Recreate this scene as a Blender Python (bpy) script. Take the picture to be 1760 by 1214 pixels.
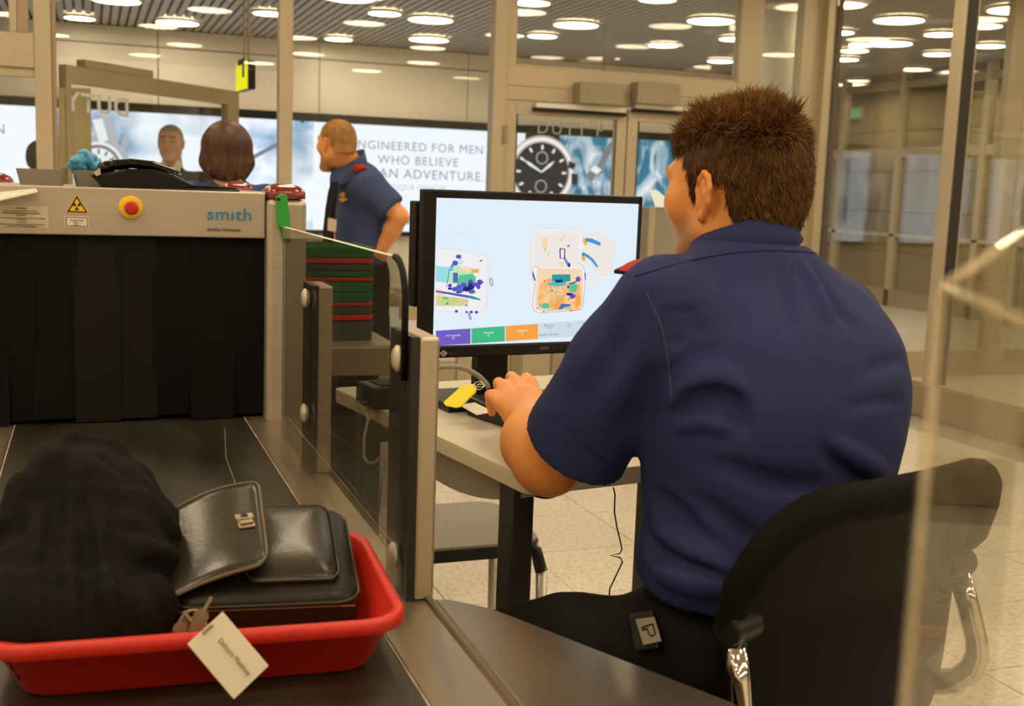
import bpy, bmesh, math, random
import numpy as np
from mathutils import Vector, Matrix, Euler

for _o in list(bpy.data.objects):
    bpy.data.objects.remove(_o)
random.seed(7)
rng = np.random.default_rng(11)
SC = bpy.context.scene
COL = SC.collection
PI = math.pi

# ------------------------------------------------------------------ camera
CAM_H = 1.32
FPX = 1955.0                                   # focal length in pixels of the 1760 x 1214 frame
YAW, PITCH, ROLL = math.radians(20.5), math.radians(8.15), math.radians(2.06)
FWD = np.array([math.sin(YAW)*math.cos(PITCH), math.cos(YAW)*math.cos(PITCH), -math.sin(PITCH)])
_r0 = np.array([math.cos(YAW), -math.sin(YAW), 0.0])
_u0 = np.cross(_r0, FWD)
RGT = math.cos(ROLL)*_r0 + math.sin(ROLL)*_u0
UPV = -math.sin(ROLL)*_r0 + math.cos(ROLL)*_u0
CPOS = np.array([0.0, 0.0, CAM_H])
cam_d = bpy.data.cameras.new('camera')
cam = bpy.data.objects.new('camera', cam_d)
COL.objects.link(cam)
cam_d.sensor_width = 36.0
cam_d.lens = FPX/1760*36.0
cam_d.clip_start = 0.02
cam_d.clip_end = 100
cam.matrix_world = Matrix((
    (RGT[0], UPV[0], -FWD[0], 0.0),
    (RGT[1], UPV[1], -FWD[1], 0.0),
    (RGT[2], UPV[2], -FWD[2], CAM_H),
    (0, 0, 0, 1)))
cam_d.dof.use_dof = True
cam_d.dof.focus_distance = 2.0
cam_d.dof.aperture_fstop = 7.1
SC.camera = cam

# ------------------------------------------------------------------ world, exposure
world = bpy.data.worlds.new('hall_ambient')
SC.world = world
world.use_nodes = True
world.node_tree.nodes['Background'].inputs[0].default_value = (1.0, 0.86, 0.66, 1)
world.node_tree.nodes['Background'].inputs[1].default_value = 0.03
SC.view_settings.view_transform = 'Standard'
SC.view_settings.look = 'None'
SC.view_settings.gamma = 1.0
SC.view_settings.use_curve_mapping = False
SC.view_settings.exposure = 0.0
SC.cycles.transparent_max_bounces = 24
SC.cycles.max_bounces = 8
SC.cycles.diffuse_bounces = 4
SC.cycles.adaptive_threshold = 0.02
SC.cycles.sample_clamp_indirect = 6.0
LAMP_STRENGTH = 25.0
LAMP_COL = (1.0, 0.81, 0.535)

# where a pixel of the photograph meets a real plane of the place, or a real distance
def at(x, y, X=None, Y=None, Z=None, d=None):
    v = FWD + (x-880)/FPX*RGT + (607-y)/FPX*UPV
    if d is not None:
        t = d
    elif X is not None:
        t = X/v[0]
    elif Y is not None:
        t = Y/v[1]
    else:
        t = (Z-CAM_H)/v[2]
    return CPOS + t*v

def on_plane(x, y, p0, n):
    v = FWD + (x-880)/FPX*RGT + (607-y)/FPX*UPV
    t = np.dot(np.asarray(p0)-CPOS, n)/np.dot(v, n)
    return CPOS + t*v

# ------------------------------------------------------------------ materials
MATS = {}
def mat(name, col, rough=0.5, metal=0.0, var=0.08, vscale=6.0, bump=0.0, bscale=60.0, stretch=None,
        coat=0.0, sheen=0.0, emit=0.0, ecol=None, spec=0.5, sss=0.0, rvar=0.0, attr=None, weave=0.0):
    if name in MATS:
        return MATS[name]
    m = bpy.data.materials.new(name)
    m.use_nodes = True
    nt = m.node_tree
    b = nt.nodes['Principled BSDF']
    b.inputs['Roughness'].default_value = rough
    b.inputs['Metallic'].default_value = metal
    b.inputs['Specular IOR Level'].default_value = spec
    b.inputs['Coat Weight'].default_value = coat
    b.inputs['Coat Roughness'].default_value = 0.12
    b.inputs['Sheen Weight'].default_value = sheen
    if sss:
        b.inputs['Subsurface Weight'].default_value = sss
        b.inputs['Subsurface Radius'].default_value = (0.012, 0.005, 0.003)
        b.inputs['Subsurface Scale'].default_value = 0.6
    tc = nt.nodes.new('ShaderNodeTexCoord')
    mp = nt.nodes.new('ShaderNodeMapping')
    nt.links.new(tc.outputs['Object'], mp.inputs['Vector'])
    if stretch:
        mp.inputs['Scale'].default_value = stretch
    nz = nt.nodes.new('ShaderNodeTexNoise')
    nz.inputs['Scale'].default_value = vscale
    nz.inputs['Detail'].default_value = 5
    nt.links.new(mp.outputs['Vector'], nz.inputs['Vector'])
    mx = nt.nodes.new('ShaderNodeMix')
    mx.data_type = 'RGBA'
    mx.blend_type = 'MULTIPLY'
    mx.inputs['Factor'].default_value = 1.0
    cr = nt.nodes.new('ShaderNodeMapRange')
    cr.inputs['From Min'].default_value = 0.25
    cr.inputs['From Max'].default_value = 0.75
    cr.inputs['To Min'].default_value = 1-var
    cr.inputs['To Max'].default_value = 1+var
    nt.links.new(nz.outputs['Fac'], cr.inputs['Value'])
    if attr:
        at_ = nt.nodes.new('ShaderNodeAttribute')
        at_.attribute_name = attr
        nt.links.new(at_.outputs['Color'], mx.inputs['A'])
    else:
        mx.inputs['A'].default_value = (*col, 1)
    nt.links.new(cr.outputs['Result'], mx.inputs['B'])
    nt.links.new(mx.outputs['Result'], b.inputs['Base Color'])
    if rvar:
        rr = nt.nodes.new('ShaderNodeMapRange')
        rr.inputs['From Min'].default_value = 0.3
        rr.inputs['From Max'].default_value = 0.7
        rr.inputs['To Min'].default_value = max(0.02, rough-rvar)
        rr.inputs['To Max'].default_value = rough+rvar
        nt.links.new(nz.outputs['Fac'], rr.inputs['Value'])
        nt.links.new(rr.outputs['Result'], b.inputs['Roughness'])
    if bump:
        n2 = nt.nodes.new('ShaderNodeTexNoise')
        n2.inputs['Scale'].default_value = bscale
        n2.inputs['Detail'].default_value = 4
        nt.links.new(mp.outputs['Vector'], n2.inputs['Vector'])
        bp = nt.nodes.new('ShaderNodeBump')
        bp.inputs['Strength'].default_value = bump
        bp.inputs['Distance'].default_value = 0.004
        nt.links.new(n2.outputs['Fac'], bp.inputs['Height'])
        nt.links.new(bp.outputs['Normal'], b.inputs['Normal'])
    if emit:
        b.inputs['Emission Strength'].default_value = emit
        b.inputs['Emission Color'].default_value = (*(ecol or col), 1)
    MATS[name] = m
    return m

def light_print(name, col, strength=1.0, col2=None, scale=2.0, stretch=(1, 1, 1), detail=6.0, lo=0.35, hi=0.65, distort=0.0):
    """backlit print or a screen: plain colour or two colours in a cloudy pattern, giving off light"""
    if name in MATS:
        return MATS[name]
    m = bpy.data.materials.new(name)
    m.use_nodes = True
    nt = m.node_tree
    nt.nodes.remove(nt.nodes['Principled BSDF'])
    out = nt.nodes['Material Output']
    e = nt.nodes.new('ShaderNodeEmission')
    e.inputs['Strength'].default_value = strength
    e.inputs['Color'].default_value = (*col, 1)
    if col2:
        tc = nt.nodes.new('ShaderNodeTexCoord')
        mp = nt.nodes.new('ShaderNodeMapping')
        mp.inputs['Scale'].default_value = stretch
        nz = nt.nodes.new('ShaderNodeTexNoise')
        nz.inputs['Scale'].default_value = scale
        nz.inputs['Detail'].default_value = detail
        nz.inputs['Distortion'].default_value = distort
        rp = nt.nodes.new('ShaderNodeValToRGB')
        rp.color_ramp.elements[0].position = lo
        rp.color_ramp.elements[0].color = (*col, 1)
        rp.color_ramp.elements[1].position = hi
        rp.color_ramp.elements[1].color = (*col2, 1)
        nt.links.new(tc.outputs['Object'], mp.inputs['Vector'])
        nt.links.new(mp.outputs['Vector'], nz.inputs['Vector'])
        nt.links.new(nz.outputs['Fac'], rp.inputs['Fac'])
        nt.links.new(rp.outputs['Color'], e.inputs['Color'])
    nt.links.new(e.outputs['Emission'], out.inputs['Surface'])
    MATS[name] = m
    return m

def glass_mat(name, tint=(1, 1, 1), refl=1.0, haze=0.0, hcol=(0.8, 0.7, 0.5), ior=1.5, rough=0.0):
    """thin sheet: light goes straight through, a Fresnel share is mirrored, a diffuse share adds haze for scratches and for a painted reflection veil"""
    if name in MATS:
        return MATS[name]
    m = bpy.data.materials.new(name)
    m.use_nodes = True
    nt = m.node_tree
    nt.nodes.remove(nt.nodes['Principled BSDF'])
    out = nt.nodes['Material Output']
    tr = nt.nodes.new('ShaderNodeBsdfTransparent')
    tr.inputs['Color'].default_value = (*tint, 1)
    gl = nt.nodes.new('ShaderNodeBsdfGlossy')
    gl.inputs['Roughness'].default_value = rough
    fr = nt.nodes.new('ShaderNodeFresnel')
    ge = nt.nodes.new('ShaderNodeNewGeometry')
    im = nt.nodes.new('ShaderNodeMapRange')          # the same Fresnel share on both faces of the sheet
    im.inputs['To Min'].default_value = ior
    im.inputs['To Max'].default_value = 1/ior
    nt.links.new(ge.outputs['Backfacing'], im.inputs['Value'])
    nt.links.new(im.outputs['Result'], fr.inputs['IOR'])
    ml = nt.nodes.new('ShaderNodeMath')
    ml.operation = 'MULTIPLY'
    ml.inputs[1].default_value = refl
    mx = nt.nodes.new('ShaderNodeMixShader')
    nt.links.new(fr.outputs['Fac'], ml.inputs[0])
    nt.links.new(ml.outputs['Value'], mx.inputs['Fac'])
    nt.links.new(tr.outputs['BSDF'], mx.inputs[1])
    nt.links.new(gl.outputs['BSDF'], mx.inputs[2])
    last = mx
    if haze:
        df = nt.nodes.new('ShaderNodeBsdfDiffuse')
        df.inputs['Color'].default_value = (*hcol, 1)
        tc = nt.nodes.new('ShaderNodeTexCoord')
        nz = nt.nodes.new('ShaderNodeTexNoise')
        nz.inputs['Scale'].default_value = 9
        nz.inputs['Detail'].default_value = 8
        mr = nt.nodes.new('ShaderNodeMapRange')
        mr.inputs['From Min'].default_value = 0.3
        mr.inputs['From Max'].default_value = 0.8
        mr.inputs['To Min'].default_value = haze*0.5
        mr.inputs['To Max'].default_value = haze*1.5
        nt.links.new(tc.outputs['Object'], nz.inputs['Vector'])
        nt.links.new(nz.outputs['Fac'], mr.inputs['Value'])
        m2 = nt.nodes.new('ShaderNodeMixShader')
        nt.links.new(mr.outputs['Result'], m2.inputs['Fac'])
        nt.links.new(mx.outputs['Shader'], m2.inputs[1])
        nt.links.new(df.outputs['BSDF'], m2.inputs[2])
        last = m2
    nt.links.new(last.outputs['Shader'], out.inputs['Surface'])
    MATS[name] = m
    return m

# ------------------------------------------------------------------ object helpers
def tag(o, label=None, cat=None, group=None, kind=None):
    if label: o['label'] = label
    if cat: o['category'] = cat
    if group: o['group'] = group
    if kind: o['kind'] = kind
    return o

def thing(name, loc, label=None, cat=None, group=None, kind=None, rz=0.0):
    o = bpy.data.objects.new(name, None)
    COL.objects.link(o)
    o.empty_display_size = 0.1
    o.location = loc
    o.rotation_euler = (0, 0, rz)
    bpy.context.view_layer.update()
    return tag(o, label, cat, group, kind)

def link_mesh(name, me, m=None, parent=None, local=False):
    o = bpy.data.objects.new(name, me)
    COL.objects.link(o)
    if m is not None and len(me.materials) == 0:
        me.materials.append(m)
    if parent is not None:
        o.parent = parent
        if not local:
            w = Matrix.Identity(4)
            p = parent
            chain = []
            while p is not None:
                chain.append(p)
                p = p.parent
            for p in reversed(chain):
                w = w @ p.matrix_parent_inverse @ p.matrix_basis
            o.matrix_parent_inverse = w.inverted()
    return o

def copy_tree(o, parent=None):
    c = o.copy()
    COL.objects.link(c)
    c.parent = parent
    if parent is not None:
        c.matrix_parent_inverse = o.matrix_parent_inverse.copy()
    for ch in o.children:
        copy_tree(ch, c)
    return c

def nrm(v):
    v = np.asarray(v, float)
    return v/max(1e-12, np.linalg.norm(v))

def rotz(a):
    c, s = math.cos(a), math.sin(a)
    return np.array([[c, -s, 0], [s, c, 0], [0, 0, 1.0]])

def eul(rx, ry, rz):
    return np.array(Euler((rx, ry, rz)).to_matrix())

class MB:
    def __init__(self):
        self.v, self.f = [], []
    def add(self, vs, fs):
        n = len(self.v)
        self.v += [tuple(map(float, p)) for p in vs]
        self.f += [tuple(i+n for i in f) for f in fs]
        return self
    def box(self, c, s, R=None):
        c = np.asarray(c, float)
        P = []
        for dz in (-.5, .5):
            for dy in (-.5, .5):
                for dx in (-.5, .5):
                    q = np.array([dx*s[0], dy*s[1], dz*s[2]])
                    P.append(c + (R @ q if R is not None else q))
        return self.add(P, [(0, 2, 3, 1), (4, 5, 7, 6), (0, 1, 5, 4), (2, 6, 7, 3), (0, 4, 6, 2), (1, 3, 7, 5)])
    def bb(self, x0, x1, y0, y1, z0, z1):
        return self.box(((x0+x1)/2, (y0+y1)/2, (z0+z1)/2), (abs(x1-x0), abs(y1-y0), abs(z1-z0)))
    def tube(self, path, r, n=10, cap=True, flat=None):
        path = [np.asarray(p, float) for p in path]
        rr = r if hasattr(r, '__len__') else [r]*len(path)
        rings = []
        up = None
        for i, p in enumerate(path):
            a = path[max(0, i-1)]
            b = path[min(len(path)-1, i+1)]
            t = nrm(b-a)
            if up is None:
                up = np.array([0, 0, 1.0]) if abs(t[2]) < 0.9 else np.array([1.0, 0, 0])
            s = nrm(np.cross(t, up))
            up = nrm(np.cross(s, t))
            ring = []
            for k in range(n):
                an = 2*PI*k/n
                fx, fy = (1, 1) if flat is None else flat
                ring.append(p + rr[i]*(math.cos(an)*s*fx + math.sin(an)*up*fy))
            rings.append(ring)
        V = [q for ring in rings for q in ring]
        F = []
        for i in range(len(path)-1):
            for k in range(n):
                k2 = (k+1) % n
                F.append((i*n+k, i*n+k2, (i+1)*n+k2, (i+1)*n+k))
        if cap:
            F.append(tuple(range(n))[::-1])
            F.append(tuple((len(path)-1)*n+k for k in range(n)))
        return self.add(V, F)
    def cyl(self, a, b, r, n=20, r2=None):
        return self.tube([a, b], [r, r if r2 is None else r2], n)
    def prism(self, pts, off):
        """a flat outline of 3-D points pushed along off"""
        n = len(pts)
        P = [np.asarray(p, float) for p in pts]
        off = np.asarray(off, float)
        V = P + [p+off for p in P]
        F = [tuple(range(n))[::-1], tuple(range(n, 2*n))]
        for k in range(n):
            k2 = (k+1) % n
            F.append((k, k2, n+k2, n+k))
        return self.add(V, F)
    def lathe(self, prof, o=(0, 0, 0), n=24, axis=None, cap=True):
        """prof: (radius, height) pairs from bottom to top about +Z at o, or about axis"""
        o = np.asarray(o, float)
        if axis is None:
            A = np.eye(3)
        else:
            t = nrm(axis)
            s = nrm(np.cross(t, [0, 0, 1.0] if abs(t[2]) < .9 else [1.0, 0, 0]))
            A = np.stack([s, np.cross(t, s), t], 1)
        V, F = [], []
        for (r, h) in prof:
            for k in range(n):
                an = 2*PI*k/n
                V.append(o + A @ np.array([r*math.cos(an), r*math.sin(an), h]))
        for i in range(len(prof)-1):
            for k in range(n):
                k2 = (k+1) % n
                F.append((i*n+k, i*n+k2, (i+1)*n+k2, (i+1)*n+k))
        if cap:
            F.append(tuple(range(n))[::-1])
            F.append(tuple((len(prof)-1)*n+k for k in range(n)))
        return self.add(V, F)
    def rings(self, rings, cap=True, closed=True):
        n = len(rings[0])
        V = [q for r in rings for q in r]
        F = []
        for i in range(len(rings)-1):
            for k in range(n if closed else n-1):
                k2 = (k+1) % n
                F.append((i*n+k, i*n+k2, (i+1)*n+k2, (i+1)*n+k))
        if cap and closed:
            F.append(tuple(range(n))[::-1])
            F.append(tuple((len(rings)-1)*n+k for k in range(n)))
        return self.add(V, F)
    def mesh(self, name, fix=True):
        me = bpy.data.meshes.new(name)
        me.from_pydata(self.v, [], self.f)
        if fix:
            bm = bmesh.new()
            bm.from_mesh(me)
            bmesh.ops.recalc_face_normals(bm, faces=bm.faces)
            bm.to_mesh(me)
            bm.free()
        me.update()
        return me
    def build(self, name, m, parent=None, bevel=0.0, smooth=False, sub=0, seg=2, local=False, fix=True, autosm=None):
        me = self.mesh(name, fix)
        o = link_mesh(name, me, m, parent, local)
        if bevel:
            md = o.modifiers.new('bevel', 'BEVEL')
            md.width = bevel
            md.segments = seg
            md.limit_method = 'ANGLE'
            md.angle_limit = math.radians(40)
        if sub:
            md = o.modifiers.new('sub', 'SUBSURF')
            md.levels = sub
            md.render_levels = sub
        if smooth:
            me.shade_smooth()
        elif autosm:
            me.shade_smooth()
            try:
                me.set_sharp_from_angle(angle=math.radians(autosm))
            except Exception:
                pass
        return o

def flat_poly(name, pts, m, parent, thick, n):
    """a printed or stuck-on flat shape of 3-D points with a little thickness along n"""
    return MB().prism(pts, np.asarray(n)*thick).build(name, m, parent)

def text_mesh(name, body, m, parent, origin, xdir, ydir, size, align='LEFT', thick=0.0006, spacing=1.0, sx=1.0, offset=0.0):
    cu = bpy.data.curves.new(name, 'FONT')
    cu.body = body
    cu.size = size
    cu.align_x = align
    cu.extrude = thick/2
    cu.space_character = spacing
    cu.resolution_u = 3
    cu.offset = offset
    tmp = bpy.data.objects.new(name+'_tmp', cu)
    COL.objects.link(tmp)
    bpy.context.view_layer.update()
    me = bpy.data.meshes.new_from_object(tmp.evaluated_get(bpy.context.evaluated_depsgraph_get()))
    bpy.data.objects.remove(tmp)
    xd, yd = np.asarray(xdir, float), np.asarray(ydir, float)
    nd = np.cross(nrm(xd), nrm(yd))
    co = np.empty(len(me.vertices)*3)
    me.vertices.foreach_get('co', co)
    co = co.reshape(-1, 3)
    w = np.asarray(origin, float) + co[:, :1]*sx*xd + co[:, 1:2]*yd + (co[:, 2:3])*nd
    me.vertices.foreach_set('co', w.ravel())
    me.update()
    me.name = name
    me.materials.clear()
    return link_mesh(name, me, m, parent)

# ------------------------------------------------------------------ implicit surfaces for bodies, cloth and other soft shapes
class Soft:
    """signed distance field on a grid; shapes are merged smoothly, then meshed with surface nets"""
    def __init__(self, lo, hi, res):
        self.lo = np.asarray(lo, float)
        self.res = res
        self.n = np.ceil((np.asarray(hi, float)-self.lo)/res).astype(int)+1
        self.D = np.full(tuple(self.n), 0.5, np.float32)
    def _win(self, lo, hi):
        a = np.clip(np.floor((np.asarray(lo)-self.lo)/self.res).astype(int), 0, self.n)
        b = np.clip(np.ceil((np.asarray(hi)-self.lo)/self.res).astype(int)+1, 0, self.n)
        if np.any(b <= a):
            return None
        sl = tuple(slice(a[i], b[i]) for i in range(3))
        ax = [self.lo[i]+np.arange(a[i], b[i])*self.res for i in range(3)]
        X, Y, Z = np.meshgrid(*ax, indexing='ij', sparse=True)
        return sl, X, Y, Z
    def _merge(self, sl, d, k, op):
        A = self.D[sl]
        d = d.astype(np.float32)
        if op == 'add':
            if k > 0:
                h = np.maximum(k-np.abs(A-d), 0)/k
                self.D[sl] = np.minimum(A, d)-h*h*k*0.25
            else:
                self.D[sl] = np.minimum(A, d)
        else:
            d = -d
            if k > 0:
                h = np.maximum(k-np.abs(A-d), 0)/k
                self.D[sl] = np.maximum(A, d)+h*h*k*0.25
            else:
                self.D[sl] = np.maximum(A, d)
    def cap(self, a, b, ra, rb=None, k=0.01, op='add', s=None):
        """tapered capsule; s = (direction, factor) squashes its section along that direction"""
        a, b = np.asarray(a, float), np.asarray(b, float)
        rb = ra if rb is None else rb
        R = max(ra, rb)*(1 if s is None else max(1, 1/s[1] if s[1] < 1 else s[1]))+k+3*self.res
        w = self._win(np.minimum(a, b)-R, np.maximum(a, b)+R)
        if w is None:
            return self
        sl, X, Y, Z = w
        ab = b-a
        L2 = max(1e-12, ab@ab)
        t = np.clip(((X-a[0])*ab[0]+(Y-a[1])*ab[1]+(Z-a[2])*ab[2])/L2, 0, 1)
        px, py, pz = X-a[0]-t*ab[0], Y-a[1]-t*ab[1], Z-a[2]-t*ab[2]
        q = px*px+py*py+pz*pz
        r = ra+(rb-ra)*t
        if s is not None:
            u, fct = nrm(s[0]), s[1]
            c = px*u[0]+py*u[1]+pz*u[2]
            q = q - c*c + (c/fct)**2
            d = (np.sqrt(q)-r)*min(1.0, fct)
        else:
            d = np.sqrt(q)-r
        self._merge(sl, d, k, op)
        return self
    def chain(self, pts, rs, k=0.01, op='add', s=None):
        for i in range(len(pts)-1):
            self.cap(pts[i], pts[i+1], rs[i], rs[i+1], k, op, s)
        return self
    def ell(self, c, r, R=None, k=0.01, op='add'):
        c, r = np.asarray(c, float), np.asarray(r, float)
        m = r.max()+k+3*self.res
        w = self._win(c-m, c+m)
        if w is None:
            return self
        sl, X, Y, Z = w
        if R is None:
            R = np.eye(3)
        x, y, z = X-c[0], Y-c[1], Z-c[2]
        p = [(R[0, i]*x+R[1, i]*y+R[2, i]*z) for i in range(3)]
        k0 = np.sqrt((p[0]/r[0])**2+(p[1]/r[1])**2+(p[2]/r[2])**2)
        k1 = np.sqrt((p[0]/r[0]**2)**2+(p[1]/r[1]**2)**2+(p[2]/r[2]**2)**2)
        d = np.where(k1 > 1e-6, k0*(k0-1)/np.maximum(k1, 1e-6), -r.min())
        self._merge(sl, d, k, op)
        return self
    def stack(self, o, A, secs, k=0.01, op='add', ends=0.02, power=2.0):
        """elliptical sections along the third axis of frame A (columns right, front, up): (h, cx, cy, rx, ry)"""
        o = np.asarray(o, float)
        S = np.array(secs, float)
        P = []
        for h, cx, cy, rx, ry in secs:
            for sx in (-1, 1):
                for sy in (-1, 1):
                    P.append(o+A@np.array([cx+sx*rx, cy+sy*ry, h]))
        P = np.array(P)
        w = self._win(P.min(0)-0.06, P.max(0)+0.06)
        if w is None:
            return self
        sl, X, Y, Z = w
        x, y, z = X-o[0], Y-o[1], Z-o[2]
        p = [(A[0, i]*x+A[1, i]*y+A[2, i]*z) for i in range(3)]
        hh = S[:, 0]
        # smooth interpolation along the height
        tt = np.linspace(hh[0], hh[-1], 200)
        idx = np.clip(np.searchsorted(hh, tt)-1, 0, len(hh)-2)
        cols = []
        sl_ = np.gradient(S[:, 1:], hh, axis=0) if len(hh) > 2 else np.zeros_like(S[:, 1:])
        h0, h1 = hh[idx], hh[idx+1]
        u = (tt-h0)/(h1-h0)
        dh = (h1-h0)
        for c in range(4):
            y0, y1 = S[idx, c+1], S[idx+1, c+1]
            m0, m1 = sl_[idx, c], sl_[idx+1, c]
            cols.append((2*u**3-3*u**2+1)*y0+(u**3-2*u**2+u)*dh*m0+(-2*u**3+3*u**2)*y1+(u**3-u**2)*dh*m1)
        zz = np.clip(p[2], hh[0], hh[-1])
        cx, cy, rx, ry = [np.interp(zz, tt, c) for c in cols]
        ex, ey = np.abs(p[0]-cx)/rx, np.abs(p[1]-cy)/ry
        q = (ex**power+ey**power)**(1/power)
        d = (q-1)*np.minimum(rx, ry)
        e = np.maximum(hh[0]-p[2], p[2]-hh[-1])
        hk = np.maximum(ends-np.abs(d-e), 0)/ends
        d = np.maximum(d, e)+hk*hk*ends*0.25
        self._merge(sl, d, k, op)
        return self
    def cut(self, p, n):
        """keep what lies behind the plane"""
        ax = [self.lo[i]+np.arange(self.n[i])*self.res for i in range(3)]
        X, Y, Z = np.meshgrid(*ax, indexing='ij', sparse=True)
        d = ((X-p[0])*n[0]+(Y-p[1])*n[1]+(Z-p[2])*n[2]).astype(np.float32)
        self.D = np.maximum(self.D, d)
        return self
    def rough(self, amp, scale, seed=0):
        """soft uneven surface: a few octaves of smooth value noise added to the field"""
        g = np.random.default_rng(seed)
        for o_ in range(2):
            m = np.maximum(2, (self.n*self.res/(scale/(2**o_))).astype(int)+3)
            N = g.standard_normal(tuple(m)).astype(np.float32)
            for a_ in range(3):
                t = np.linspace(0, m[a_]-1.001, self.n[a_])
                i0 = t.astype(int)
                u = (t-i0)
                u = u*u*(3-2*u)
                sh = [1, 1, 1]
                sh[a_] = -1
                u = u.reshape(sh).astype(np.float32)
                N = np.take(N, i0, axis=a_)*(1-u)+np.take(N, np.minimum(i0+1, m[a_]-1), axis=a_)*u
            self.D += N*(amp/(2**o_))
        return self
    def surf(self):
        D, n = self.D, self.n
        D[0], D[-1], D[:, 0], D[:, -1], D[:, :, 0], D[:, :, -1] = .5, .5, .5, .5, .5, .5
        s = D < 0
        cnt = np.zeros(tuple(n-1), np.int8)
        for a in (0, 1):
            for b in (0, 1):
                for c in (0, 1):
                    cnt += s[a:n[0]-1+a, b:n[1]-1+b, c:n[2]-1+c]
        act = (cnt > 0) & (cnt < 8)
        ci = np.argwhere(act)
        idx = np.full(tuple(n-1), -1, np.int64)
        idx[act] = np.arange(len(ci))
        acc = np.zeros((len(ci), 3))
        num = np.zeros(len(ci))
        cor = [(a, b, c) for a in (0, 1) for b in (0, 1) for c in (0, 1)]
        val = {q: D[ci[:, 0]+q[0], ci[:, 1]+q[1], ci[:, 2]+q[2]].astype(float) for q in cor}
        for q in cor:
            for a in range(3):
                if q[a] == 0:
                    q2 = tuple(1 if i == a else q[i] for i in range(3))
                    v0, v1 = val[q], val[q2]
                    m = (v0 < 0) != (v1 < 0)
                    t = np.where(m, v0/np.where(v0 == v1, 1, v0-v1), 0)
                    p = np.array(q, float)[None, :].repeat(len(ci), 0)
                    p[:, a] = t
                    acc += p*m[:, None]
                    num += m
        V = self.lo+(ci+acc/np.maximum(num, 1)[:, None])*self.res
        F = []
        for a in range(3):
            b, c = (a+1) % 3, (a+2) % 3
            s0 = np.moveaxis(s, a, 0)
            ch = s0[:-1] != s0[1:]
            fl = s0[:-1]
            e = np.argwhere(ch)
            flp = fl[ch]
            # back to xyz order
            rest = [i for i in range(3) if i != a]
            E3 = np.zeros_like(e)
            E3[:, a] = e[:, 0]
            E3[:, rest[0]] = e[:, 1]
            E3[:, rest[1]] = e[:, 2]
            ok = (E3[:, b] > 0) & (E3[:, c] > 0) & (E3[:, b] < n[b]-1) & (E3[:, c] < n[c]-1)
            E3, flp = E3[ok], flp[ok]
            def at_(db, dc):
                q = E3.copy()
                q[:, b] -= db
                q[:, c] -= dc
                return idx[q[:, 0], q[:, 1], q[:, 2]]
            quad = np.stack([at_(1, 1), at_(0, 1), at_(0, 0), at_(1, 0)], 1)
            quad[~flp] = quad[~flp][:, ::-1]
            F.append(quad)
        return V, np.concatenate(F)

def smooth_verts(V, F, it=2, lam=0.5):
    e = np.concatenate([F[:, [0, 1]], F[:, [1, 2]], F[:, [2, 3]], F[:, [3, 0]]])
    for _ in range(it):
        S = np.zeros_like(V)
        N = np.zeros(len(V))
        for i, j in ((0, 1), (1, 0)):
            for a in range(3):
                S[:, a] += np.bincount(e[:, i], V[e[:, j], a], len(V))
            N += np.bincount(e[:, i], None, len(V))
        V = V+lam*(S/np.maximum(N, 1)[:, None]-V)
    return V

def soft_mesh(name, parts, m, parent=None, color=None, smooth=2):
    """parts: list of Soft fields (or (V, F)); joined into one smooth mesh object"""
    VV, FF, n = [], [], 0
    for s in parts:
        V, F = s.surf() if isinstance(s, Soft) else s
        if smooth and isinstance(s, Soft):
            V = smooth_verts(V, F, smooth)
        VV.append(V)
        FF.append(F+n)
        n += len(V)
    V, F = np.concatenate(VV), np.concatenate(FF)
    me = bpy.data.meshes.new(name)
    me.vertices.add(len(V))
    me.vertices.foreach_set('co', V.astype(np.float32).ravel())
    me.loops.add(F.size)
    me.loops.foreach_set('vertex_index', F.astype(np.int32).ravel())
    me.polygons.add(len(F))
    me.polygons.foreach_set('loop_start', np.arange(0, F.size, 4, dtype=np.int32))
    me.update(calc_edges=True)
    me.validate()
    me.shade_smooth()
    if color is not None:
        c = color(V)
        at_ = me.color_attributes.new('tint', 'FLOAT_COLOR', 'POINT')
        at_.data.foreach_set('color', np.concatenate([c, np.ones((len(c), 1))], 1).astype(np.float32).ravel())
    return link_mesh(name, me, m, parent)

from mathutils.bvhtree import BVHTree
def folder(Sf):
    """returns fold(): ridges and creases that follow pixels of the photograph on the cloth's present surface"""
    V, F = Sf.surf()
    bvh = BVHTree.FromPolygons(V.tolist(), F.tolist())
    def fold(pts, r, sink, k=0.02, op='add'):
        P = []
        for a in range(len(pts)-1):
            for t in (0, .33, .67) if a < len(pts)-2 else (0, .33, .67, 1.0):
                x, y = pts[a][0]*(1-t)+pts[a+1][0]*t, pts[a][1]*(1-t)+pts[a+1][1]*t
                v = nrm(FWD+(x-880)/FPX*RGT+(607-y)/FPX*UPV)
                h, n, i, d = bvh.ray_cast(Vector(CPOS), Vector(v))
                if h is not None:
                    n = np.array(n)
                    P.append(np.array(h)-(n if n@v < 0 else -n)*sink)
        for i in range(len(P)-1):
            if np.linalg.norm(P[i+1]-P[i]) < 0.06:
                rr = r*(1-0.35*abs(i/(len(P)-1)-0.5)*2)
                Sf.cap(P[i], P[i+1], rr, rr, k=k, op=op)
    return fold
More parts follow.
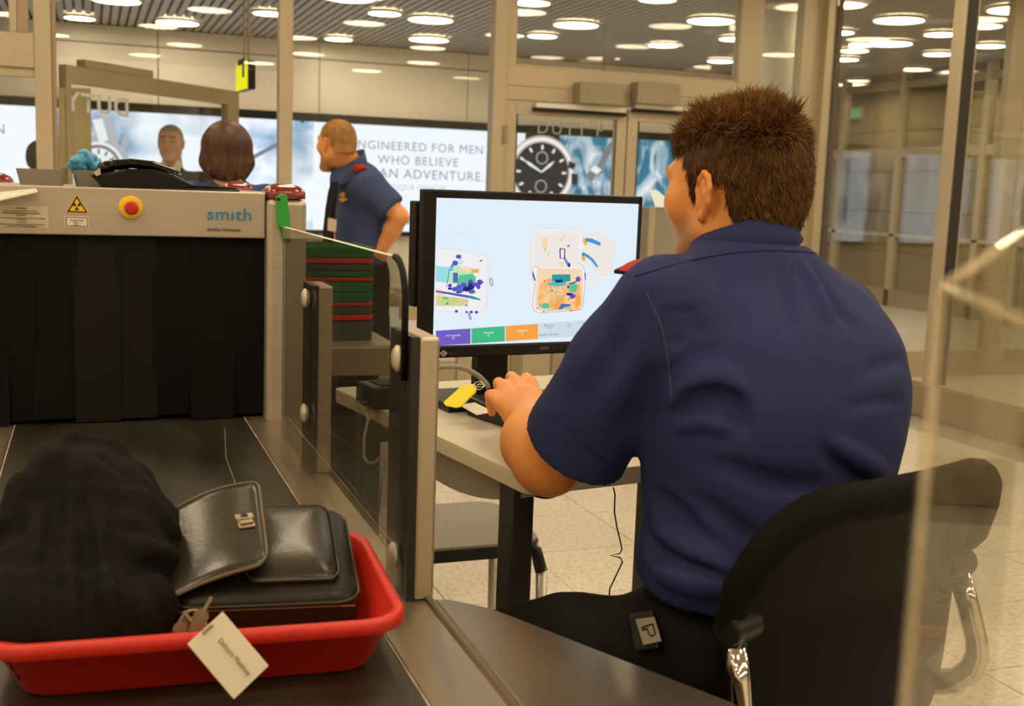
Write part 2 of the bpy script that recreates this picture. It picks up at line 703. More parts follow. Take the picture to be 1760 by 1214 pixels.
# ------------------------------------------------------------------ shared materials
M_FRAME = mat('champagne_frame', (0.50, 0.42, 0.30), 0.42, 0.25, var=0.05, vscale=3)
M_FRAME_D = mat('bronze_frame', (0.36, 0.28, 0.19), 0.4, 0.3, var=0.05, vscale=3)
M_STEEL = mat('brushed_steel', (0.52, 0.44, 0.33), 0.40, 0.75, var=0.05, vscale=5, stretch=(12, 12, 1), rvar=0.03)
M_STEEL_H = mat('brushed_steel_flat', (0.31, 0.255, 0.18), 0.38, 0.8, var=0.10, vscale=4, stretch=(12, 1, 1), rvar=0.05)
M_CHROME = mat('chrome', (0.72, 0.68, 0.62), 0.07, 1.0, var=0.02)
M_BLACK = mat('black_plastic', (0.008, 0.0075, 0.007), 0.38, var=0.15, vscale=20, spec=0.3)
M_RUBBER = mat('black_rubber', (0.007, 0.0065, 0.006), 0.55, var=0.2, vscale=30, spec=0.15)
M_CREAM = mat('cream_panel', (0.84, 0.78, 0.70), 0.38, var=0.03, vscale=1.5)
M_SEAL = mat('dark_seal', (0.03, 0.027, 0.022), 0.6)
M_CEIL = mat('ceiling_grey', (0.10, 0.095, 0.085), 0.8, var=0.05)
M_SLAT = mat('ceiling_slat_grey', (0.42, 0.39, 0.36), 0.55, 0.2, var=0.04)
M_WHITE = mat('white_paint', (0.80, 0.77, 0.70), 0.5, var=0.03)
M_TAN = mat('tan_wall', (0.62, 0.48, 0.30), 0.75, var=0.10, vscale=5, bump=0.2, bscale=25)
M_GLASS = glass_mat('window_glass', (0.97, 0.985, 0.97), 1.0)
M_GLASS_R = glass_mat('side_glass', (0.96, 0.96, 0.94), 1.5)
M_LAMP = light_print('lamp_diffuser', LAMP_COL, LAMP_STRENGTH)

def granite(name, base, dark, light, joints=0.0):
    m = bpy.data.materials.new(name)
    m.use_nodes = True
    nt = m.node_tree
    b = nt.nodes['Principled BSDF']
    b.inputs['Roughness'].default_value = 0.28
    ge = nt.nodes.new('ShaderNodeNewGeometry')
    n1 = nt.nodes.new('ShaderNodeTexNoise')
    n1.inputs['Scale'].default_value = 55
    n1.inputs['Detail'].default_value = 6
    n1.inputs['Roughness'].default_value = 0.7
    n2 = nt.nodes.new('ShaderNodeTexNoise')
    n2.inputs['Scale'].default_value = 2.2
    nt.links.new(ge.outputs['Position'], n1.inputs['Vector'])
    nt.links.new(ge.outputs['Position'], n2.inputs['Vector'])
    rp = nt.nodes.new('ShaderNodeValToRGB')
    e = rp.color_ramp.elements
    e[0].position, e[0].color = 0.36, (*dark, 1)
    e[1].position, e[1].color = 0.50, (*base, 1)
    e2 = rp.color_ramp.elements.new(0.66)
    e2.color = (*light, 1)
    nt.links.new(n1.outputs['Fac'], rp.inputs['Fac'])
    mr = nt.nodes.new('ShaderNodeMapRange')
    mr.inputs['From Min'].default_value = 0.3
    mr.inputs['From Max'].default_value = 0.7
    mr.inputs['To Min'].default_value = 0.92
    mr.inputs['To Max'].default_value = 1.06
    nt.links.new(n2.outputs['Fac'], mr.inputs['Value'])
    mx = nt.nodes.new('ShaderNodeMix')
    mx.data_type = 'RGBA'
    mx.blend_type = 'MULTIPLY'
    mx.inputs['Factor'].default_value = 1
    nt.links.new(rp.outputs['Color'], mx.inputs['A'])
    nt.links.new(mr.outputs['Result'], mx.inputs['B'])
    nt.links.new(mx.outputs['Result'], b.inputs['Base Color'])
    return m
M_FLOOR = granite('pale_granite', (0.60, 0.55, 0.46), (0.40, 0.36, 0.30), (0.68, 0.63, 0.54))
M_JOINT = mat('tile_joint', (0.30, 0.27, 0.22), 0.7)

P_Y = 7.1      # glass partition behind the checkpoint
G_X = 4.94     # glass wall on the right
W_Y = 14.0     # wall with the lit advertisements
CEIL = 3.0

# ------------------------------------------------------------------ floor with its tiles
floor = MB().bb(-5, 12, -4, 16, -0.12, -0.004).build('floor', M_JOINT)
tag(floor, kind='structure')
tile_me = MB().box((0, 0, 0), (0.4365, 0.4365, 0.012)).mesh('tile')
tile_me.materials.append(M_FLOOR)
ti = 0
for i in range(0, 12):
    for j in range(0, 14):
        x, y = 0.62+0.44*i-0.22+0.0, 1.33+0.44*j
        if x > 4.8:
            continue
        # keep the tiles the photograph can see
        o = bpy.data.objects.new('tile', tile_me)
        COL.objects.link(o)
        o.parent = floor
        o.location = (x+0.44*0, y, -0.006+0.0005*((i*7+j*3) % 3 - 1))
        ti += 1
far_floor = MB()
far_floor.bb(5.06, 12, -4, 16, -0.01, 0.0)
far_floor.bb(-5, 5.06, 7.27, 16, -0.01, 0.0)
far_floor.bb(-5, 0.17, -4, 7.27, -0.01, 0.0)
far_floor.bb(0.17, 5.06, -4, 1.10, -0.01, 0.0)
far_floor.build('paving', M_FLOOR, floor)

# ------------------------------------------------------------------ ceiling, slats and round lamps
ceiling = MB().bb(-5, 12, -4, 16, CEIL+0.03, CEIL+0.13).build('ceiling', M_CEIL)
tag(ceiling, kind='structure')
slat_me = MB().box((0, 0, 0), (0.062, 6.8, 0.02)).mesh('slat')
slat_me.materials.append(M_SLAT)
for i in range(128):
    o = bpy.data.objects.new('slat', slat_me)
    COL.objects.link(o)
    o.parent = ceiling
    o.location = (-1.6+0.09*i, 10.6, CEIL+0.012)
near_ceiling = MB().bb(-5, 12, -4, 7.0, CEIL+0.0, CEIL+0.03).build('ceiling_board', mat('ceiling_board', (0.5, 0.46, 0.4), 0.8), ceiling)

def lamp_proto(r):
    t = thing('ceiling_light', (0, 0, 0), 'placeholder', 'lamp')
    MB().lathe([(r, 0.0), (r+0.018, 0.0), (r+0.018, 0.03), (r, 0.03), (r, 0.0)], n=32, cap=False).build('frame', M_WHITE, t)
    MB().lathe([(r*0.98, 0.006), (r, 0.012), (r, 0.028)], n=16).build('diffuser', M_LAMP, t)
    return t
LAMPS = [(740, 35, .215, 'above the right half of the white lettered advertisement, brightest there'), (990, 44, .235, 'large one seen through the window above the double door'),
         (1222, 37, .215, 'large one at upper right of the window above the double door'), (932, 63, .155, 'small one at lower left of the window above the double door'),
         (1140, 79, .155, 'small one in the middle of the window above the double door'), (1545, 36, .215, 'large upper one in the right glass wall, left of its post'),
         (1453, 10, .16, 'topmost one just right of the corner post'), (1530, 76, .215, 'large lower one in the right glass wall, left of its post'),
         (1617, 60, .15, 'small one touching the right glass wall post'), (600, -2, .215, 'cut by the top edge above the standing officer'),
         (1130, 0, .16, 'cut by the top edge above the double door'), (915, 6, .17, 'at the top edge beside the middle post'),
         (1262, 68, .155, 'half hidden by the frame right of the double door window'), (1238, 106, .155, 'lowest right in the window above the double door'),
         (1745, 18, .2, 'at the upper right corner of the picture'), (1440, 57, .11, 'small one beside the corner post, second from the top'),
         (1452, 103, .16, 'low one beside the corner post'), (1468, 88, .19, 'third from the top beside the corner post'),
         (737, 69, .22, 'lowest of the three beside the middle post'), (661, 24, .16, 'small one above the first word of the lettering'),
         (305, 40, .2, 'above the open door, left of the yellow sign'), (137, 32, .16, 'leftmost, beside the left post'),
         (462, 24, .16, 'right of the yellow hanging sign\'s rods'), (582, 68, .15, 'low small one above the standing officer\'s head'),
         (1612, 94, .16, 'low one beside the right glass wall post'), (1692, 46, .17, 'just right of the right glass wall post'),
         (200, 2, .2, 'cut by the top edge at the upper left'), (1400, 118, .16, 'low one seen over the corner post'), (1700, 80, .17, 'low one right of the glass wall post')]
protos = {}
def put_lamp(x, y, r, label, group):
    k = 'big' if r > 0.19 else 'small'
    rr = 0.22 if k == 'big' else 0.155
    if k not in protos:
        protos[k] = lamp_proto(rr)
        o = protos[k]
    else:
        o = copy_tree(protos[k])
    o.location = (x, y, CEIL-0.032)
    o['label'], o['group'] = label, group
    return o
far_xy = []
for px, py, r, lb in LAMPS:
    p = at(px, py, Z=CEIL-0.03)
    if not all((p[0]-q[0])**2+(p[1]-q[1])**2 > 0.26 for q in far_xy):
        continue
    far_xy.append(p)
    put_lamp(p[0], p[1], r, 'round ceiling light '+lb, 'round lights in the slatted ceiling')
for i in range(7):
    for j in range(6):
        put_lamp(-3.9+1.55*i+(0.4 if j % 2 else 0), -2.6+1.62*j, 0.22,
                 'round ceiling light over the checkpoint, seen only mirrored in the glass', 'round lights over the checkpoint')
for i in range(3):  # last row, behind the corridor glass, is added to brighten the tan wall
    for j in range(5):
        put_lamp(6.0+1.5*i if i < 2 else 10.6, -0.6+1.6*j if i < 2 else 5.6+2.2*j, 0.22,
                 'round ceiling light over the corridor right of the glass wall, in a set extended for brightness', 'round lights over the corridor')

# ------------------------------------------------------------------ the far wall, its cream panels
wall_back = MB().bb(-5, 9.9, W_Y+0.03, W_Y+0.2, 0, CEIL+0.02).build('wall_back', M_SEAL)
tag(wall_back, kind='structure')
seams = [-4.9, -2.97, -1.1, 0.77, 2.63, 4.51, 6.38, 8.25, 9.9]
for a, b in zip(seams[:-1], seams[1:]):
    for z0, z1 in ((0.0, 0.70), (2.15, 2.795), (2.80, 3.0)):
        MB().bb(a+0.006, b-0.006, W_Y, W_Y+0.03, z0+0.004, z1-0.004).build('panel', M_CREAM, wall_back)
tag(MB().bb(-5.1, -5, -4, 14.2, 0, 3.0).build('wall_left', M_CREAM), kind='structure')
tag(MB().bb(-5, 12, -4.1, -4, 0, 3.0).build('wall_front', M_CREAM), kind='structure')

# ------------------------------------------------------------------ the lit advertisements along it
def advert(name, x0, x1, mprint, label):
    t = thing(name, ((x0+x1)/2, W_Y-0.05, 0.7), label, 'advertisement')
    MB().bb(x0, x1, W_Y-0.09, W_Y, 2.05, 2.15).build('top_bar', M_BLACK, t)
    MB().bb(x0, x1, W_Y-0.09, W_Y, 0.70, 0.755).build('bottom_bar', M_BLACK, t)
    MB().bb(x0, x1, W_Y-0.05, W_Y-0.005, 0.755, 2.05).build('lit_print', mprint, t)
    return t
M_ADW = light_print('print_white', (0.86, 0.90, 1.0), 1.15)
M_ADB = light_print('print_clouds', (0.10, 0.26, 0.46), 1.15, (0.86, 0.92, 1.0), 0.9, (1, 1, 1.7), lo=0.40, hi=0.60, distort=0.5)
M_ADS = light_print('print_surf', (0.03, 0.20, 0.33), 1.0, (0.86, 0.92, 0.96), 1.6, (2.6, 1, 1.0), lo=0.42, hi=0.66, distort=1.6)
ad_dk = light_print('print_dark', (0.03, 0.03, 0.035), 1.0)
ad_gr = light_print('print_grey', (0.22, 0.23, 0.26), 1.0)
ad_lg = light_print('print_light_grey', (0.50, 0.52, 0.55), 1.0)
ad_wh = light_print('print_bright', (0.95, 0.96, 1.0), 1.0)
ad_rg = light_print('print_rose_gold', (0.62, 0.47, 0.38), 1.0)
ad_bl = light_print('print_blue', (0.28, 0.52, 0.70), 1.0)
AY = W_Y-0.052
def ad_poly(name, px, m, parent, k=0):
    return flat_poly(name, [at(x, y, Y=AY-0.003*k) for x, y in px], m, parent, 0.002, (0, -1, 0))
def disc_px(cx, cy, r, n=40, a0=0, a1=2*PI):
    return [(cx+r*math.cos(a0+(a1-a0)*i/n), cy+r*math.sin(a0+(a1-a0)*i/n)) for i in range(n)]
def ring_world(name, c, r0, r1, m, parent, y, n=48):
    V, F = [], []
    for i in range(n):
        a = 2*PI*i/n
        for r in (r0, r1):
            V.append((c[0]+r*math.cos(a), y, c[2]+r*math.sin(a)))
    mb = MB().add(V, [(2*i, 2*i+1, (2*i+3) % (2*n), (2*i+2) % (2*n)) for i in range(n)])
    return mb.build(name, m, parent, fix=False)

adA = advert('advertisement', -3.3, -0.46, M_ADW, 'plain white lit advertisement at the far left, behind the left post')
adB = advert('advertisement', -0.455, 2.56, M_ADB, 'blue cloudy lit advertisement with a pale wristwatch behind the open glass door')
adC = advert('advertisement', 2.565, 5.02, M_ADW, 'white lit advertisement with grey capital lettering behind the standing officer')
adD = advert('advertisement', 5.025, 9.7, M_ADS, 'lit sea advertisement with black-dial wristwatch and gull behind the double door')
adE = advert('advertisement', -4.95, -3.305, M_ADS, 'lit sea advertisement in the far left corner of the hall')
def fit_text(body, cx, cy, width, m, parent, y, name='lettering', sp=1.0):
    """line of capitals centred on pixel cx with baseline at pixel cy, as wide as width pixels on the far wall"""
    o = text_mesh(name, body, m, parent, (0, 0, 0), (1, 0, 0), (0, 0, 1), 1.0, 'CENTER', 0.0, sp)
    co = np.array([v.co[:] for v in o.data.vertices])
    w = co[:, 0].max()-co[:, 0].min()
    a, b = at(cx-width/2, cy, Y=y), at(cx+width/2, cy, Y=y)
    s = (b[0]-a[0])/w
    c = at(cx, cy, Y=y)
    co = co*s+np.array([c[0]-s*(co[:, 0].max()+co[:, 0].min())/2, y, c[2]])
    co[:, 1] = y
    o.data.vertices.foreach_set('co', co.ravel())
    o.data.update()
    return o
M_LET = light_print('print_letter_grey', (0.30, 0.31, 0.35), 1.0)
M_LETL = light_print('print_letter_pale', (0.55, 0.56, 0.60), 1.0)
ty = AY-0.004
fit_text('ENGINEERED FOR MEN', 719, 260, 226, M_LET, adC, ty, sp=1.12)
fit_text('WHO BELIEVE', 719, 284, 138, M_LET, adC, ty, sp=1.12)
fit_text('LIFE IS AN ADVENTURE.', 706, 307, 256, M_LET, adC, ty, sp=1.12)
fit_text('BOUTIQUE GENEVE', 706, 327, 120, M_LETL, adC, ty, sp=1.1)
fit_text('IWC', 716, 388, 62, M_LET, adC, ty, sp=1.1)
fit_text('DRIVEN', -40, 228, 96, M_LET, adA, ty, sp=1.1)
# the pale watch on the cloud print
cB = at(170, 285, Y=AY)
ring_world('watch_case', cB, 0.0, 0.34, ad_lg, adB, AY-0.003)
ring_world('watch_dial', cB, 0.0, 0.27, ad_wh, adB, AY-0.006)
ring_world('watch_chapter', cB, 0.20, 0.235, ad_gr, adB, AY-0.009)
for k in range(12):
    a = PI/6*k
    u = np.array([math.cos(a), 0, math.sin(a)])
    s_ = np.array([-u[2], 0, u[0]])*0.012
    p = cB+np.array([0, -0.012, 0])
    flat_poly('hour_mark', [p+u*.13-s_, p+u*.19-s_, p+u*.19+s_, p+u*.13+s_], ad_gr, adB, 0.001, (0, -1, 0))
ad_poly('watch_strap', [(160, 203), (190, 200), (205, 240), (190, 262), (165, 240)], ad_lg, adB, 1)
ad_poly('watch_strap', [(158, 206), (176, 204), (186, 240), (172, 248)], ad_wh, adB, 2)
ad_poly('watch_crown', [(208, 240), (218, 235), (224, 247), (212, 255)], ad_lg, adB, 1)
ad_poly('gull_wing', [(415, 277), (478, 244), (480, 250), (432, 276)], ad_gr, adB, 1)
ad_poly('emblem_square', [(506, 198), (530, 199), (530, 223), (506, 222)], ad_bl, adB, 1)
ad_poly('emblem_square', [(512, 204), (519, 209), (527, 203), (520, 213)], ad_dk, adB, 2)
# the black watch on the sea print
cD = at(930, 296, Y=AY)
r_ = at(983, 296, Y=AY)[0]-cD[0]
ad_poly('watch_strap', [(905, 215), (960, 217), (965, 262), (900, 258)], ad_dk, adD, 1)
ad_poly('white_field', [(884, 217), (904, 218), (902, 252), (882, 280)], ad_wh, adD, 1)
ring_world('watch_case', cD, 0.0, r_*1.08, ad_rg, adD, AY-0.006)
ring_world('watch_case', cD, r_*0.92, r_*1.02, ad_wh, adD, AY-0.009)
ring_world('watch_dial', cD, 0.0, r_*0.87, ad_dk, adD, AY-0.012)
for k in range(12):
    a = PI/6*k
    u = np.array([math.cos(a), 0, math.sin(a)])
    s_ = np.array([-u[2], 0, u[0]])*0.014
    p = cD+np.array([0, -0.014, 0])
    flat_poly('hour_mark', [p+u*r_*.66-s_, p+u*r_*.80-s_, p+u*r_*.80+s_, p+u*r_*.66+s_], ad_wh, adD, 0.001, (0, -1, 0))
ring_world('sub_dial', cD+np.array([0, 0, r_*.42]), r_*.16, r_*.19, ad_lg, adD, AY-0.014)
ring_world('sub_dial', cD-np.array([0, 0, r_*.42]), r_*.16, r_*.19, ad_lg, adD, AY-0.014)
for (a, L) in ((math.radians(150), .72), (math.radians(40), .55)):
    u = np.array([math.cos(a), 0, math.sin(a)])
    s_ = np.array([-u[2], 0, u[0]])*0.02
    p = cD+np.array([0, -0.016, 0])
    flat_poly('watch_hand', [p-s_*.4, p+u*r_*L*.6-s_, p+u*r_*L, p+u*r_*L*.6+s_, p+s_*.4], ad_wh, adD, 0.001, (0, -1, 0))
ad_poly('watch_crown', [(982, 298), (993, 300), (993, 318), (982, 316)], ad_dk, adD, 3)
ad_poly('watch_crown', [(978, 276), (990, 282), (986, 292), (976, 288)], ad_dk, adD, 3)
ad_poly('gull', [(1054, 238), (1050, 262), (1036, 286), (1042, 296), (1024, 302), (1016, 314), (1008, 302), (1018, 290), (1028, 284), (1036, 262)], ad_gr, adD, 1)
ad_poly('gull', [(1014, 292), (1022, 284), (1034, 292), (1026, 300)], ad_wh, adD, 2)

# ------------------------------------------------------------------ glass partition behind the checkpoint
part = thing('wall_partition', (2, P_Y, 0), kind='structure')
def post(x0, x1, z0=0.0, z1=3.0, y=P_Y, w=0.09, m=None, name='post'):
    return MB().bb(x0, x1, y-w/2, y+w/2, z0, z1).build(name, m or M_FRAME, part, bevel=0.004)
def rail(x0, x1, z0, z1, y=P_Y, w=0.08):
    return MB().bb(x0, x1, y-w/2, y+w/2, z0, z1).build('rail', M_FRAME, part, bevel=0.004)
def pane(x0, x1, z0, z1, y=P_Y, m=None):
    return MB().bb(x0, x1, y-0.005, y+0.005, z0, z1).build('pane', m or M_GLASS, part)
post(-0.275, -0.185)
post(-0.185, -0.160, w=0.05, m=M_FRAME_D)
post(1.083, 1.165)
post(2.445, 2.535, w=0.10)
post(2.535, 2.60, z0=2.03, w=0.07)
post(4.24, 4.42)
post(4.74, 4.90, w=0.1)
rail(2.535, 4.24, 1.99, 2.115)
rail(2.60, 4.24, 2.08, 2.13, w=0.06)
rail(2.535, 4.24, 1.90, 1.99, w=0.07)
rail(2.535, 4.24, 2.78, 3.0)
# far left bay with a transom light
rail(-1.9, -0.275, 1.90, 2.09, w=0.10)
post(-0.40, -0.36, z0=2.09, w=0.06)
post(-0.36, -0.30, z0=2.0, w=0.05, m=M_FRAME_D, name='hinge')
rail(-1.9, -0.275, 1.85, 1.90, w=0.05)
post(-1.98, -1.9)
pane(-1.9, -0.275, 0.2, 1.85)
pane(-1.9, -0.4, 2.09, 3.0)
pane(-0.16, 1.083, 1.98, 3.0)
pane(1.165, 2.445, 0.2, 3.0)
pane(2.60, 4.24, 2.13, 2.78)
pane(4.42, 4.74, 0.2, 3.0)
for a, b in ((-1.9, -0.275), (1.165, 2.445), (4.42, 4.74)):
    MB().bb(a, b, P_Y-0.045, P_Y+0.045, 0, 0.2).build('base_rail', M_FRAME, part, bevel=0.004)
post(-3.3, -3.2)
pane(-3.2, -1.98, 0.2, 3.0)
pane(-4.98, -3.3, 0.2, 3.0)
MB().bb(-5, -1.98, P_Y-0.045, P_Y+0.045, 0, 0.2).build('base_rail', M_FRAME, part, bevel=0.004)
# it runs on past the corner, to the right
MB().bb(G_X+0.05, 9.8, P_Y-0.045, P_Y+0.045, 0, 0.2).build('base_rail', M_FRAME, part, bevel=0.004)
post(6.62, 6.78, w=0.075)
post(8.4, 8.5, w=0.075)
pane(G_X+0.06, 6.62, 0.2, 3.0, m=M_GLASS)
pane(6.78, 8.4, 0.2, 3.0, m=M_GLASS)

def leaf(name, x0, x1, hinge_left, label=None):
    t = thing(name, ((x0+x1)/2, P_Y, 0), kind='structure')
    zt = 1.885
    MB().bb(x0, x0+0.075, P_Y-0.03, P_Y+0.03, 0.01, zt).build('stile', M_FRAME, t, bevel=0.003)
    MB().bb(x1-0.075, x1, P_Y-0.03, P_Y+0.03, 0.01, zt).build('stile', M_FRAME, t, bevel=0.003)
    MB().bb(x0+0.075, x1-0.075, P_Y-0.03, P_Y+0.03, zt-0.075, zt).build('rail', M_FRAME, t, bevel=0.003)
    MB().bb(x0+0.075, x1-0.075, P_Y-0.03, P_Y+0.03, 0.01, 0.24).build('rail', M_FRAME, t, bevel=0.003)
    MB().bb(x0+0.075, x1-0.075, P_Y-0.005, P_Y+0.005, 0.24, zt-0.075).build('pane', M_GLASS, t)
    MB().bb(x0+0.075, x0+0.085, P_Y-0.033, P_Y-0.03, 0.24, zt-0.075).build('seal', M_SEAL, t)
    MB().bb(x1-0.085, x1-0.075, P_Y-0.033, P_Y-0.03, 0.24, zt-0.075).build('seal', M_SEAL, t)
    return t
d1 = leaf('door_1', 2.54, 3.41, True)
d2 = leaf('door_2', 3.42, 4.235, False)
M_BOXG = mat('closer_box', (0.30, 0.26, 0.18), 0.5)
for t, px0, px1, bar0, bar1 in ((d1, 998, 1072, 920, 1073), (d2, 1097, 1168, 1090, 1190)):
    yv = P_Y-0.16
    a, b = at(px0, 140, Y=yv), at(px1, 182, Y=yv)
    MB().bb(a[0], b[0], yv, P_Y-0.05, b[2], a[2]).build('closer_box', M_BOXG, t, bevel=0.006)
    a, b = at(bar0, 183, Y=P_Y-0.06), at(bar1, 190, Y=P_Y-0.06)
    zc = (a[2]+b[2])/2
    MB().bb(a[0], b[0], P_Y-0.085, P_Y-0.035, zc-0.012, zc+0.018).build('slide_rail', M_WHITE, t, bevel=0.004)
    MB().bb(a[0]-0.01, b[0]+0.01, P_Y-0.08, P_Y-0.035, zc-0.035, zc-0.013).build('slide_seal', M_BLACK, t)
for z in (0.35, 1.0, 1.62):
    MB().cyl((2.53, P_Y-0.06, z), (2.53, P_Y-0.06, z+0.11), 0.014, 10).build('hinge', M_FRAME_D, d1)

# the open door leaf in the left bay, swung away from the checkpoint
t = thing('door_3', (-0.15, P_Y+0.06, 0), kind='structure')
pa, pb = np.array([-0.13, P_Y+0.06]), at(405, 145, d=8.05)[:2]
dv = nrm(np.array([pb[0]-pa[0], pb[1]-pa[1], 0]))
L = np.linalg.norm(pb-pa)
Rm = np.stack([dv, np.array([-dv[1], dv[0], 0]), np.array([0, 0, 1.0])], 1)
M_LEAF = mat('leaf_frame', (0.42, 0.35, 0.23), 0.42, 0.25, var=0.05, vscale=3)
def leaf_box(s0, s1, z0, z1, w, name, m):
    c = np.array([pa[0], pa[1], 0])+dv*(s0+s1)/2
    c[2] = (z0+z1)/2
    MB().box(c, (s1-s0, w, z1-z0), Rm).build(name, m, t, bevel=0.003)
leaf_box(0, 0.035, 0.01, 1.94, 0.06, 'stile', M_LEAF)
leaf_box(L-0.13, L, 0.01, 1.94, 0.06, 'stile', M_LEAF)
leaf_box(0.035, L-0.13, 1.84, 1.94, 0.06, 'rail', M_LEAF)
leaf_box(0.035, L-0.13, 0.01, 0.25, 0.06, 'rail', M_LEAF)
leaf_box(0.035, L-0.13, 0.25, 1.84, 0.01, 'pane', M_GLASS)
leaf_box(0.15, 0.75, 1.94, 1.985, 0.07, 'closer_box', M_LEAF)
# sign film and lettering on the open leaf, the letters mirrored
M_FILM = mat('tan_film', (0.42, 0.36, 0.20), 0.5)
M_DOOR_LET = mat('pale_letter', (0.75, 0.80, 0.82), 0.5)
def leaf_pt(x, y, off=0.0):
    n = np.array([-dv[1], dv[0], 0])
    return on_plane(x, y, np.array([pa[0], pa[1], 0])-n*(-off), n)
nL = np.array([-dv[1], dv[0], 0])
fl = [leaf_pt(x, y, -0.012) for x, y in ((101, 150), (156, 152), (158, 290), (101, 290))]
flat_poly('door_film', fl, M_FILM, t, 0.003, nL)
vm = text_mesh('door_lettering', 'DUTY', M_DOOR_LET, t, (0, 0, 0), (1, 0, 0), (0, 0, 1), 1.0, 'LEFT', 0.0, 1.12, offset=0.028)
co = np.array([v.co[:] for v in vm.data.vertices])
w0, w1, h1 = co[:, 0].min(), co[:, 0].max(), co[:, 2].max()
A0, A1, A2 = leaf_pt(221, 199, -0.018), leaf_pt(110, 190, -0.018), leaf_pt(221, 168, -0.018)
zb = (A0[2]+A1[2])/2
co2 = np.array([A0+(A1-A0)*((c[0]-w0)/(w1-w0))+np.array([0, 0, (zb-A0[2])+(A2[2]-A0[2])*c[2]/h1]) for c in co])
co2[:, 2] = zb+(A2[2]-A0[2])*co[:, 2]/h1
vm.data.vertices.foreach_set('co', co2.ravel())
vm.data.update()
o = text_mesh('door_lettering', 'DUTY F', mat('faint_letter', (0.33, 0.36, 0.38), 0.5), d1, at(922, 229, Y=P_Y-0.007), (1, 0, 0), (0, 0, 1), 0.115, 'LEFT', 0.0004, 1.3)  # faint letters laid just in front of the door pane

# ------------------------------------------------------------------ glass wall on the right, corner post
wr = thing('wall_right', (G_X, 4, 0), kind='structure')
def ybox(x0, x1, y0, y1, z0, z1, name, m, parent, bevel=0.004):
    return MB().bb(x0, x1, y0, y1, z0, z1).build(name, m, parent, bevel=bevel)
py_ = at(1636, 300, X=G_X)[1]
ybox(G_X-0.05, G_X+0.05, P_Y-0.12, P_Y+0.06, 0, 3.0, 'post', M_FRAME, wr)
ybox(G_X+0.02, G_X+0.06, P_Y-0.145, P_Y-0.12, 0, 3.0, 'seal', M_SEAL, wr)
ybox(G_X-0.05, G_X+0.05, py_-0.06, py_+0.05, 0, 3.0, 'post', M_FRAME, wr)
ybox(G_X-0.045, G_X+0.03, py_-0.070, py_-0.06, 0.2, 3.0, 'seal', M_SEAL, wr)
py2 = py_-2.2
ybox(G_X-0.05, G_X+0.05, py2-0.06, py2+0.05, 0, 3.0, 'post', M_FRAME, wr)
ybox(G_X-0.055, G_X+0.055, -4, P_Y-0.12, 0, 0.20, 'base_rail', M_FRAME_D, wr)
ybox(G_X-0.03, G_X+0.03, -4, P_Y-0.12, 0.20, 0.215, 'base_bead', M_FRAME, wr)
ybox(G_X-0.006, G_X+0.006, py_+0.05, P_Y-0.16, 0.2, 3.0, 'pane', M_GLASS_R, wr, 0)
ybox(G_X-0.006, G_X+0.006, py2+0.05, py_-0.06, 0.2, 3.0, 'pane', M_GLASS_R, wr, 0)
ybox(G_X-0.006, G_X+0.006, -4, py2-0.06, 0.2, 3.0, 'pane', M_GLASS_R, wr, 0)

# white round column beyond the partition
t = MB().lathe([(0.26, 0), (0.26, 0.1), (0.24, 0.1), (0.24, 3.0)], (at(1335, 200, Y=8.9)[0], 8.9, 0), n=40).build('wall_column', M_WHITE, smooth=False, autosm=40)
tag(t, kind='structure')

# the corridor beyond: a second glazed front with rails, a tan wall behind it
wc = thing('wall_corridor', (9.8, 10, 0), kind='structure')
FX = 9.8
ybox(FX-0.05, FX+0.05, 4, 14.2, 0, 0.22, 'base_rail', M_FRAME_D, wc)
zr = at(1500, 402, X=FX)[2]
ybox(FX-0.05, FX+0.02, 4, 14.2, zr-0.02, zr+0.025, 'rail', M_FRAME, wc)
zr = at(1560, 262, X=FX)[2]
ybox(FX-0.04, FX+0.04, 4, 14.2, zr-0.06, zr+0.06, 'rail', M_FRAME, wc)
ybox(FX-0.04, FX+0.04, 4, 14.2, 2.78, 2.88, 'rail', M_FRAME_D, wc)
for px in (1445, 1545, 1690, 1760):
    yy = at(px, 300, X=FX)[1]
    ybox(FX-0.05, FX+0.05, yy-0.05, yy+0.05, 0, 3.0, 'post', M_FRAME, wc)
M_GLASS_T = glass_mat('corridor_glass', (0.88, 0.89, 0.86), 1.2)
ybox(FX-0.006, FX+0.006, 4, 14.2, 0.22, 2.78, 'pane', M_GLASS_T, wc, 0)
wf = MB().bb(11.4, 11.5, -4, 16, 0, 3.0).build('wall_far', M_SEAL)
tag(wf, kind='structure')
for j in range(14):
    for i in range(5):
        ybox(11.36, 11.4, 2+1.0*j+0.006, 3+1.0*j-0.006, 0.6*i+0.006, 0.6*i+0.594, 'panel', M_TAN, wf, 0)
tag(MB().bb(9.9, 11.5, 16, 16.1, 0, 3.0).build('wall_end', M_TAN), kind='structure')
# green exit sign deep in the corridor
t = thing('exit_sign', at(1470, 195, X=11.2), 'small green lit exit sign on the tan corridor wall', 'sign')
a = at(1470, 195, X=11.3)
MB().box(a, (0.05, 0.36, 0.2)).build('sign_box', M_WHITE, t)
MB().box(a-np.array([0.03, 0, 0]), (0.012, 0.30, 0.14)).build('sign_face', light_print('exit_green', (0.12, 0.5, 0.16), 0.9), t)

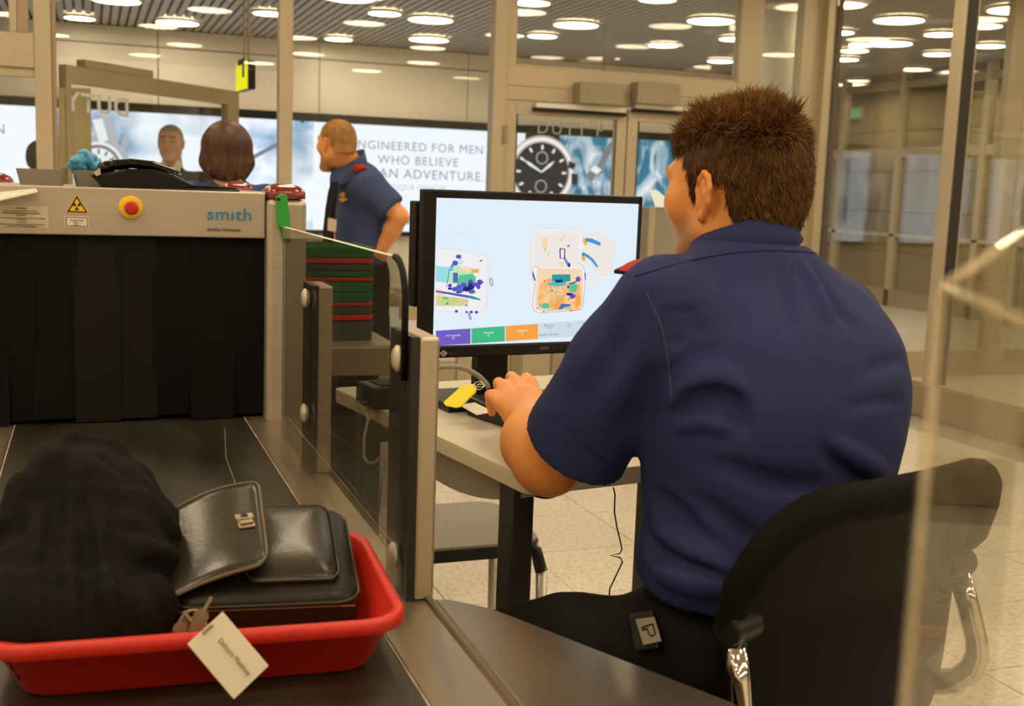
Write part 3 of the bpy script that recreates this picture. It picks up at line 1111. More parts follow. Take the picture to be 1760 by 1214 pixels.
# yellow direction sign hanging behind the partition
yy = 8.2
a, b = at(411, 100, Y=yy), at(431, 150, Y=yy+0.35)
t = thing('hanging_sign', (b[0], yy+0.2, b[2]), 'yellow hanging direction sign on two rods behind the open door', 'sign')
c0, c1 = at(411, 112, Y=yy), at(430, 98, Y=yy+0.0)
x0, x1 = c0[0], c1[0]
zt, zb_ = at(420, 103, Y=yy)[2], at(420, 153, Y=yy)[2]
MB().box(((x0+x1)/2+0.03, yy+0.15, (zt+zb_)/2), (0.05, 0.36, zt-zb_), rotz(0.09)).build('sign_box', M_BLACK, t, bevel=0.004)
MB().box(((x0+x1)/2-0.002, yy+0.15, (zt+zb_)/2), (0.012, 0.33, (zt-zb_)*0.94), rotz(0.09)).build('sign_face', light_print('sign_yellow', (0.85, 0.80, 0.02), 1.0), t)
for dy in (0.03, 0.27):
    MB().cyl(((x0+x1)/2+0.03, yy+dy, zt), ((x0+x1)/2+0.03, yy+dy, 2.99), 0.008, 8).build('rod', M_FRAME, t)
fx = (x0+x1)/2-0.012
fx -= 0.0
sgc = np.array([(x0+x1)/2, yy+0.15, 0])
def sgp(p): return sgc+rotz(0.09)@(np.array(p)-sgc)-np.array([0.004, 0, 0])
flat_poly('sign_arrow', [sgp(p) for p in [(fx, yy+0.00, zb_+.08), (fx, yy+0.06, zb_+.08), (fx, yy+0.06, zb_+.17), (fx, yy+0.2, zb_+.17), (fx, yy+0.2, zb_+.21), (fx, yy+0.0, zb_+.21)]], ad_dk, t, 0.002, (-1, 0, 0))
# ------------------------------------------------------------------ X-ray scanner
SY = 2.5
def rrect(cx, cy, hx, hy, r, n=6):
    P = []
    for (sx, sy, a0) in ((1, 1, 0), (-1, 1, PI/2), (-1, -1, PI), (1, -1, 3*PI/2)):
        for i in range(n+1):
            a = a0+PI/2*i/n
            P.append((cx+sx*(hx-r)+r*math.cos(a), cy+sy*(hy-r)+r*math.sin(a)))
    return P
M_SCAN = mat('scanner_steel', (0.47, 0.41, 0.33), 0.40, 0.55, var=0.06, vscale=3, bump=0.05, bscale=50, stretch=(1, 1, 14))
M_CURT = mat('curtain_rubber', (0.0045, 0.004, 0.0035), 0.62, var=0.25, vscale=3, spec=0.12)
M_CURT2 = mat('curtain_rubber_pale', (0.008, 0.007, 0.005), 0.55, var=0.25, vscale=3, spec=0.15)  # slightly lighter, less rough rubber for two of the strips
M_RED = mat('red_lens', (0.17, 0.008, 0.006), 0.22, var=0.05, coat=0.5)
scanner = thing('xray_scanner', (0.08, 2.9, 0), 'large steel x-ray baggage scanner with black strip curtain at left', 'scanner')
XL, XR = -0.19, 0.356
MB().bb(XL, XR, SY, SY+0.05, 1.197, 1.295).build('hood', M_SCAN, scanner, bevel=0.003)
MB().bb(XL-0.085, XR+0.085, SY+0.05, 3.42, 1.20, 1.292).build('top_cover', M_SCAN, scanner, bevel=0.004)
for x0, x1 in ((XL-0.088, XL-0.002), (XR+0.002, XR+0.088)):
    for y0, y1 in ((SY-0.012, SY+0.10), (3.34, 3.45)):
        col = MB().bb(x0, x1, y0, y1, 0.02, 1.283).build('column', M_SCAN, scanner, bevel=0.012, seg=3)
        cx, cy = (x0+x1)/2, (y0+y1)/2
        hx, hy = (x1-x0)/2, (y1-y0)/2
        rg = []
        for s_, z in ((1.0, 1.284), (1.0, 1.297), (0.97, 1.301), (0.8, 1.309), (0.5, 1.315), (0.12, 1.318)):
            rg.append([(x, y, z) for x, y in rrect(cx, cy, hx*s_, hy*s_, 0.025*s_)])
        MB().rings(rg).build('indicator_lens', M_RED, col, autosm=50)
MB().bb(XL-0.08, XL-0.01, SY+0.1, 3.36, 0.05, 1.20).build('side_panel', M_SCAN, scanner)
MB().bb(XR+0.012, XR+0.08, SY+0.1, 3.36, 0.05, 1.20).build('side_panel', M_SCAN, scanner)
MB().bb(XL-0.01, XR+0.012, 3.30, 3.36, 0.80, 1.20).build('tunnel_back', M_RUBBER, scanner)
MB().bb(XL-0.01, XR+0.012, SY+0.08, 3.36, 0.05, 0.775).build('base_cabinet', M_SCAN, scanner)
cuts = [-40, 10, 58, 131, 203, 266, 330, 398, 460]
for i in range(len(cuts)-1):
    x0, x1 = at(cuts[i], 560, Y=SY+0.03)[0], at(cuts[i+1], 560, Y=SY+0.03)[0]
    yb = SY+0.022+(0.006 if i % 2 else 0.0)
    mb = MB()
    rg = []
    for k in range(7):
        z = 1.215-(1.215-(0.803+0.004*(i % 3)))*k/6
        dy = -0.006*math.sin(k/6*PI)*(1 if i % 2 else -0.6)-0.010*(k/6)**2*(i % 3 == 0)
        rg.append([(x0-0.004, yb+dy, z), (x1+0.004, yb+dy, z), (x1+0.004, yb+dy+0.003, z), (x0-0.004, yb+dy+0.003, z)])
    mb.rings(rg).build('curtain_strip', M_CURT2 if i in (3, 4) else M_CURT, scanner)
# markings on the hood
fy = SY-0.0006
def hood_poly(name, px, m, parent=None, th=0.0008):
    return flat_poly(name, [at(x, y, Y=fy) for x, y in px], m, parent or scanner, th, (0, -1, 0))
M_LAB = mat('label_cream', (0.62, 0.54, 0.40), 0.5)
M_LABW = mat('label_white', (0.78, 0.72, 0.60), 0.5)
M_INK = mat('ink_black', (0.015, 0.012, 0.010), 0.6)
M_YEL = mat('sign_yellow_paint', (0.82, 0.52, 0.02), 0.4, var=0.04)
hood_poly('warning_label', [(-30, 351), (82, 355), (84, 391), (-30, 388)], M_LAB)
def hood_text(body, px, py, wpx, m, th=0.0012, align='LEFT', spacing=1.0, sx=1.0, hpx=None, bold=0.012):
    o = text_mesh('lettering', body, m, scanner, (0, 0, 0), (1, 0, 0), (0, 0, 1), 1.0, 'LEFT', th, spacing, offset=bold)
    co = np.array([v.co[:] for v in o.data.vertices])
    w = co[:, 0].max()-co[:, 0].min()
    p0, p1 = at(px, py, Y=fy), at(px+wpx, py, Y=fy)
    s = (p1[0]-p0[0])/w
    sz = s
    if hpx:
        sz = (hpx/690)/(co[:, 2].max()-max(0, co[:, 2].min()))
    out = np.stack([p0[0]+(co[:, 0]-co[:, 0].min())*s, fy-0.0022+co[:, 1]*0.3, p0[2]+co[:, 2]*sz], 1)
    o.data.vertices.foreach_set('co', out.ravel())
    o.data.update()
    return o
M_INKB = mat('ink_brown', (0.05, 0.035, 0.02), 0.6)
hood_text('WARNUNG', 27, 359, 18, M_INKB)
hood_text('NICHT UNTER DIE BLEIVORHANGE GREIFEN', 8, 363, 56, M_INKB)
hood_text('KEINE EINGRIFFE IN DAS GERAT IM BETRIEB', 4, 367, 64, M_INKB)
hood_text('CAUTION', 28, 371, 16, M_INKB)
hood_text('DO NOT REACH INTO TUNNEL WHEN CONVEYOR IS RUNNING', -2, 375, 80, M_INKB)
hood_text('IN THE DEVICE', 27, 378.5, 19, M_INKB)
hood_text('ATTENTION', 28, 382.5, 17, M_INKB)
hood_text('NE METTEZ PAS LES MAINS EN DESSOUS DES RIDEAUX', 0, 386, 78, M_INKB)
hood_text('PENDANT LE FONCTIONNEMENT', 11, 389.5, 52, M_INKB)
# radiation sign
hood_poly('radiation_sign', [(132, 334), (153, 367.5), (113, 366)], M_YEL)
sg = hood_poly('radiation_sign', [(132, 336.2), (150.6, 366), (115, 364.7)], M_INK, th=0.0012)
hood_poly('radiation_sign', [(132, 341), (146.6, 363.6), (119.3, 362.6)], M_YEL, th=0.0016)
cpx = (132, 354.5)
for a0 in (90, 210, 330):
    pts = []
    for k in range(7):
        a = math.radians(a0-28+56*k/6)
        pts.append((cpx[0]+7.2*math.cos(a), cpx[1]+7.2*math.sin(a)))
    for k in range(7):
        a = math.radians(a0+28-56*k/6)
        pts.append((cpx[0]+2.3*math.cos(a), cpx[1]+2.3*math.sin(a)))
    hood_poly('trefoil_blade', pts, M_INK, th=0.0020)
hood_poly('trefoil_hub', disc_px(cpx[0], cpx[1], 1.4, 12), M_INK, th=0.0020)
hood_poly('inspection_label', [(111.5, 371.5), (152, 373), (152, 391.5), (111.5, 390)], M_LABW)
hood_poly('inspection_label', [(113, 373), (150.6, 374.3), (150.6, 390.2), (113, 388.7)], M_INK, th=0.0012)
hood_poly('inspection_label', [(114.5, 374.2), (149.4, 375.5), (149.4, 389.0), (114.5, 387.6)], M_LABW, th=0.0016)
hood_text('Fertigprufung', 121, 379.6, 23, M_INK)
hood_text('Heute  1', 126, 383.8, 13, M_INK)
hood_text('Tage  1', 126, 388, 12, M_INK)
# emergency stop
e = at(225, 357, Y=SY)
r1 = at(246, 357, Y=SY)[0]-e[0]
es = MB().lathe([(r1, 0), (r1, 0.006), (r1*0.9, 0.012), (r1*0.62, 0.013)], e, 32, (0, -1, 0)).build('stop_collar', mat('stop_yellow', (0.85, 0.55, 0.01), 0.4), scanner, autosm=30)
MB().lathe([(r1*0.45, 0.01), (r1*0.45, 0.022), (r1*0.58, 0.024), (r1*0.58, 0.034), (r1*0.45, 0.038), (r1*0.1, 0.039)], e, 32, (0, -1, 0)).build('stop_button', mat('stop_red', (0.50, 0.015, 0.008), 0.45), es, autosm=30)
M_BLUE = mat('logo_blue', (0.03, 0.20, 0.42), 0.5)
hood_text('sm\u0131th', 356, 377.5, 76, M_BLUE, spacing=1.08, hpx=17.5)
hood_text('Smiths Heimann', 356, 397, 57, M_INK, spacing=1.04)

# green scraper handle hooked on the right column
yv = SY-0.022
t = thing('green_handle', at(488, 375, Y=yv), 'bright green plastic scraper handle hooked on the scanner column', 'handle')
MB().prism([at(x, y, Y=yv) for x, y in ((475, 340), (478, 336), (486, 334), (492, 335), (494, 339), (500, 394), (498, 396), (480, 391), (478, 388))], (0, 0.010, 0)).build('grip', mat('green_plastic', (0.02, 0.36, 0.04), 0.42, var=0.05), t, bevel=0.003, seg=3)
h = at(478.5, 343, Y=yv-0.001)
MB().cyl(h, h+np.array([0, 0.003, 0]), 0.004, 14).build('hanging_hole', M_INK, t)
MB().prism([at(x, y, Y=yv+0.002) for x, y in ((482, 391), (498, 396), (500, 417), (486, 413))], (0, 0.005, 0)).build('blade', mat('green_blade', (0.03, 0.16, 0.04), 0.4), t)

# ------------------------------------------------------------------ on top of the scanner
ST = 1.292
def open_box(name, x0, x1, y0, y1, z0, z1, m, label, cat, group=None, flare=0.008):
    t = thing(name, ((x0+x1)/2, (y0+y1)/2, z0), label, cat, group)
    cx, cy, hx, hy = (x0+x1)/2, (y0+y1)/2, (x1-x0)/2, (y1-y0)/2
    rg = []
    for e, z in ((0.0, z0+0.003), (0.0, z0), (flare, z1), (flare-0.004, z1), (-0.004, z0+0.004)):
        ee = e if z != z0+0.003 else -hx*0.5
        rg.append([(x, y, z) for x, y in rrect(cx, cy, hx+e-flare, hy+e-flare, 0.008, 3)])
    rg = rg[1:]
    MB().rings(rg).build('shell', m, t, autosm=40)
    return t
M_GREYB = mat('grey_tray', (0.24, 0.225, 0.18), 0.5, var=0.05)
a, b = at(28, 290, Y=2.75), at(113, 290, Y=2.75)
gb = open_box('grey_box', a[0], b[0], 2.72, 2.86, ST, a[2]+0.001, M_GREYB, 'empty grey plastic box on the scanner, left of the gloves', 'box')
a, b = at(124, 292, Y=2.80), at(192, 292, Y=2.80)
gb2 = open_box('grey_box', a[0], b[0], 2.80, 2.95, ST, a[2], M_GREYB, 'grey plastic box holding blue gloves behind the telephone', 'box')
gx, gy = at(151, 270, Y=2.875)[0], 2.875
gz = at(151, 276, Y=2.875)[2]
gl = Soft((gx-0.08, gy-0.07, ST-0.01), (gx+0.08, gy+0.07, ST+0.12), 0.0025)
g2 = np.random.default_rng(5)
for k in range(16):
    c = np.array([gx, gy, gz-0.012])+np.clip(g2.normal(0, 1, 3), -1.5, 1.5)*np.array([0.021, 0.02, 0.009])
    gl.ell(c+np.array([0, 0, 0.01]), (0.019, 0.013, 0.010), eul(*(g2.uniform(-1, 1, 3)*1.2)), k=0.003)
gl.rough(0.0018, 0.012, 3)
t = thing('nitrile_gloves', (gx, gy, ST), 'crumpled blue disposable gloves heaped in a grey box', 'gloves')
soft_mesh('glove_heap', [gl], mat('glove_blue', (0.08, 0.36, 0.66), 0.45, var=0.12), t)

# telephone
t = thing('telephone', (0.12, 2.68, ST), 'black desk telephone with handset lying on top of the scanner', 'telephone')
a, b = at(152, 320, Y=2.66), at(300, 320, Y=2.66)
x0, x1 = a[0], b[0]
M_PH = mat('phone_black', (0.0035, 0.0035, 0.003), 0.2, var=0.05, spec=0.25)
# wedge body, high at the back
def zpx(px, py, Y): return at(px, py, Y=Y)[2]
body = MB()
prof = [(152, 299), (166, 312), (176, 325), (300, 329), (345, 324), (318, 310), (300, 301), (262, 291), (215, 290), (190, 296)]
P = [at(x, y, Y=2.62) for x, y in prof]
body.prism(P, (0, 0.16, 0)).build('body', M_PH, t, bevel=0.006, seg=3)
hs = Soft(at(160, 340, Y=2.66)-np.array([0.02, 0.07, 0.02]), at(320, 260, Y=2.66)+np.array([0.02, 0.07, 0.02]), 0.0022)
path = [(178, 287), (195, 284), (225, 281), (262, 285), (290, 295), (302, 304)]
P = [at(x, y, Y=2.665) for x, y in path]
hs.chain(P, [0.012, 0.0115, 0.0105, 0.0105, 0.012, 0.0135], k=0.001, s=((0, 1, 0), 1.9))
hs.cap(at(180, 291, Y=2.665), at(184, 297, Y=2.665), 0.012, 0.011, k=0.01, s=((0, 1, 0), 1.8))
hs.cap(at(296, 303, Y=2.665), at(298, 307, Y=2.665), 0.013, 0.011, k=0.01, s=((0, 1, 0), 1.8))
soft_mesh('handset', [hs], M_PH, t)
MB().prism([at(x, y, Y=2.60) for x, y in ((160, 297), (172, 288), (173, 300), (166, 303))], (0, 0.04, 0)).build('cradle', mat('phone_grey', (0.45, 0.40, 0.32), 0.5), t)
coil = []
A, B = at(300, 322, Y=2.63), at(408, 327, Y=2.60)
for i in range(421):
    s_ = i/420
    p = A+(B-A)*s_+np.array([0, 0.004*math.sin(s_*9), 0.003*math.sin(s_*PI)])
    coil.append(p+0.0042*np.array([0, math.cos(2*PI*42*s_), math.sin(2*PI*42*s_)]))
MB().tube(coil, 0.0013, 5).build('coiled_cord', M_PH, t, smooth=True)
a, b = at(296, 328, Y=2.56), at(413, 331, Y=2.56)
MB().bb(a[0], b[0], 2.57, 2.61, ST, ST+0.007).build('handset_rest', M_PH, t, bevel=0.002)

# clear document sleeve sticking out over the hood
t = thing('plastic_card', at(20, 338, Y=2.46), 'clear white plastic sleeve jutting over the scanner edge at far left', 'card')
MB().prism([at(-30, 352, Y=2.40), at(-30, 331, Y=2.52), at(62, 325.5, Y=2.50), at(65, 331, Y=2.44)], (0, 0, 0.002)).build('sleeve', mat('sleeve_white', (0.75, 0.70, 0.62), 0.25, coat=0.4), t)

# ------------------------------------------------------------------ conveyor
conv = thing('conveyor', (0.08, 1.4, 0), 'steel belt conveyor with dark worn belt feeding the scanner', 'conveyor')
BZ = 0.80
M_BELT = mat('conveyor_belt', (0.020, 0.0165, 0.009), 0.40, var=0.35, vscale=4, bump=0.10, bscale=90, stretch=(3, 0.6, 1), rvar=0.10, spec=0.6)
bm_ = MB().bb(-0.151, 0.314, 0.25, 3.3, BZ-0.012, BZ).build('belt', M_BELT, conv)
for x in (-0.1515, 0.3145):
    MB().bb(x-0.001, x+0.001, 0.25, SY+0.02, BZ-0.004, BZ+0.0012).build('belt_edge', mat('belt_edge', (0.40, 0.33, 0.22), 0.6, var=0.5, vscale=20), conv)
for x in (0.166,):
    MB().tube([(0.262, 2.42, BZ+0.0004), (0.235, 2.15, BZ+0.0004), (0.23, 1.95, BZ+0.0004)], 0.0007, 4).build('scratch', mat('scratch', (0.30, 0.25, 0.15), 0.6), conv)
MB().bb(0.316, 0.40, 0.25, SY+0.05, BZ-0.07, BZ-0.001).build('side_rail', M_STEEL_H, conv, bevel=0.003)
MB().bb(-0.235, -0.153, 0.25, SY+0.05, BZ-0.07, BZ-0.001).build('side_rail', M_STEEL_H, conv, bevel=0.003)
MB().bb(-0.22, 0.385, 0.3, SY+0.05, 0.45, BZ-0.075).build('belt_housing', M_RUBBER, conv)
for x in (-0.18, 0.34):
    for y in (0.5, 2.1):
        MB().bb(x-0.03, x+0.03, y-0.03, y+0.03, 0, 0.45).build('leg', M_STEEL, conv)
MB().cyl((0.398, 0.3, BZ), (0.398, 1.335, BZ), 0.0055, 10).build('bead', mat('bead_steel', (0.42, 0.34, 0.24), 0.3, 0.8), conv, smooth=True)
stab = thing('side_table', (0.55, 0.9, 0), 'stainless steel side table beside the conveyor, in front of the officer', 'table')
poly = [(0.405, 1.335), (0.425, 1.33), (0.466, 1.287), (0.62, 0.97), (0.70, 0.62), (0.70, 0.25), (0.405, 0.25)]
M_TABLE = mat('steel_worktop', (0.24, 0.195, 0.135), 0.32, 0.85, var=0.12, vscale=4, stretch=(2, 1, 1), rvar=0.04)
MB().prism([(x, y, BZ-0.035) for x, y in poly], (0, 0, 0.035)).build('worktop', M_TABLE, stab, bevel=0.003)
for x, y in ((0.43, 1.2), (0.58, 0.45), (0.43, 0.45)):
    MB().bb(x-0.02, x+0.02, y-0.02, y+0.02, 0, BZ-0.035).build('leg', M_STEEL, stab)

# ------------------------------------------------------------------ scratched guard screen on two posts
M_GUARD = glass_mat('guard_acrylic', (0.93, 0.92, 0.88), 1.0, haze=0.012, hcol=(0.6, 0.55, 0.45))
gs = thing('guard_screen', (0.37, 1.8, BZ), 'clear scratched acrylic guard screen on two steel posts beside the belt', 'screen')
GXX = 0.362
def prof_guard(x):
    zt = at(600, 421, X=GXX)[2]
    pts = [(2.30, BZ+0.002), (2.30, zt-0.006), (2.294, zt)]
    for i in range(9):
        a = PI/2*i/8
        pts.append((1.36+0.055-0.055*math.sin(a), zt-0.055+0.055*math.cos(a)))
    pts += [(1.36, BZ+0.002)]
    return [(x, y, z) for y, z in pts]
MB().prism(prof_guard(GXX), (0.006, 0, 0)).build('sheet', M_GUARD, gs)
zt = at(600, 421, X=GXX)[2]
MB().bb(GXX-0.0005, GXX+0.0065, 1.415, 2.294, zt-0.0003, zt+0.0007).build('polished_edge', mat('acrylic_edge', (0.85, 0.80, 0.68), 0.25), gs)
arc = [(GXX+0.003, 1.36+0.055-0.055*math.sin(PI/2*i/8)-0.001, zt-0.055+0.055*math.cos(PI/2*i/8)) for i in range(9)]
MB().tube(arc+[(GXX+0.003, 1.358, 1.08)], 0.0045, 8).build('edge_trim', M_RUBBER, gs, smooth=True)
M_BRK = mat('bracket_black', (0.012, 0.011, 0.010), 0.35)
for y0, y1 in ((1.335, 1.445), (2.0, 2.10)):
    ptop = 1.137 if y0 < 1.5 else 1.14
    po = MB().bb(0.3785, 0.4045, y0, y1, BZ, ptop).build('post', M_STEEL, gs, bevel=0.004)
    MB().bb(0.3685, 0.3785, y0+0.002, y1-0.002, BZ, ptop).build('clamp_strip', M_BRK, po)
    for z in ((1.105, 0.848) if y0 < 1.5 else (1.115, 0.905)):
        yc = (y0+y1)/2-0.012
        MB().lathe([(0.017, 0), (0.017, 0.002), (0.012, 0.006), (0.004, 0.0075)], (GXX, yc, z), 20, (-1, 0, 0)).build('bolt', mat('bolt_steel', (0.62, 0.55, 0.44), 0.38, 0.6), po, autosm=40)
# ------------------------------------------------------------------ red tray with its contents
tr_a = math.radians(-4.0)
TC = np.array([0.112, 1.285, BZ+0.001])
RT = rotz(tr_a)
tray = thing('red_tray', tuple(TC), 'red plastic security tray on the belt holding a jacket and bag', 'tray')
M_REDT = mat('red_tray_plastic', (0.52, 0.016, 0.006), 0.42, var=0.10, vscale=9, bump=0.04, bscale=70)
rg = []
def tring(hx, hy, r, z, wav=0.0):
    out = []
    for x, y in rrect(0, 0, hx, hy, r, 10):
        zz = z
        if wav and x > hx-0.06:
            zz = z-wav*math.exp(-((y-0.03)/0.07)**2)
        out.append(TC+RT@np.array([x, y, zz]))
    return out
spec = [(0.100, 0.10, 0.03, 0.0, 0), (0.172, 0.127, 0.03, 0.0, 0), (0.178, 0.133, 0.034, 0.004, 0), (0.201, 0.156, 0.045, 0.052, 0.006),
        (0.209, 0.164, 0.048, 0.0525, 0.008), (0.212, 0.167, 0.05, 0.055, 0.008), (0.212, 0.167, 0.05, 0.066, 0.010), (0.209, 0.164, 0.048, 0.069, 0.010),
        (0.203, 0.158, 0.045, 0.069, 0.010), (0.200, 0.155, 0.043, 0.064, 0.010), (0.176, 0.131, 0.032, 0.007, 0), (0.168, 0.123, 0.028, 0.0035, 0), (0.09, 0.09, 0.028, 0.0035, 0)]
MB().rings([tring(*s_) for s_ in spec]).build('shell', M_REDT, tray, smooth=True)

def tp(x, y, z): return TC+RT@np.array([x, y, z])
# leather satchel lying on its back
bag = thing('leather_bag', tuple(tp(0.09, 0.02, 0.004)), 'black leather satchel with open flap and silver clasp in red tray', 'bag')
M_LEA = mat('black_leather', (0.009, 0.007, 0.0045), 0.40, var=0.15, vscale=25, bump=0.08, bscale=160, spec=0.28)
M_LEA2 = mat('brown_black_leather', (0.020, 0.015, 0.008), 0.28, var=0.15, vscale=18, bump=0.08, bscale=160, spec=0.5)
M_STITCH = mat('tan_stitch', (0.34, 0.21, 0.07), 0.7)
FLp, FRp, BRp, BLp = [np.array(p) for p in ((0.074, 1.225, 0.868), (0.276, 1.195, 0.868), (0.304, 1.425, 0.902), (0.098, 1.455, 0.902))]
def bagp(u, v, h=0.0):
    """u left to right, v front to back on the bag's upper face, h above it"""
    p = (FLp*(1-u)+FRp*u)*(1-v)+(BLp*(1-u)+BRp*u)*v
    return p+h*nrm(np.cross(FRp-FLp, BLp-FLp))
def rr01(e, r, n=6):
    return [(x, y) for x, y in rrect(0.5, 0.5, 0.5-e, 0.5-e, r, n)]
rgs = []
for e, h in ((0.06, -0.058), (0.015, -0.056), (0.0, -0.050), (-0.005, -0.025), (0.0, -0.006), (0.02, 0.0), (0.06, 0.003), (0.2, 0.005), (0.4, 0.006)):
    rgs.append([bagp(u, v, h) for u, v in rr01(e, 0.12 if e < 0.3 else 0.06)])
rgs = [[np.array([q[0], q[1], max(q[2], BZ+0.007)]) for q in r_] for r_ in rgs]
MB().rings(rgs).build('body', M_LEA, bag, smooth=True)
# welt round the edge and its stitching
MB().tube([bagp(u, v, -0.008) for u, v in rr01(-0.008, 0.13, 8)]+[bagp(*rr01(-0.008, 0.13, 8)[0], -0.008)], 0.0022, 6).build('welt', M_LEA2, bag, smooth=True)
st = MB()
fr = [(0.02+0.96*i/60, -0.012) for i in range(61)]
for i in range(60):
    st.cyl(bagp(fr[i][0]+0.002, fr[i][1], -0.012), bagp(fr[i][0]+0.011, fr[i][1], -0.012), 0.0006, 4)
tag(st.build('stitching', M_STITCH, bag), kind='stuff')
# puffed front pocket
rgs = []
for e, h in ((0.0, 0.002), (0.0, 0.008), (0.03, 0.012), (0.12, 0.017), (0.25, 0.020), (0.42, 0.021)):
    rgs.append([bagp(0.40+0.50*u, 0.10+0.84*v, h) for u, v in rr01(e, 0.13 if e < 0.2 else 0.07)])
pk = MB().rings(rgs).build('pocket', M_LEA2, bag, smooth=True)
MB().tube([bagp(0.40+0.50*u, 0.10+0.84*v, 0.009) for u, v in rr01(-0.01, 0.14, 8)]+[bagp(0.40+0.50*rr01(-0.01, 0.14, 8)[0][0], 0.10+0.84*rr01(-0.01, 0.14, 8)[0][1], 0.009)], 0.0016, 6).build('pocket_welt', M_LEA2, pk, smooth=True)
# open flap: a bent sheet hinged on the left
NU, NV = 15, 15
c00, c01 = at(287, 1030, Z=0.872), at(300, 874, Z=0.925)
c10, c11 = at(461, 962, Z=0.905), at(444, 824, Z=0.952)
def flp(u, v, th=0.0):
    lo = c00*(1-v)+c01*v
    hi = c10*(1-v)+c11*v
    p = lo*(1-u)+hi*u
    p = p+np.array([0, 0, 0.009*math.sin(PI*min(1, u*1.1))*(1-0.3*v)-0.006*math.sin(PI*u)*math.exp(-v/0.12)])
    cr = 0.10*(max(0, u-0.9)/0.1)**2                       # rounded outer corners
    p = p+(hi-lo)*0.0
    return p+np.array([0, 0, -th])
def corner(u, v):
    r = 0.12
    # pull the two outer corners in
    for vc in (0, 1):
        du, dv = u-(1-r), (v-(1-r)) if vc else (r-v)
        if du > 0 and dv > 0:
            l = math.hypot(du, dv)
            m_ = max(du, dv)
            du, dv = du*m_/l, dv*m_/l
            u = 1-r+du
            v = (1-r+dv) if vc else (r-dv)
    return u, v
V, F = [], []
for s_ in (0, 1):
    for i in range(NU):
        for j in range(NV):
            u, v = corner(i/(NU-1), j/(NV-1))
            V.append(flp(u, v, 0.004*s_))
n_ = NU*NV
for i in range(NU-1):
    for j in range(NV-1):
        q = (i*NV+j, (i+1)*NV+j, (i+1)*NV+j+1, i*NV+j+1)
        F.append(q)
        F.append(tuple(n_+k for k in q[::-1]))
bd = [(i, 0) for i in range(NU)]+[(NU-1, j) for j in range(1, NV)]+[(i, NV-1) for i in range(NU-2, -1, -1)]+[(0, j) for j in range(NV-2, 0, -1)]
for k in range(len(bd)):
    a_, b_ = bd[k], bd[(k+1) % len(bd)]
    ia, ib = a_[0]*NV+a_[1], b_[0]*NV+b_[1]
    F.append((ia, n_+ia, n_+ib, ib))
flap = MB().add(V, F).build('flap', M_LEA2, bag, smooth=True)
edge = [flp(*corner(i/24, 0.0), 0.001) for i in range(25)]+[flp(*corner(1.0, j/24), 0.001) for j in range(1, 25)]+[flp(*corner(1-i/24, 1.0), 0.001) for i in range(1, 25)]
MB().tube(edge, 0.0022, 6).build('flap_binding', mat('binding_leather', (0.085, 0.060, 0.032), 0.45, var=0.2, vscale=60), flap, smooth=True)
# clasp
def fpt(px, py):
    # point on the flap under a pixel, by search over the sheet
    best, bp_ = 1e9, None
    for i in range(41):
        for j in range(41):
            p = flp(i/40, j/40)
            q = p-CPOS
            d = q@FWD
            x, y = 880+FPX*(q@RGT)/d, 607-FPX*(q@UPV)/d
            e_ = (x-px)**2+(y-py)**2
            if e_ < best:
                best, bp_ = e_, (i/40, j/40)
    return bp_
u0, v0 = fpt(421, 900)
pc = flp(u0, v0)
ux = nrm(flp(u0+0.05, v0)-flp(u0-0.05, v0))
uy = nrm(flp(u0, v0+0.05)-flp(u0, v0-0.05))
un = nrm(np.cross(ux, uy))
RC = np.stack([ux, nrm(np.cross(un, ux)), un], 1)
M_SILV = mat('silver_clasp', (0.62, 0.56, 0.46), 0.22, 0.95)
cl = MB()
MB().box(pc+un*0.002, (0.019, 0.024, 0.003), RC).build('clasp_plate', M_SILV, flap, bevel=0.001)
MB().box(pc+un*0.0055+RC[:, 1]*0.005, (0.021, 0.010, 0.005), RC).build('clasp_latch', M_SILV, flap, bevel=0.001)
MB().box(pc+un*0.0055-RC[:, 1]*0.008, (0.015, 0.004, 0.005), RC).build('clasp_latch', M_SILV, flap, bevel=0.001)
MB().box(pc+un*0.0085+RC[:, 1]*0.005, (0.007, 0.005, 0.002), RC).build('clasp_keyhole', M_INK, flap)

# jacket heaped in the tray
J = Soft((-0.20, 1.08, BZ), (0.125, 1.60, 1.06), 0.0045)
def J_(px, py, Y): return at(px, py, Y=Y)
core = [((-0.02, 1.29, 0.860), (0.080, 0.12, 0.050)), ((-0.018, 1.39, 0.905), (0.062, 0.085, 0.080)), ((-0.012, 1.42, 0.955), (0.042, 0.050, 0.045)),
        ((-0.085, 1.25, 0.848), (0.055, 0.10, 0.038)), ((0.035, 1.34, 0.895), (0.050, 0.09, 0.058)), ((0.025, 1.39, 0.935), (0.042, 0.05, 0.045)), ((0.035, 1.24, 0.855), (0.042, 0.06, 0.035)), ((-0.045, 1.22, 0.855), (0.085, 0.06, 0.036)), ((-0.062, 1.33, 0.885), (0.045, 0.07, 0.052)), ((-0.075, 1.27, 0.87), (0.045, 0.06, 0.05))]
for c, r in core:
    J.ell(c, r, k=0.04)
for fo in [[(130, 757, 1.44, .009), (190, 775, 1.44, .010), (240, 820, 1.42, .011), (285, 890, 1.38, .012), (297, 925, 1.34, .010)],
           [(118, 764, 1.43, .012), (80, 800, 1.40, .013), (42, 840, 1.36, .014), (8, 900, 1.31, .015)]]:
    J.chain([J_(x, y, Y) for x, y, Y, r in fo], [r for *_, r in fo], k=0.02)
jf = folder(J)
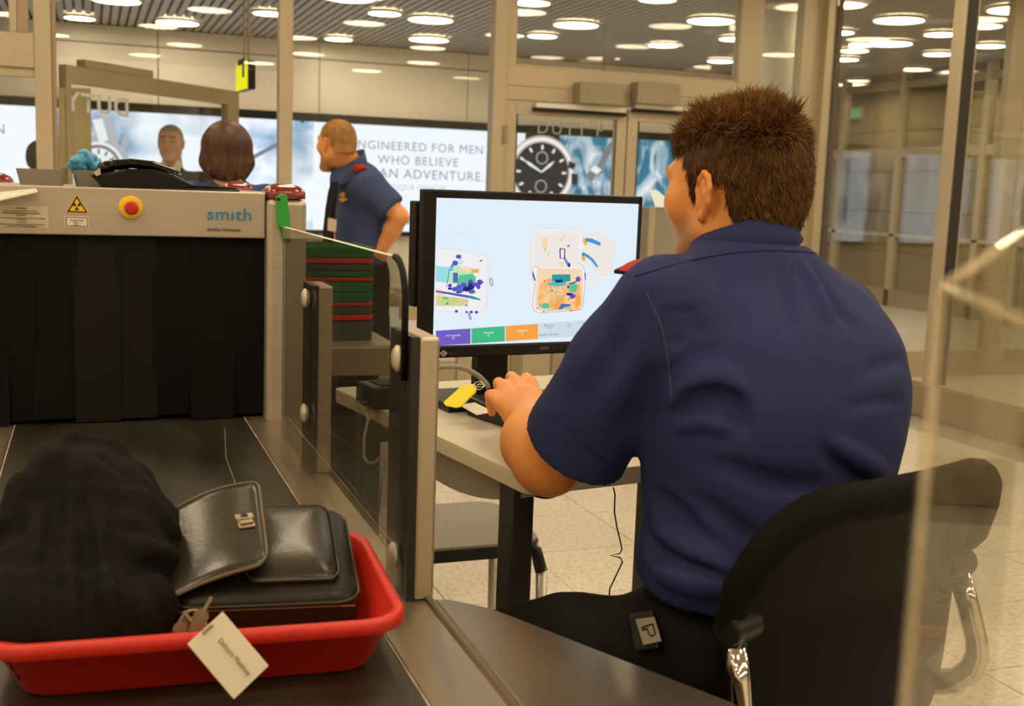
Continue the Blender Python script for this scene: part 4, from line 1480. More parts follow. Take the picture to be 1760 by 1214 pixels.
for pts in ([(150, 780), (165, 880), (180, 960), (195, 1060)], [(235, 845), (270, 885), (293, 915)], [(225, 950), (262, 942), (295, 965)], [(122, 850), (115, 960), (125, 1085)],
            [(65, 870), (55, 1000), (65, 1090)], [(240, 1020), (250, 1085)], [(20, 950), (10, 1080)], [(262, 1000), (290, 1040)]):
    jf(pts, 0.013, 0.004, 0.014)
jf = folder(J)
for pts in ([(205, 785), (200, 850), (195, 930), (207, 1000), (225, 1085)], [(103, 790), (92, 880), (88, 960), (95, 1085)], [(212, 905), (250, 915), (292, 932)], [(228, 990), (262, 976), (296, 1000)],
            [(150, 900), (152, 1000), (160, 1088)], [(40, 890), (32, 960), (38, 1085)], [(160, 775), (215, 815), (250, 865)]):
    jf(pts, 0.007, -0.003, 0.009, 'sub')
J.rough(0.0018, 0.045, 9)
J.cut((0, 0, BZ+0.008), (0, 0, -1))
ax_ = [J.lo[i]+np.arange(J.n[i])*J.res for i in range(3)]
X_, Y_, Z_ = np.meshgrid(*ax_, indexing='ij', sparse=True)
lx_ = (X_-TC[0])*RT[0, 0]+(Y_-TC[1])*RT[1, 0]
ly_ = (X_-TC[0])*RT[0, 1]+(Y_-TC[1])*RT[1, 1]
hz_ = np.clip(Z_-BZ, 0, 0.075)
flare = 0.42*hz_+np.clip((Z_-BZ-0.075)*1.5, 0, 0.5)
J.D = np.maximum(J.D, np.maximum(np.abs(lx_)-0.168-flare, np.abs(ly_)-0.123-flare)).astype(np.float32)     # the tray walls hold it
jk = thing('black_jacket', (-0.03, 1.33, BZ+0.005), 'crumpled black cloth jacket heaped at left in red tray', 'jacket')
soft_mesh('jacket_cloth', [J], mat('jacket_cloth', (0.0065, 0.0055, 0.0045), 0.85, var=0.25, vscale=12, bump=0.15, bscale=220, spec=0.10), jk)

# keys and white name tag over the front of the tray
ky = thing('key_bunch', tuple(at(330, 1075, Y=1.16)), 'small bunch of brass keys on ring above white name tag', 'keys')
M_BRASS = mat('brass', (0.26, 0.21, 0.13), 0.35, 0.7, var=0.15, vscale=30)
kc = at(332, 1072, Y=1.16)
rp_ = [kc+0.013*np.array([math.cos(a), 0.3*math.sin(a), math.sin(a)]) for a in np.linspace(0, 2*PI, 25)]
MB().tube(rp_, 0.0014, 6).build('key_ring', M_BRASS, ky, smooth=True)
for i, (px, py, a) in enumerate(((318, 1072, 0.4), (345, 1060, 1.0), (310, 1082, -0.2), (338, 1080, 2.2))):
    c = at(px, py, Y=1.165-0.003*i)
    d = np.array([math.cos(a), 0.2, math.sin(a)])
    k_ = MB().lathe([(0.008, 0), (0.008, 0.002)], c, 16, (0.1, -1, 0.2))
    k_.build('key', M_BRASS, ky)
    MB().cyl(c, c+nrm(d)*0.022, 0.0022, 6).build('key_blade', M_BRASS, ky)
tg = thing('name_tag', tuple(at(392, 1128, Y=1.10)), 'white plastic name tag hanging over the front of red tray', 'tag')
tq = [at(383, 1052, Y=1.104), at(462, 1145, Y=1.098), at(402, 1203, Y=1.092), at(322, 1108, Y=1.098)]
tn = nrm(np.cross(tq[1]-tq[0], tq[3]-tq[0]))
if tn[1] > 0:
    tn = -tn
MB().prism(tq, -tn*0.0012).build('card', mat('tag_white', (0.80, 0.72, 0.58), 0.4), tg, bevel=0.004, seg=4)
ld = nrm(tq[1]-tq[0])            # long side of the tag, reading direction
wd = nrm(tq[0]-tq[3])
o_ = on_plane(374, 1102, tq[0]+tn*0.0015, tn)
text_mesh('lettering', 'Debora Matthey', mat('tag_ink', (0.16, 0.13, 0.09), 0.6), tg, o_, ld, wd, 0.0073, 'LEFT', 0.0003)
sl = on_plane(357, 1082, tq[0]+tn*0.0003, tn)
MB().box(sl, (0.0035, 0.012, 0.0016), np.stack([ld, wd, tn], 1)).build('slot', mat('tag_slot', (0.34, 0.26, 0.16), 0.6), tg)
# ------------------------------------------------------------------ desk
DA = math.radians(9.5)
DR = rotz(DA)
DX, DYv = DR[:, 0], DR[:, 1]
DC = np.array([0.602, 1.522, 0.0])
DZ, DW, DD = 0.90, 0.80, 0.80
def dk(u, v, z=0.0): return DC+DX*u+DYv*v+np.array([0, 0, z])
desk = thing('desk', tuple(dk(DW/2, DD/2)), 'pale laminate desk with rounded corner and dark metal legs', 'desk')
M_LAM = mat('pale_laminate', (0.62, 0.57, 0.46), 0.36, var=0.03, vscale=4)
M_LAME = mat('laminate_edge', (0.56, 0.49, 0.36), 0.45, var=0.04)
M_DKM = mat('dark_grey_metal', (0.085, 0.078, 0.066), 0.42, 0.5, var=0.06)
P2 = rrect(DW/2, DD/2, DW/2, DD/2, 0.02, 5)
MB().prism([dk(u, v, DZ-0.004) for u, v in P2], (0, 0, 0.004)).build('desk_top', M_LAM, desk)
MB().prism([dk(u, v, DZ-0.028) for u, v in P2], (0, 0, 0.024)).build('edge_band', M_LAME, desk, bevel=0.002)
# curved apron under the left edge
ap = [(0.03+0.74*i/20) for i in range(21)]
lo = [(v, DZ-0.030-0.065*math.sin(PI*min(1, (v-0.03)/0.62))**0.8 if v < 0.65 else DZ-0.030) for v in ap]
pts = [dk(0.035, ap[0], DZ-0.028)]+[dk(0.035, v, z-0.004) for v, z in lo]+[dk(0.035, ap[-1], DZ-0.028)]
MB().prism(pts, DX*0.014).build('apron', mat('apron_grey', (0.30, 0.27, 0.21), 0.5), desk)
for u, v in ((0.02, 0.10), (DW-0.05, 0.10), (0.03, DD-0.07), (DW-0.042, DD-0.07)):
    MB().box(dk(u+0.02, v, (DZ-0.03)/2), (0.042, 0.042, DZ-0.03), DR).build('leg', M_DKM, desk, bevel=0.004)
MB().box(dk(DW/2, DD-0.07, DZ-0.07), (DW-0.14, 0.02, 0.07), DR).build('crossbar', M_DKM, desk)

# ------------------------------------------------------------------ monitor
MA = math.radians(7.0)
MX = np.array([math.cos(MA), math.sin(MA), 0])
MN = np.array([-math.sin(MA), math.cos(MA), 0])       # away from the viewer of the screen
MP = at(728, 325, d=2.02)
def mpt(x, y, off=0.0): return on_plane(x, y, MP-MN*off, MN)
mon = thing('monitor', tuple(np.array([*(dk(0.22, 0.52)[:2]), DZ])), 'black flat monitor showing colour x-ray pictures of bags', 'monitor')
TL_, TR_ = mpt(728, 325), mpt(1106, 332)
zt_, zb0 = 1.3165, 1.0105
wM = np.dot(TR_-TL_, MX)
def mbox(u0, u1, z0, z1, o0, o1, name, m, parent=None, bevel=0.003):
    c = TL_+MX*(u0+u1)/2+MN*(o0+o1)/2
    c[2] = (z0+z1)/2
    return MB().box(c, (u1-u0, o1-o0, z1-z0), np.stack([MX, MN, [0, 0, 1]], 1)).build(name, m, parent or mon, bevel=bevel)
SL, SR = np.dot(mpt(748.5, 460)-TL_, MX), np.dot(mpt(1095, 460)-TL_, MX)
SZ1, SZ0 = mpt(900, 344.8)[2], mpt(760, 595)[2]
bz = mat('monitor_black', (0.009, 0.0085, 0.0075), 0.42, var=0.08, spec=0.3)
mbox(0, SL, zb0, zt_, 0, 0.02, 'bezel', bz)
mbox(SR, wM, zb0, zt_, 0, 0.02, 'bezel', bz)
mbox(SL, SR, SZ1, zt_, 0, 0.02, 'bezel', bz)
mbox(SL, SR, zb0, SZ0, 0, 0.02, 'bezel', bz)
mbox(0.02, wM-0.02, zb0+0.012, zt_-0.012, 0.02, 0.045, 'back_shell', bz, bevel=0.012)
mbox(0.004, 0.12, zb0+0.09, zt_-0.022, 0.045, 0.075, 'rear_unit', bz)
mbox(wM*0.30, wM*0.44, DZ+0.02, zb0+0.12, 0.046, 0.076, 'stand_neck', bz)
mbox(wM*0.16, wM*0.58, DZ+0.001, DZ+0.016, 0.03, 0.20, 'stand_base', bz)
scr_m = light_print('screen_white', (0.78, 0.88, 0.96), 0.98)
screen = mbox(SL, SR, SZ0, SZ1, 0.006, 0.012, 'screen', scr_m, bevel=0)
_pc = [0]
def sp(name, px, m, lvl=1):
    _pc[0] += 1
    off = -0.0058+0.0005*lvl+0.00002*(_pc[0] % 20)
    P = [mpt(x, y, off) for x, y in px]
    # keep it on the screen
    Q = []
    for p in P:
        u = np.clip(np.dot(p-TL_, MX), SL, SR)
        q = TL_+MX*u+MN*np.dot(p-TL_, MN)
        q[2] = np.clip(p[2], SZ0, SZ1)
        Q.append(q)
    return MB().add(Q, [tuple(range(len(Q)))]).build(name, m, screen, fix=False)
def sline(name, px, m, w=0.6, lvl=3, closed=False):
    px = list(px)
    if closed:
        px.append(px[0])
    V, F = [], []
    for i, (x, y) in enumerate(px):
        a, b = px[max(0, i-1)], px[min(len(px)-1, i+1)]
        d = math.hypot(b[0]-a[0], b[1]-a[1]) or 1
        nx, ny = -(b[1]-a[1])/d*w, (b[0]-a[0])/d*w
        for sg in (1, -1):
            p = mpt(x+nx*sg, y+ny*sg, -0.0058+0.0005*lvl)
            u = np.dot(p-TL_, MX)
            V.append(p if u > SL else TL_+MX*SL+MN*np.dot(p-TL_, MN)+np.array([0, 0, p[2]-TL_[2]]))
    F = [(2*i, 2*i+1, 2*i+3, 2*i+2) for i in range(len(px)-1)]
    return MB().add(V, F).build(name, m, screen, fix=False)
def s7(L): return [(740+x/6.746, 380+y/6.746) for x, y in L]
def s8(L): return [(890+x/5.517, 380+y/5.517) for x, y in L]
def ov(cx, cy, rx, ry, n=14, a=0.0):
    c, s_ = math.cos(a), math.sin(a)
    return [(cx+rx*math.cos(t)*c-ry*math.sin(t)*s_, cy+rx*math.cos(t)*s_+ry*math.sin(t)*c) for t in np.linspace(0, 2*PI, n, endpoint=False)]
def sc(name, c): return light_print('scr_'+name, c, 1.0)
k_pink, k_pk2 = sc('pink', (0.87, 0.80, 0.76)), sc('pale_pink', (0.86, 0.86, 0.88))
k_org, k_ord = sc('orange', (0.92, 0.42, 0.10)), light_print('scr_orange_mottled', (0.93, 0.36, 0.06), 1.0, (0.95, 0.62, 0.34), 45, lo=0.35, hi=0.62)
k_orl = sc('light_orange', (0.93, 0.68, 0.46))
k_grn, k_teal, k_cyan = sc('green', (0.10, 0.56, 0.30)), sc('teal', (0.03, 0.34, 0.36)), sc('cyan', (0.32, 0.72, 0.74))
k_blue, k_vio, k_ind = sc('blue', (0.08, 0.16, 0.52)), sc('violet', (0.12, 0.08, 0.55)), sc('indigo', (0.03, 0.02, 0.18))
k_sky, k_olv, k_lg = sc('sky', (0.07, 0.30, 0.70)), light_print('scr_olive', (0.55, 0.62, 0.20), 1.0, (0.80, 0.70, 0.42), 25), sc('pale_green', (0.55, 0.78, 0.50))
k_lin, k_dk = sc('outline', (0.45, 0.36, 0.36)), sc('dark', (0.02, 0.03, 0.05))
k_pl = sc('pale_line', (0.72, 0.70, 0.72))
# left bag picture
sp('bag_picture', s7([(60, 300), (250, 330), (520, 380), (620, 400), (655, 440), (670, 600), (660, 800), (640, 980), (600, 1050), (420, 1070), (60, 1030)]), k_pk2, 0)
sline('bag_outline', s7([(60, 300), (250, 330), (520, 380), (630, 405), (658, 450), (672, 620), (660, 820), (640, 990), (600, 1055), (420, 1072), (60, 1032)]), k_pl, 0.4, 1)
sline('bag_handle', s7([(130, 330), (170, 230), (250, 160), (340, 140), (430, 165), (490, 220), (525, 300), (540, 360)]), k_pl, 0.35, 1)
sp('bag_contents', s7([(60, 520), (240, 540), (230, 700), (200, 720), (60, 700)]), k_cyan, 1)
sp('bag_contents', s7([(240, 500), (330, 515), (520, 560), (500, 640), (330, 700), (280, 740), (220, 720)]), k_lg, 1)
sp('bag_contents', s7([(310, 515), (450, 535), (565, 560), (560, 600), (480, 600), (350, 565)]), k_orl, 2)
sp('bag_contents', s7([(470, 560), (560, 562), (555, 605), (480, 600)]), k_org, 2)
sp('bag_contents', s7([(330, 630), (480, 610), (525, 650), (520, 760), (400, 780), (300, 745)]), k_grn, 2)
sp('bag_contents', s7([(60, 865), (250, 880), (440, 910), (430, 985), (60, 985)]), k_olv, 1)
sp('bag_contents', s7([(60, 780), (140, 800), (190, 870), (60, 860)]), k_orl, 1)
sp('bag_contents', s7([(260, 600), (318, 600), (318, 715), (260, 715)]), k_blue, 3)
sp('bag_contents', s7([(300, 390), (358, 395), (350, 440), (295, 432)]), k_vio, 3)
sp('bag_contents', s7(ov(285, 488, 34, 30)), k_vio, 3)
sline('bag_contents', s7(ov(344, 474, 26, 20)), k_cyan, 0.9, 4, True)
sp('bag_contents', s7(ov(250, 525, 18, 22)), k_sky, 3)
sp('bag_contents', s7(ov(242, 565, 14, 14)), k_sky, 3)
for (x, y, rx, ry, m) in ((225, 750, 24, 24, k_vio), (280, 790, 34, 28, k_vio), (330, 775, 36, 34, k_vio), (385, 745, 34, 32, k_vio), (350, 800, 50, 26, k_blue), (420, 790, 46, 30, k_ind),
                         (465, 715, 30, 40, k_vio), (470, 760, 40, 40, k_ind), (520, 740, 40, 26, k_vio), (570, 710, 34, 32, k_vio), (555, 760, 24, 34, k_vio), (480, 820, 40, 26, k_blue), (330, 825, 36, 14, k_ind), (225, 785, 26, 14, k_ind), (600, 712, 18, 10, k_vio)):
    sp('bag_contents', s7(ov(x, y, rx, ry)), m, 4)
sp('bag_contents', s7([(62, 805), (110, 812), (300, 840), (480, 870), (580, 905), (570, 920), (420, 890), (200, 850), (62, 825)]), k_vio, 4)
sp('bag_contents', s7([(400, 868), (520, 885), (585, 905), (570, 920), (480, 905)]), k_teal, 5)
sline('bag_contents', s7([(222, 530), (205, 650), (185, 770)]), k_dk, 0.4, 4)
for (x, y, r) in ((300, 1047, 20), (418, 1056, 16), (472, 1056, 20), (532, 1058, 20), (195, 958, 15), (412, 978, 12)):
    sp('coin_picture', s7(ov(x, y, r, r*0.9)), k_teal if r < 16 else k_vio, 2)
sp('bag_contents', s7(ov(172, 895, 36, 14, a=0.15)), k_grn, 3)
sline('clip_picture', s7(ov(703, 706, 15, 45, a=-0.15)), k_dk, 0.55, 3, True)
sline('clip_picture', s7(ov(454, 1105, 9, 40, a=-0.25)), k_dk, 0.55, 3, True)
sline('clip_picture', s7([(570, 472), (602, 452)]), k_dk, 0.8, 3)
# right bag picture
sp('bag_picture', s8([(130, 130), (160, 85), (230, 65), (560, 70), (610, 110), (630, 200), (640, 560), (620, 830), (590, 870), (160, 880), (130, 820), (120, 500)]), k_pk2, 0)
sp('bag_picture', s8([(160, 105), (570, 105), (580, 430), (160, 440)]), k_pink, 1)
sline('bag_outline', s8([(120, 520), (135, 160), (160, 85), (230, 65), (400, 72), (560, 78), (610, 112)]), k_pl, 0.4, 2)
sline('bag_outline', s8([(205, 450), (170, 425), (140, 440), (140, 540), (165, 600), (150, 700), (140, 800), (150, 850), (190, 872), (560, 850), (600, 840), (620, 790), (640, 560), (625, 430), (570, 390)]), k_lin, 0.45, 3)
sp('bag_picture', s8([(185, 450), (600, 452), (620, 560), (615, 800), (585, 850), (200, 855), (165, 800)]), k_orl, 1)
sp('bag_contents', s8([(215, 560), (290, 545), (590, 600), (600, 800), (560, 850), (380, 835), (200, 830), (185, 780)]), k_ord, 2)
sp('bag_contents', s8([(325, 508), (498, 506), (500, 570), (420, 585), (322, 570)]), k_teal, 3)
sp('bag_contents', s8([(285, 588), (340, 575), (450, 580), (462, 605), (400, 620), (290, 610)]), sc('sea', (0.08, 0.50, 0.58)), 4)
sp('bag_contents', s8([(352, 560), (420, 552), (425, 582), (360, 585)]), k_ind, 5)
sp('bag_contents', s8(ov(525, 632, 40, 50, a=0.4)), k_grn, 4)
for k in range(8):
    a = 2*PI*k/8+0.3
    sp('bag_contents', s8([(572+6*math.cos(a+1.57), 552+6*math.sin(a+1.57)), (572+38*math.cos(a), 552+42*math.sin(a)), (572-6*math.cos(a+1.57), 552-6*math.sin(a+1.57))]), k_vio, 5)
sp('bag_contents', s8(ov(572, 552, 22, 24)), k_vio, 5)
sline('bag_contents', s8([(485, 600), (560, 572)]), k_ind, 0.9, 5)
sp('bag_contents', s8(ov(492, 695, 34, 14, a=0.1)), k_ind, 5)
sp('bag_contents', s8(ov(520, 718, 32, 18, a=-0.4)), k_vio, 5)
sp('bag_contents', s8(ov(478, 625, 9, 14)), k_ind, 5)
sp('bag_contents', s8(ov(260, 805, 40, 28)), k_grn, 4)
sp('bag_contents', s8([(410, 785), (500, 790), (500, 808), (440, 820), (405, 840), (385, 838)]), k_blue, 5)
sline('bag_contents', s8([(270, 850), (390, 838), (505, 822)]), k_grn, 0.5, 4)
g3 = np.random.default_rng(2)
for k in range(14):
    x, y = g3.uniform(305, 450), g3.uniform(640, 770)
    sline('wire_picture', s8([(x, y), (x+g3.uniform(-40, 40), y+g3.uniform(-25, 25)), (x+g3.uniform(-60, 60), y+g3.uniform(-30, 30))]), k_olv if k % 3 else k_grn, 0.5, 4)
for x, y in ((255, 572), (183, 828), (247, 860), (505, 848), (325, 662), (480, 745), (212, 798)):
    sp('rivet_picture', s8(ov(x, y, 7, 7, 8)), k_vio if x < 240 else k_ind, 5)
sline('bag_contents', s8([(310, 600), (312, 650), (330, 665)]), k_teal, 0.4, 4)
sline('bag_contents', s8([(425, 615), (430, 655)]), k_teal, 0.4, 4)
sp('buckle_picture', s8([(135, 480), (145, 482), (160, 530), (172, 565), (160, 570), (140, 520)]), k_vio, 5)
sp('buckle_picture', s8([(634, 490), (644, 492), (646, 560), (638, 565)]), k_vio, 5)
sline('buckle_picture', s8([(400, 265), (445, 265), (445, 355), (402, 355)]), k_ind, 1.0, 5, True)
sp('bag_contents', s8([(430, 350), (450, 345), (500, 425), (485, 440), (470, 430)]), k_sky, 4)
sp('bag_contents', s8(ov(487, 418, 10, 22)), k_ind, 5)
sp('bag_contents', s8([(392, 390), (425, 385), (440, 435), (405, 445)]), k_orl, 3)
sp('bag_contents', s8([(392, 190), (440, 120), (455, 150), (415, 200)]), k_orl, 3)
sp('bag_contents', s8([(220, 170), (280, 150), (280, 270), (250, 300)]), k_orl, 2)
sp('rivet_picture', s8(ov(480, 237, 11, 11, 10)), k_vio, 5)
for x, y in ((260, 262), (260, 282), (290, 298), (290, 320)):
    sp('rivet_picture', s8(ov(x, y, 6, 6, 8)), k_grn, 5)
# the two shoes
for L, bar, hl in (([(615, 165), (640, 122), (720, 118), (820, 150), (890, 190), (918, 260), (915, 330), (870, 352), (810, 335), (780, 280), (720, 235), (640, 232), (618, 205)],
                    [(655, 165), (700, 165), (785, 205), (785, 238), (720, 215), (660, 195)], [(618, 170), (650, 160), (660, 215), (640, 232), (620, 205)]),
                   ([(605, 320), (620, 255), (680, 248), (740, 290), (780, 350), (850, 365), (905, 400), (890, 480), (830, 515), (760, 505), (730, 450), (690, 390), (630, 390), (605, 360)],
                    [(620, 302), (660, 315), (720, 365), (762, 430), (752, 445), (690, 370), (640, 335)], [(608, 325), (635, 320), (640, 370), (620, 385), (605, 355)])):
    sp('shoe_picture', s8(L), k_pink, 1)
    sline('shoe_outline', s8(L), k_orl, 0.5, 2, True)
    sp('shoe_picture', s8(hl), k_org, 3)
    sp('shoe_picture', s8(bar), k_sky, 4)
    sp('shoe_picture', s8(ov(bar[0][0]+4, bar[0][1]+14, 18, 18)), k_teal, 5)
sp('bag_contents', s8([(675, 520), (700, 495), (750, 560), (765, 600), (720, 595)]), k_pink, 1)
# status bar under the pictures
def bary(x, t): return (595-18.5*(x-749)/273.0)-t
sp('status_bar', [(749, bary(749, 0)), (1096, bary(1096, 0)), (1096, bary(1096, 27)), (749, bary(749, 27))], sc('status_grey', (0.62, 0.72, 0.80)), 1)
for x0, x1, m in ((749, 808.5, sc('key_violet', (0.17, 0.11, 0.56))), (810.5, 867.5, sc('key_green', (0.06, 0.50, 0.22))), (869.5, 924.5, sc('key_orange', (0.94, 0.36, 0.06)))):
    sp('status_field', [(x0, bary(x0, 0)), (x1, bary(x1, 0)), (x1, bary(x1, 26)), (x0, bary(x0, 26))], m, 2)
def stext(body, px, py, wpx, m):
    o = text_mesh('screen_lettering', body, m, screen, (0, 0, 0), (1, 0, 0), (0, 0, 1), 1.0, 'LEFT', 0.0)
    co = np.array([v.co[:] for v in o.data.vertices])
    w = co[:, 0].max()-co[:, 0].min()
    p0, p1 = mpt(px, py, -0.0028), mpt(px+wpx, py, -0.0028)
    s_ = np.dot(p1-p0, MX)/w
    out = p0[None]+co[:, :1]*s_*MX[None]+co[:, 2:3]*s_*np.array([[0, 0, 1.0]])
    o.data.vertices.foreach_set('co', out.ravel())
    o.data.update()
stext('NOT+ORG-SEG', 767, 578.5, 24, ad_wh)
stext('F1', 777, 583, 3.5, ad_wh)
stext('ORGANIC', 831, 574, 18, ad_wh)
stext('F2', 838, 579, 3.5, ad_wh)
stext('SUPERENH', 888, 570.5, 18, ad_wh)
stext('F3', 895, 575.5, 3.5, ad_wh)
for body, x, y, w in (('Sitzung Fahrzg.', 935, 560.5, 19), ('Image: 1', 940, 564.5, 10), ('Time', 975, 559, 6), ('8:51', 975.5, 563, 5), ('Mode', 1001, 557, 7), ('auto', 1002, 561, 5), ('Anwender: Aktiv Patrol', 926, 577, 34)):
    stext(body, x, y, w, k_dk)
# maker's mark and buttons on the lower bezel
def bez(name, px, m, th=0.0006): return flat_poly(name, [mpt(x, y, 0.0002) for x, y in px], m, mon, th, -MN)
bez('maker_mark', [(755, 608), (762.5, 602), (769.5, 607.5), (762, 614)], mat('mark_grey', (0.35, 0.34, 0.36), 0.4))
bez('maker_mark', [(757, 608.5), (762.5, 604), (764, 606), (759, 611)], mat('mark_blue', (0.06, 0.13, 0.42), 0.4), 0.001)
bez('maker_mark', [(762, 611.5), (766, 607), (767.5, 608), (763, 612.5)], mat('mark_pink', (0.40, 0.10, 0.22), 0.4), 0.001)
text_mesh('maker_lettering', 'EIZO', mat('mark_dim', (0.05, 0.048, 0.045), 0.5), mon, mpt(771, 610.5, 0.0008), MX, (0, 0, 1), 0.0075, 'LEFT', 0.0004, 1.1)
bez('control_pad', [(928, 596.5), (943, 595.5), (943, 600.5), (928, 601.5)], mat('pad_grey', (0.09, 0.085, 0.08), 0.4))
for k in range(8):
    x = 950+12*k
    bez('control_button', [(x, 596.5-0.7*k), (x+3, 596.3-0.7*k), (x+3, 599-0.7*k), (x, 599.2-0.7*k)], mat('button_grey', (0.035, 0.034, 0.03), 0.4))

# ------------------------------------------------------------------ operator console, keys, card
CA = math.radians(15.0)
CR = rotz(CA)
con = thing('control_console', (0.81, 1.95, DZ), 'black operator control keyboard on the desk under the officer\'s hand', 'keyboard')
CO = np.array([0.655, 1.985, DZ])                    # rear left corner
def cp(u, v, z=0.0): return CO+CR[:, 0]*u-CR[:, 1]*v+np.array([0, 0, z])
CWid, CDep = 0.30, 0.185
prof = [(0.0, 0.0), (CDep, 0.0), (CDep, 0.022), (0.0, 0.038)]
MB().prism([cp(0, v, z) for v, z in prof], CR[:, 0]*CWid).build('case', mat('console_black', (0.012, 0.012, 0.0115), 0.45, var=0.15), con, bevel=0.004, seg=3)
def ctop(u, v, h=0.0): return cp(u, v, 0.038-0.016*v/CDep+h)
cols = [mat('key_dark', (0.02, 0.02, 0.02), 0.45), mat('key_red', (0.35, 0.03, 0.02), 0.45), mat('key_orange_cap', (0.50, 0.14, 0.02), 0.45), mat('key_grey_cap', (0.28, 0.26, 0.22), 0.45)]
KR = eul(0, 0, CA)
g4 = np.random.default_rng(8)
for i in range(9):
    for j in range(5):
        u, v = 0.10+0.021*i, 0.03+0.028*j
        c = int(g4.choice([0, 0, 0, 1, 2, 3]))
        MB().box(ctop(u, v, 0.002), (0.015, 0.013, 0.005), KR).build('key', cols[c], con)
MB().box(ctop(0.18, 0.008, 0.001), (0.13, 0.006, 0.002), KR).build('label_strip', M_LABW, con)
yt = thing('key_tag', tuple(at(792, 685, Z=0.92)), 'yellow plastic key tag on a ring at the console corner', 'tag')
M_YT = mat('yellow_plastic', (0.90, 0.82, 0.02), 0.35, var=0.05)
q0 = at(818, 668, Z=0.945)
pq = [at(x, y, d=dd) for x, y, dd in ((763, 693, 2.02), (768, 699, 2.015), (786, 703, 2.005), (793, 700, 2.0), (819, 675, 2.0), (819, 664, 2.005), (814, 661, 2.01), (798, 664, 2.015), (791, 669, 2.02))]
c_ = sum(pq)/len(pq)
nq = nrm(np.cross(pq[3]-pq[0], pq[6]-pq[0]))
pq = [p-nq*np.dot(p-c_, nq) for p in pq]
MB().prism(pq, nq*0.004).build('tag_body', M_YT, yt, bevel=0.0012)
rc = at(823, 663, d=2.0)
MB().tube([rc+0.0085*(math.cos(a)*RGT+math.sin(a)*(0.8*UPV+0.5*FWD)) for a in np.linspace(0, 2*PI, 25)], 0.0009, 6).build('ring', M_CHROME, yt, smooth=True)
MB().tube([rc+np.array([0.004, 0, 0])+0.0075*(math.cos(a)*RGT+math.sin(a)*(0.3*UPV+0.9*FWD)) for a in np.linspace(0, 2*PI, 25)], 0.0008, 6).build('ring', M_CHROME, yt, smooth=True)
wcard = thing('paper_card', tuple(at(820, 703, Z=0.93)), 'small white paper card lying on the console\'s front corner', 'card')
MB().prism([at(789, 697, Z=0.932), at(816, 693, Z=0.934), at(848, 709, Z=0.928), at(819, 714, Z=0.927)], (0, 0, 0.0012)).build('card', M_LABW, wcard)

# small black power unit and its lead on the far left of the desk
pu = thing('power_unit', tuple(dk(0.04, 0.56, DZ)), 'small black box with a grey lead on the desk\'s left edge', 'adapter')
a = at(640, 708, Z=DZ)
MB().box(a+DX*0.045+DYv*0.05+np.array([0, 0, 0.022]), (0.085, 0.085, 0.043), DR).build('case', M_BLACK, pu, bevel=0.005)
MB().box(a+DX*0.05+DYv*0.05+np.array([0, 0, 0.0445]), (0.05, 0.06, 0.003), DR).build('vent_grille', M_RUBBER, pu)
g_ = a+DX*0.0+DYv*0.03+np.array([0, 0, 0.012])
pth = [g_, g_-DX*0.02+np.array([0, 0, 0.002]), at(633, 720, d=2.12), at(626, 750, d=2.10), at(625, 785, d=2.08), at(632, 797, d=2.07), at(645, 795, d=2.06), at(655, 785, d=2.06), at(662, 792, d=2.05), at(655, 830, d=2.05), at(650, 880, d=2.05)]
MB().tube(pth, 0.0032, 8).build('lead', mat('lead_grey', (0.22, 0.20, 0.17), 0.5), pu, smooth=True)
# thick grey cable behind the monitor foot
t = tag(MB().tube([at(x, y, d=d_) for x, y, d_ in ((700, 648, 2.02), (735, 634, 2.03), (760, 630.5, 2.04), (785, 630, 2.05), (805, 636, 2.06), (822, 646, 2.07), (836, 660, 2.08), (840, 668, 2.08))], 0.005, 10).build('monitor_cable', mat('cable_grey', (0.26, 0.24, 0.21), 0.4), None, smooth=True),
        'thick grey cable arching over the desk behind the key tag', 'cable')
# thin black cord hanging from the desk edge
cd = [(1054, 838), (1057, 850), (1056, 880), (1060, 905), (1066, 930), (1069, 945), (1065, 952), (1049, 955), (1066, 959), (1070, 966), (1062, 983), (1054, 1000), (1048, 1012), (1046, 1040)]
tag(MB().tube([at(x, y, d=1.80) for x, y in cd], 0.0012, 6).build('thin_cable', M_RUBBER, None, smooth=True), 'thin kinked black cable hanging below the desk edge', 'cable')
tag(MB().tube([at(900+75*i/12, 840+14*math.sin(PI*i/12), d=1.80) for i in range(13)], 0.004, 8).build('cable_loop', M_RUBBER, None, smooth=True), 'black cable loop sagging under the desk top', 'cable')

# ------------------------------------------------------------------ stool behind the desk
st_ = thing('stool', (0.86, 2.74, 0), 'grey-topped stool with black rim standing beyond the desk leg', 'stool')
SZs = 0.45
pts = rrect(0.86, 2.74, 0.20, 0.19, 0.07, 6)
MB().prism([(x, y, SZs-0.006) for x, y in pts], (0, 0, 0.010)).build('seat', mat('seat_grey', (0.22, 0.20, 0.17), 0.4, var=0.05), st_, bevel=0.003)
pts2 = rrect(0.86, 2.74, 0.204, 0.194, 0.072, 6)
MB().prism([(x, y, SZs-0.034) for x, y in pts2], (0, 0, 0.028)).build('rim', M_BLACK, st_, bevel=0.003)
for sx in (-1, 1):
    for sy in (-1, 1):
        x, y = 0.86+sx*0.185, 2.74+sy*0.17
        MB().tube([(x-sx*0.03, y-sy*0.02, SZs-0.02), (x, y, SZs-0.03), (x+sx*0.012, y+sy*0.01, SZs-0.08)], 0.017, 8).build('corner_cap', M_BLACK, st_, smooth=True)
        MB().tube([(x+sx*0.012, y+sy*0.01, SZs-0.07), (x+sx*0.02, y+sy*0.02, 0.0)], 0.014, 10).build('leg', mat('leg_alu', (0.55, 0.50, 0.42), 0.35, 0.6), st_, smooth=True)

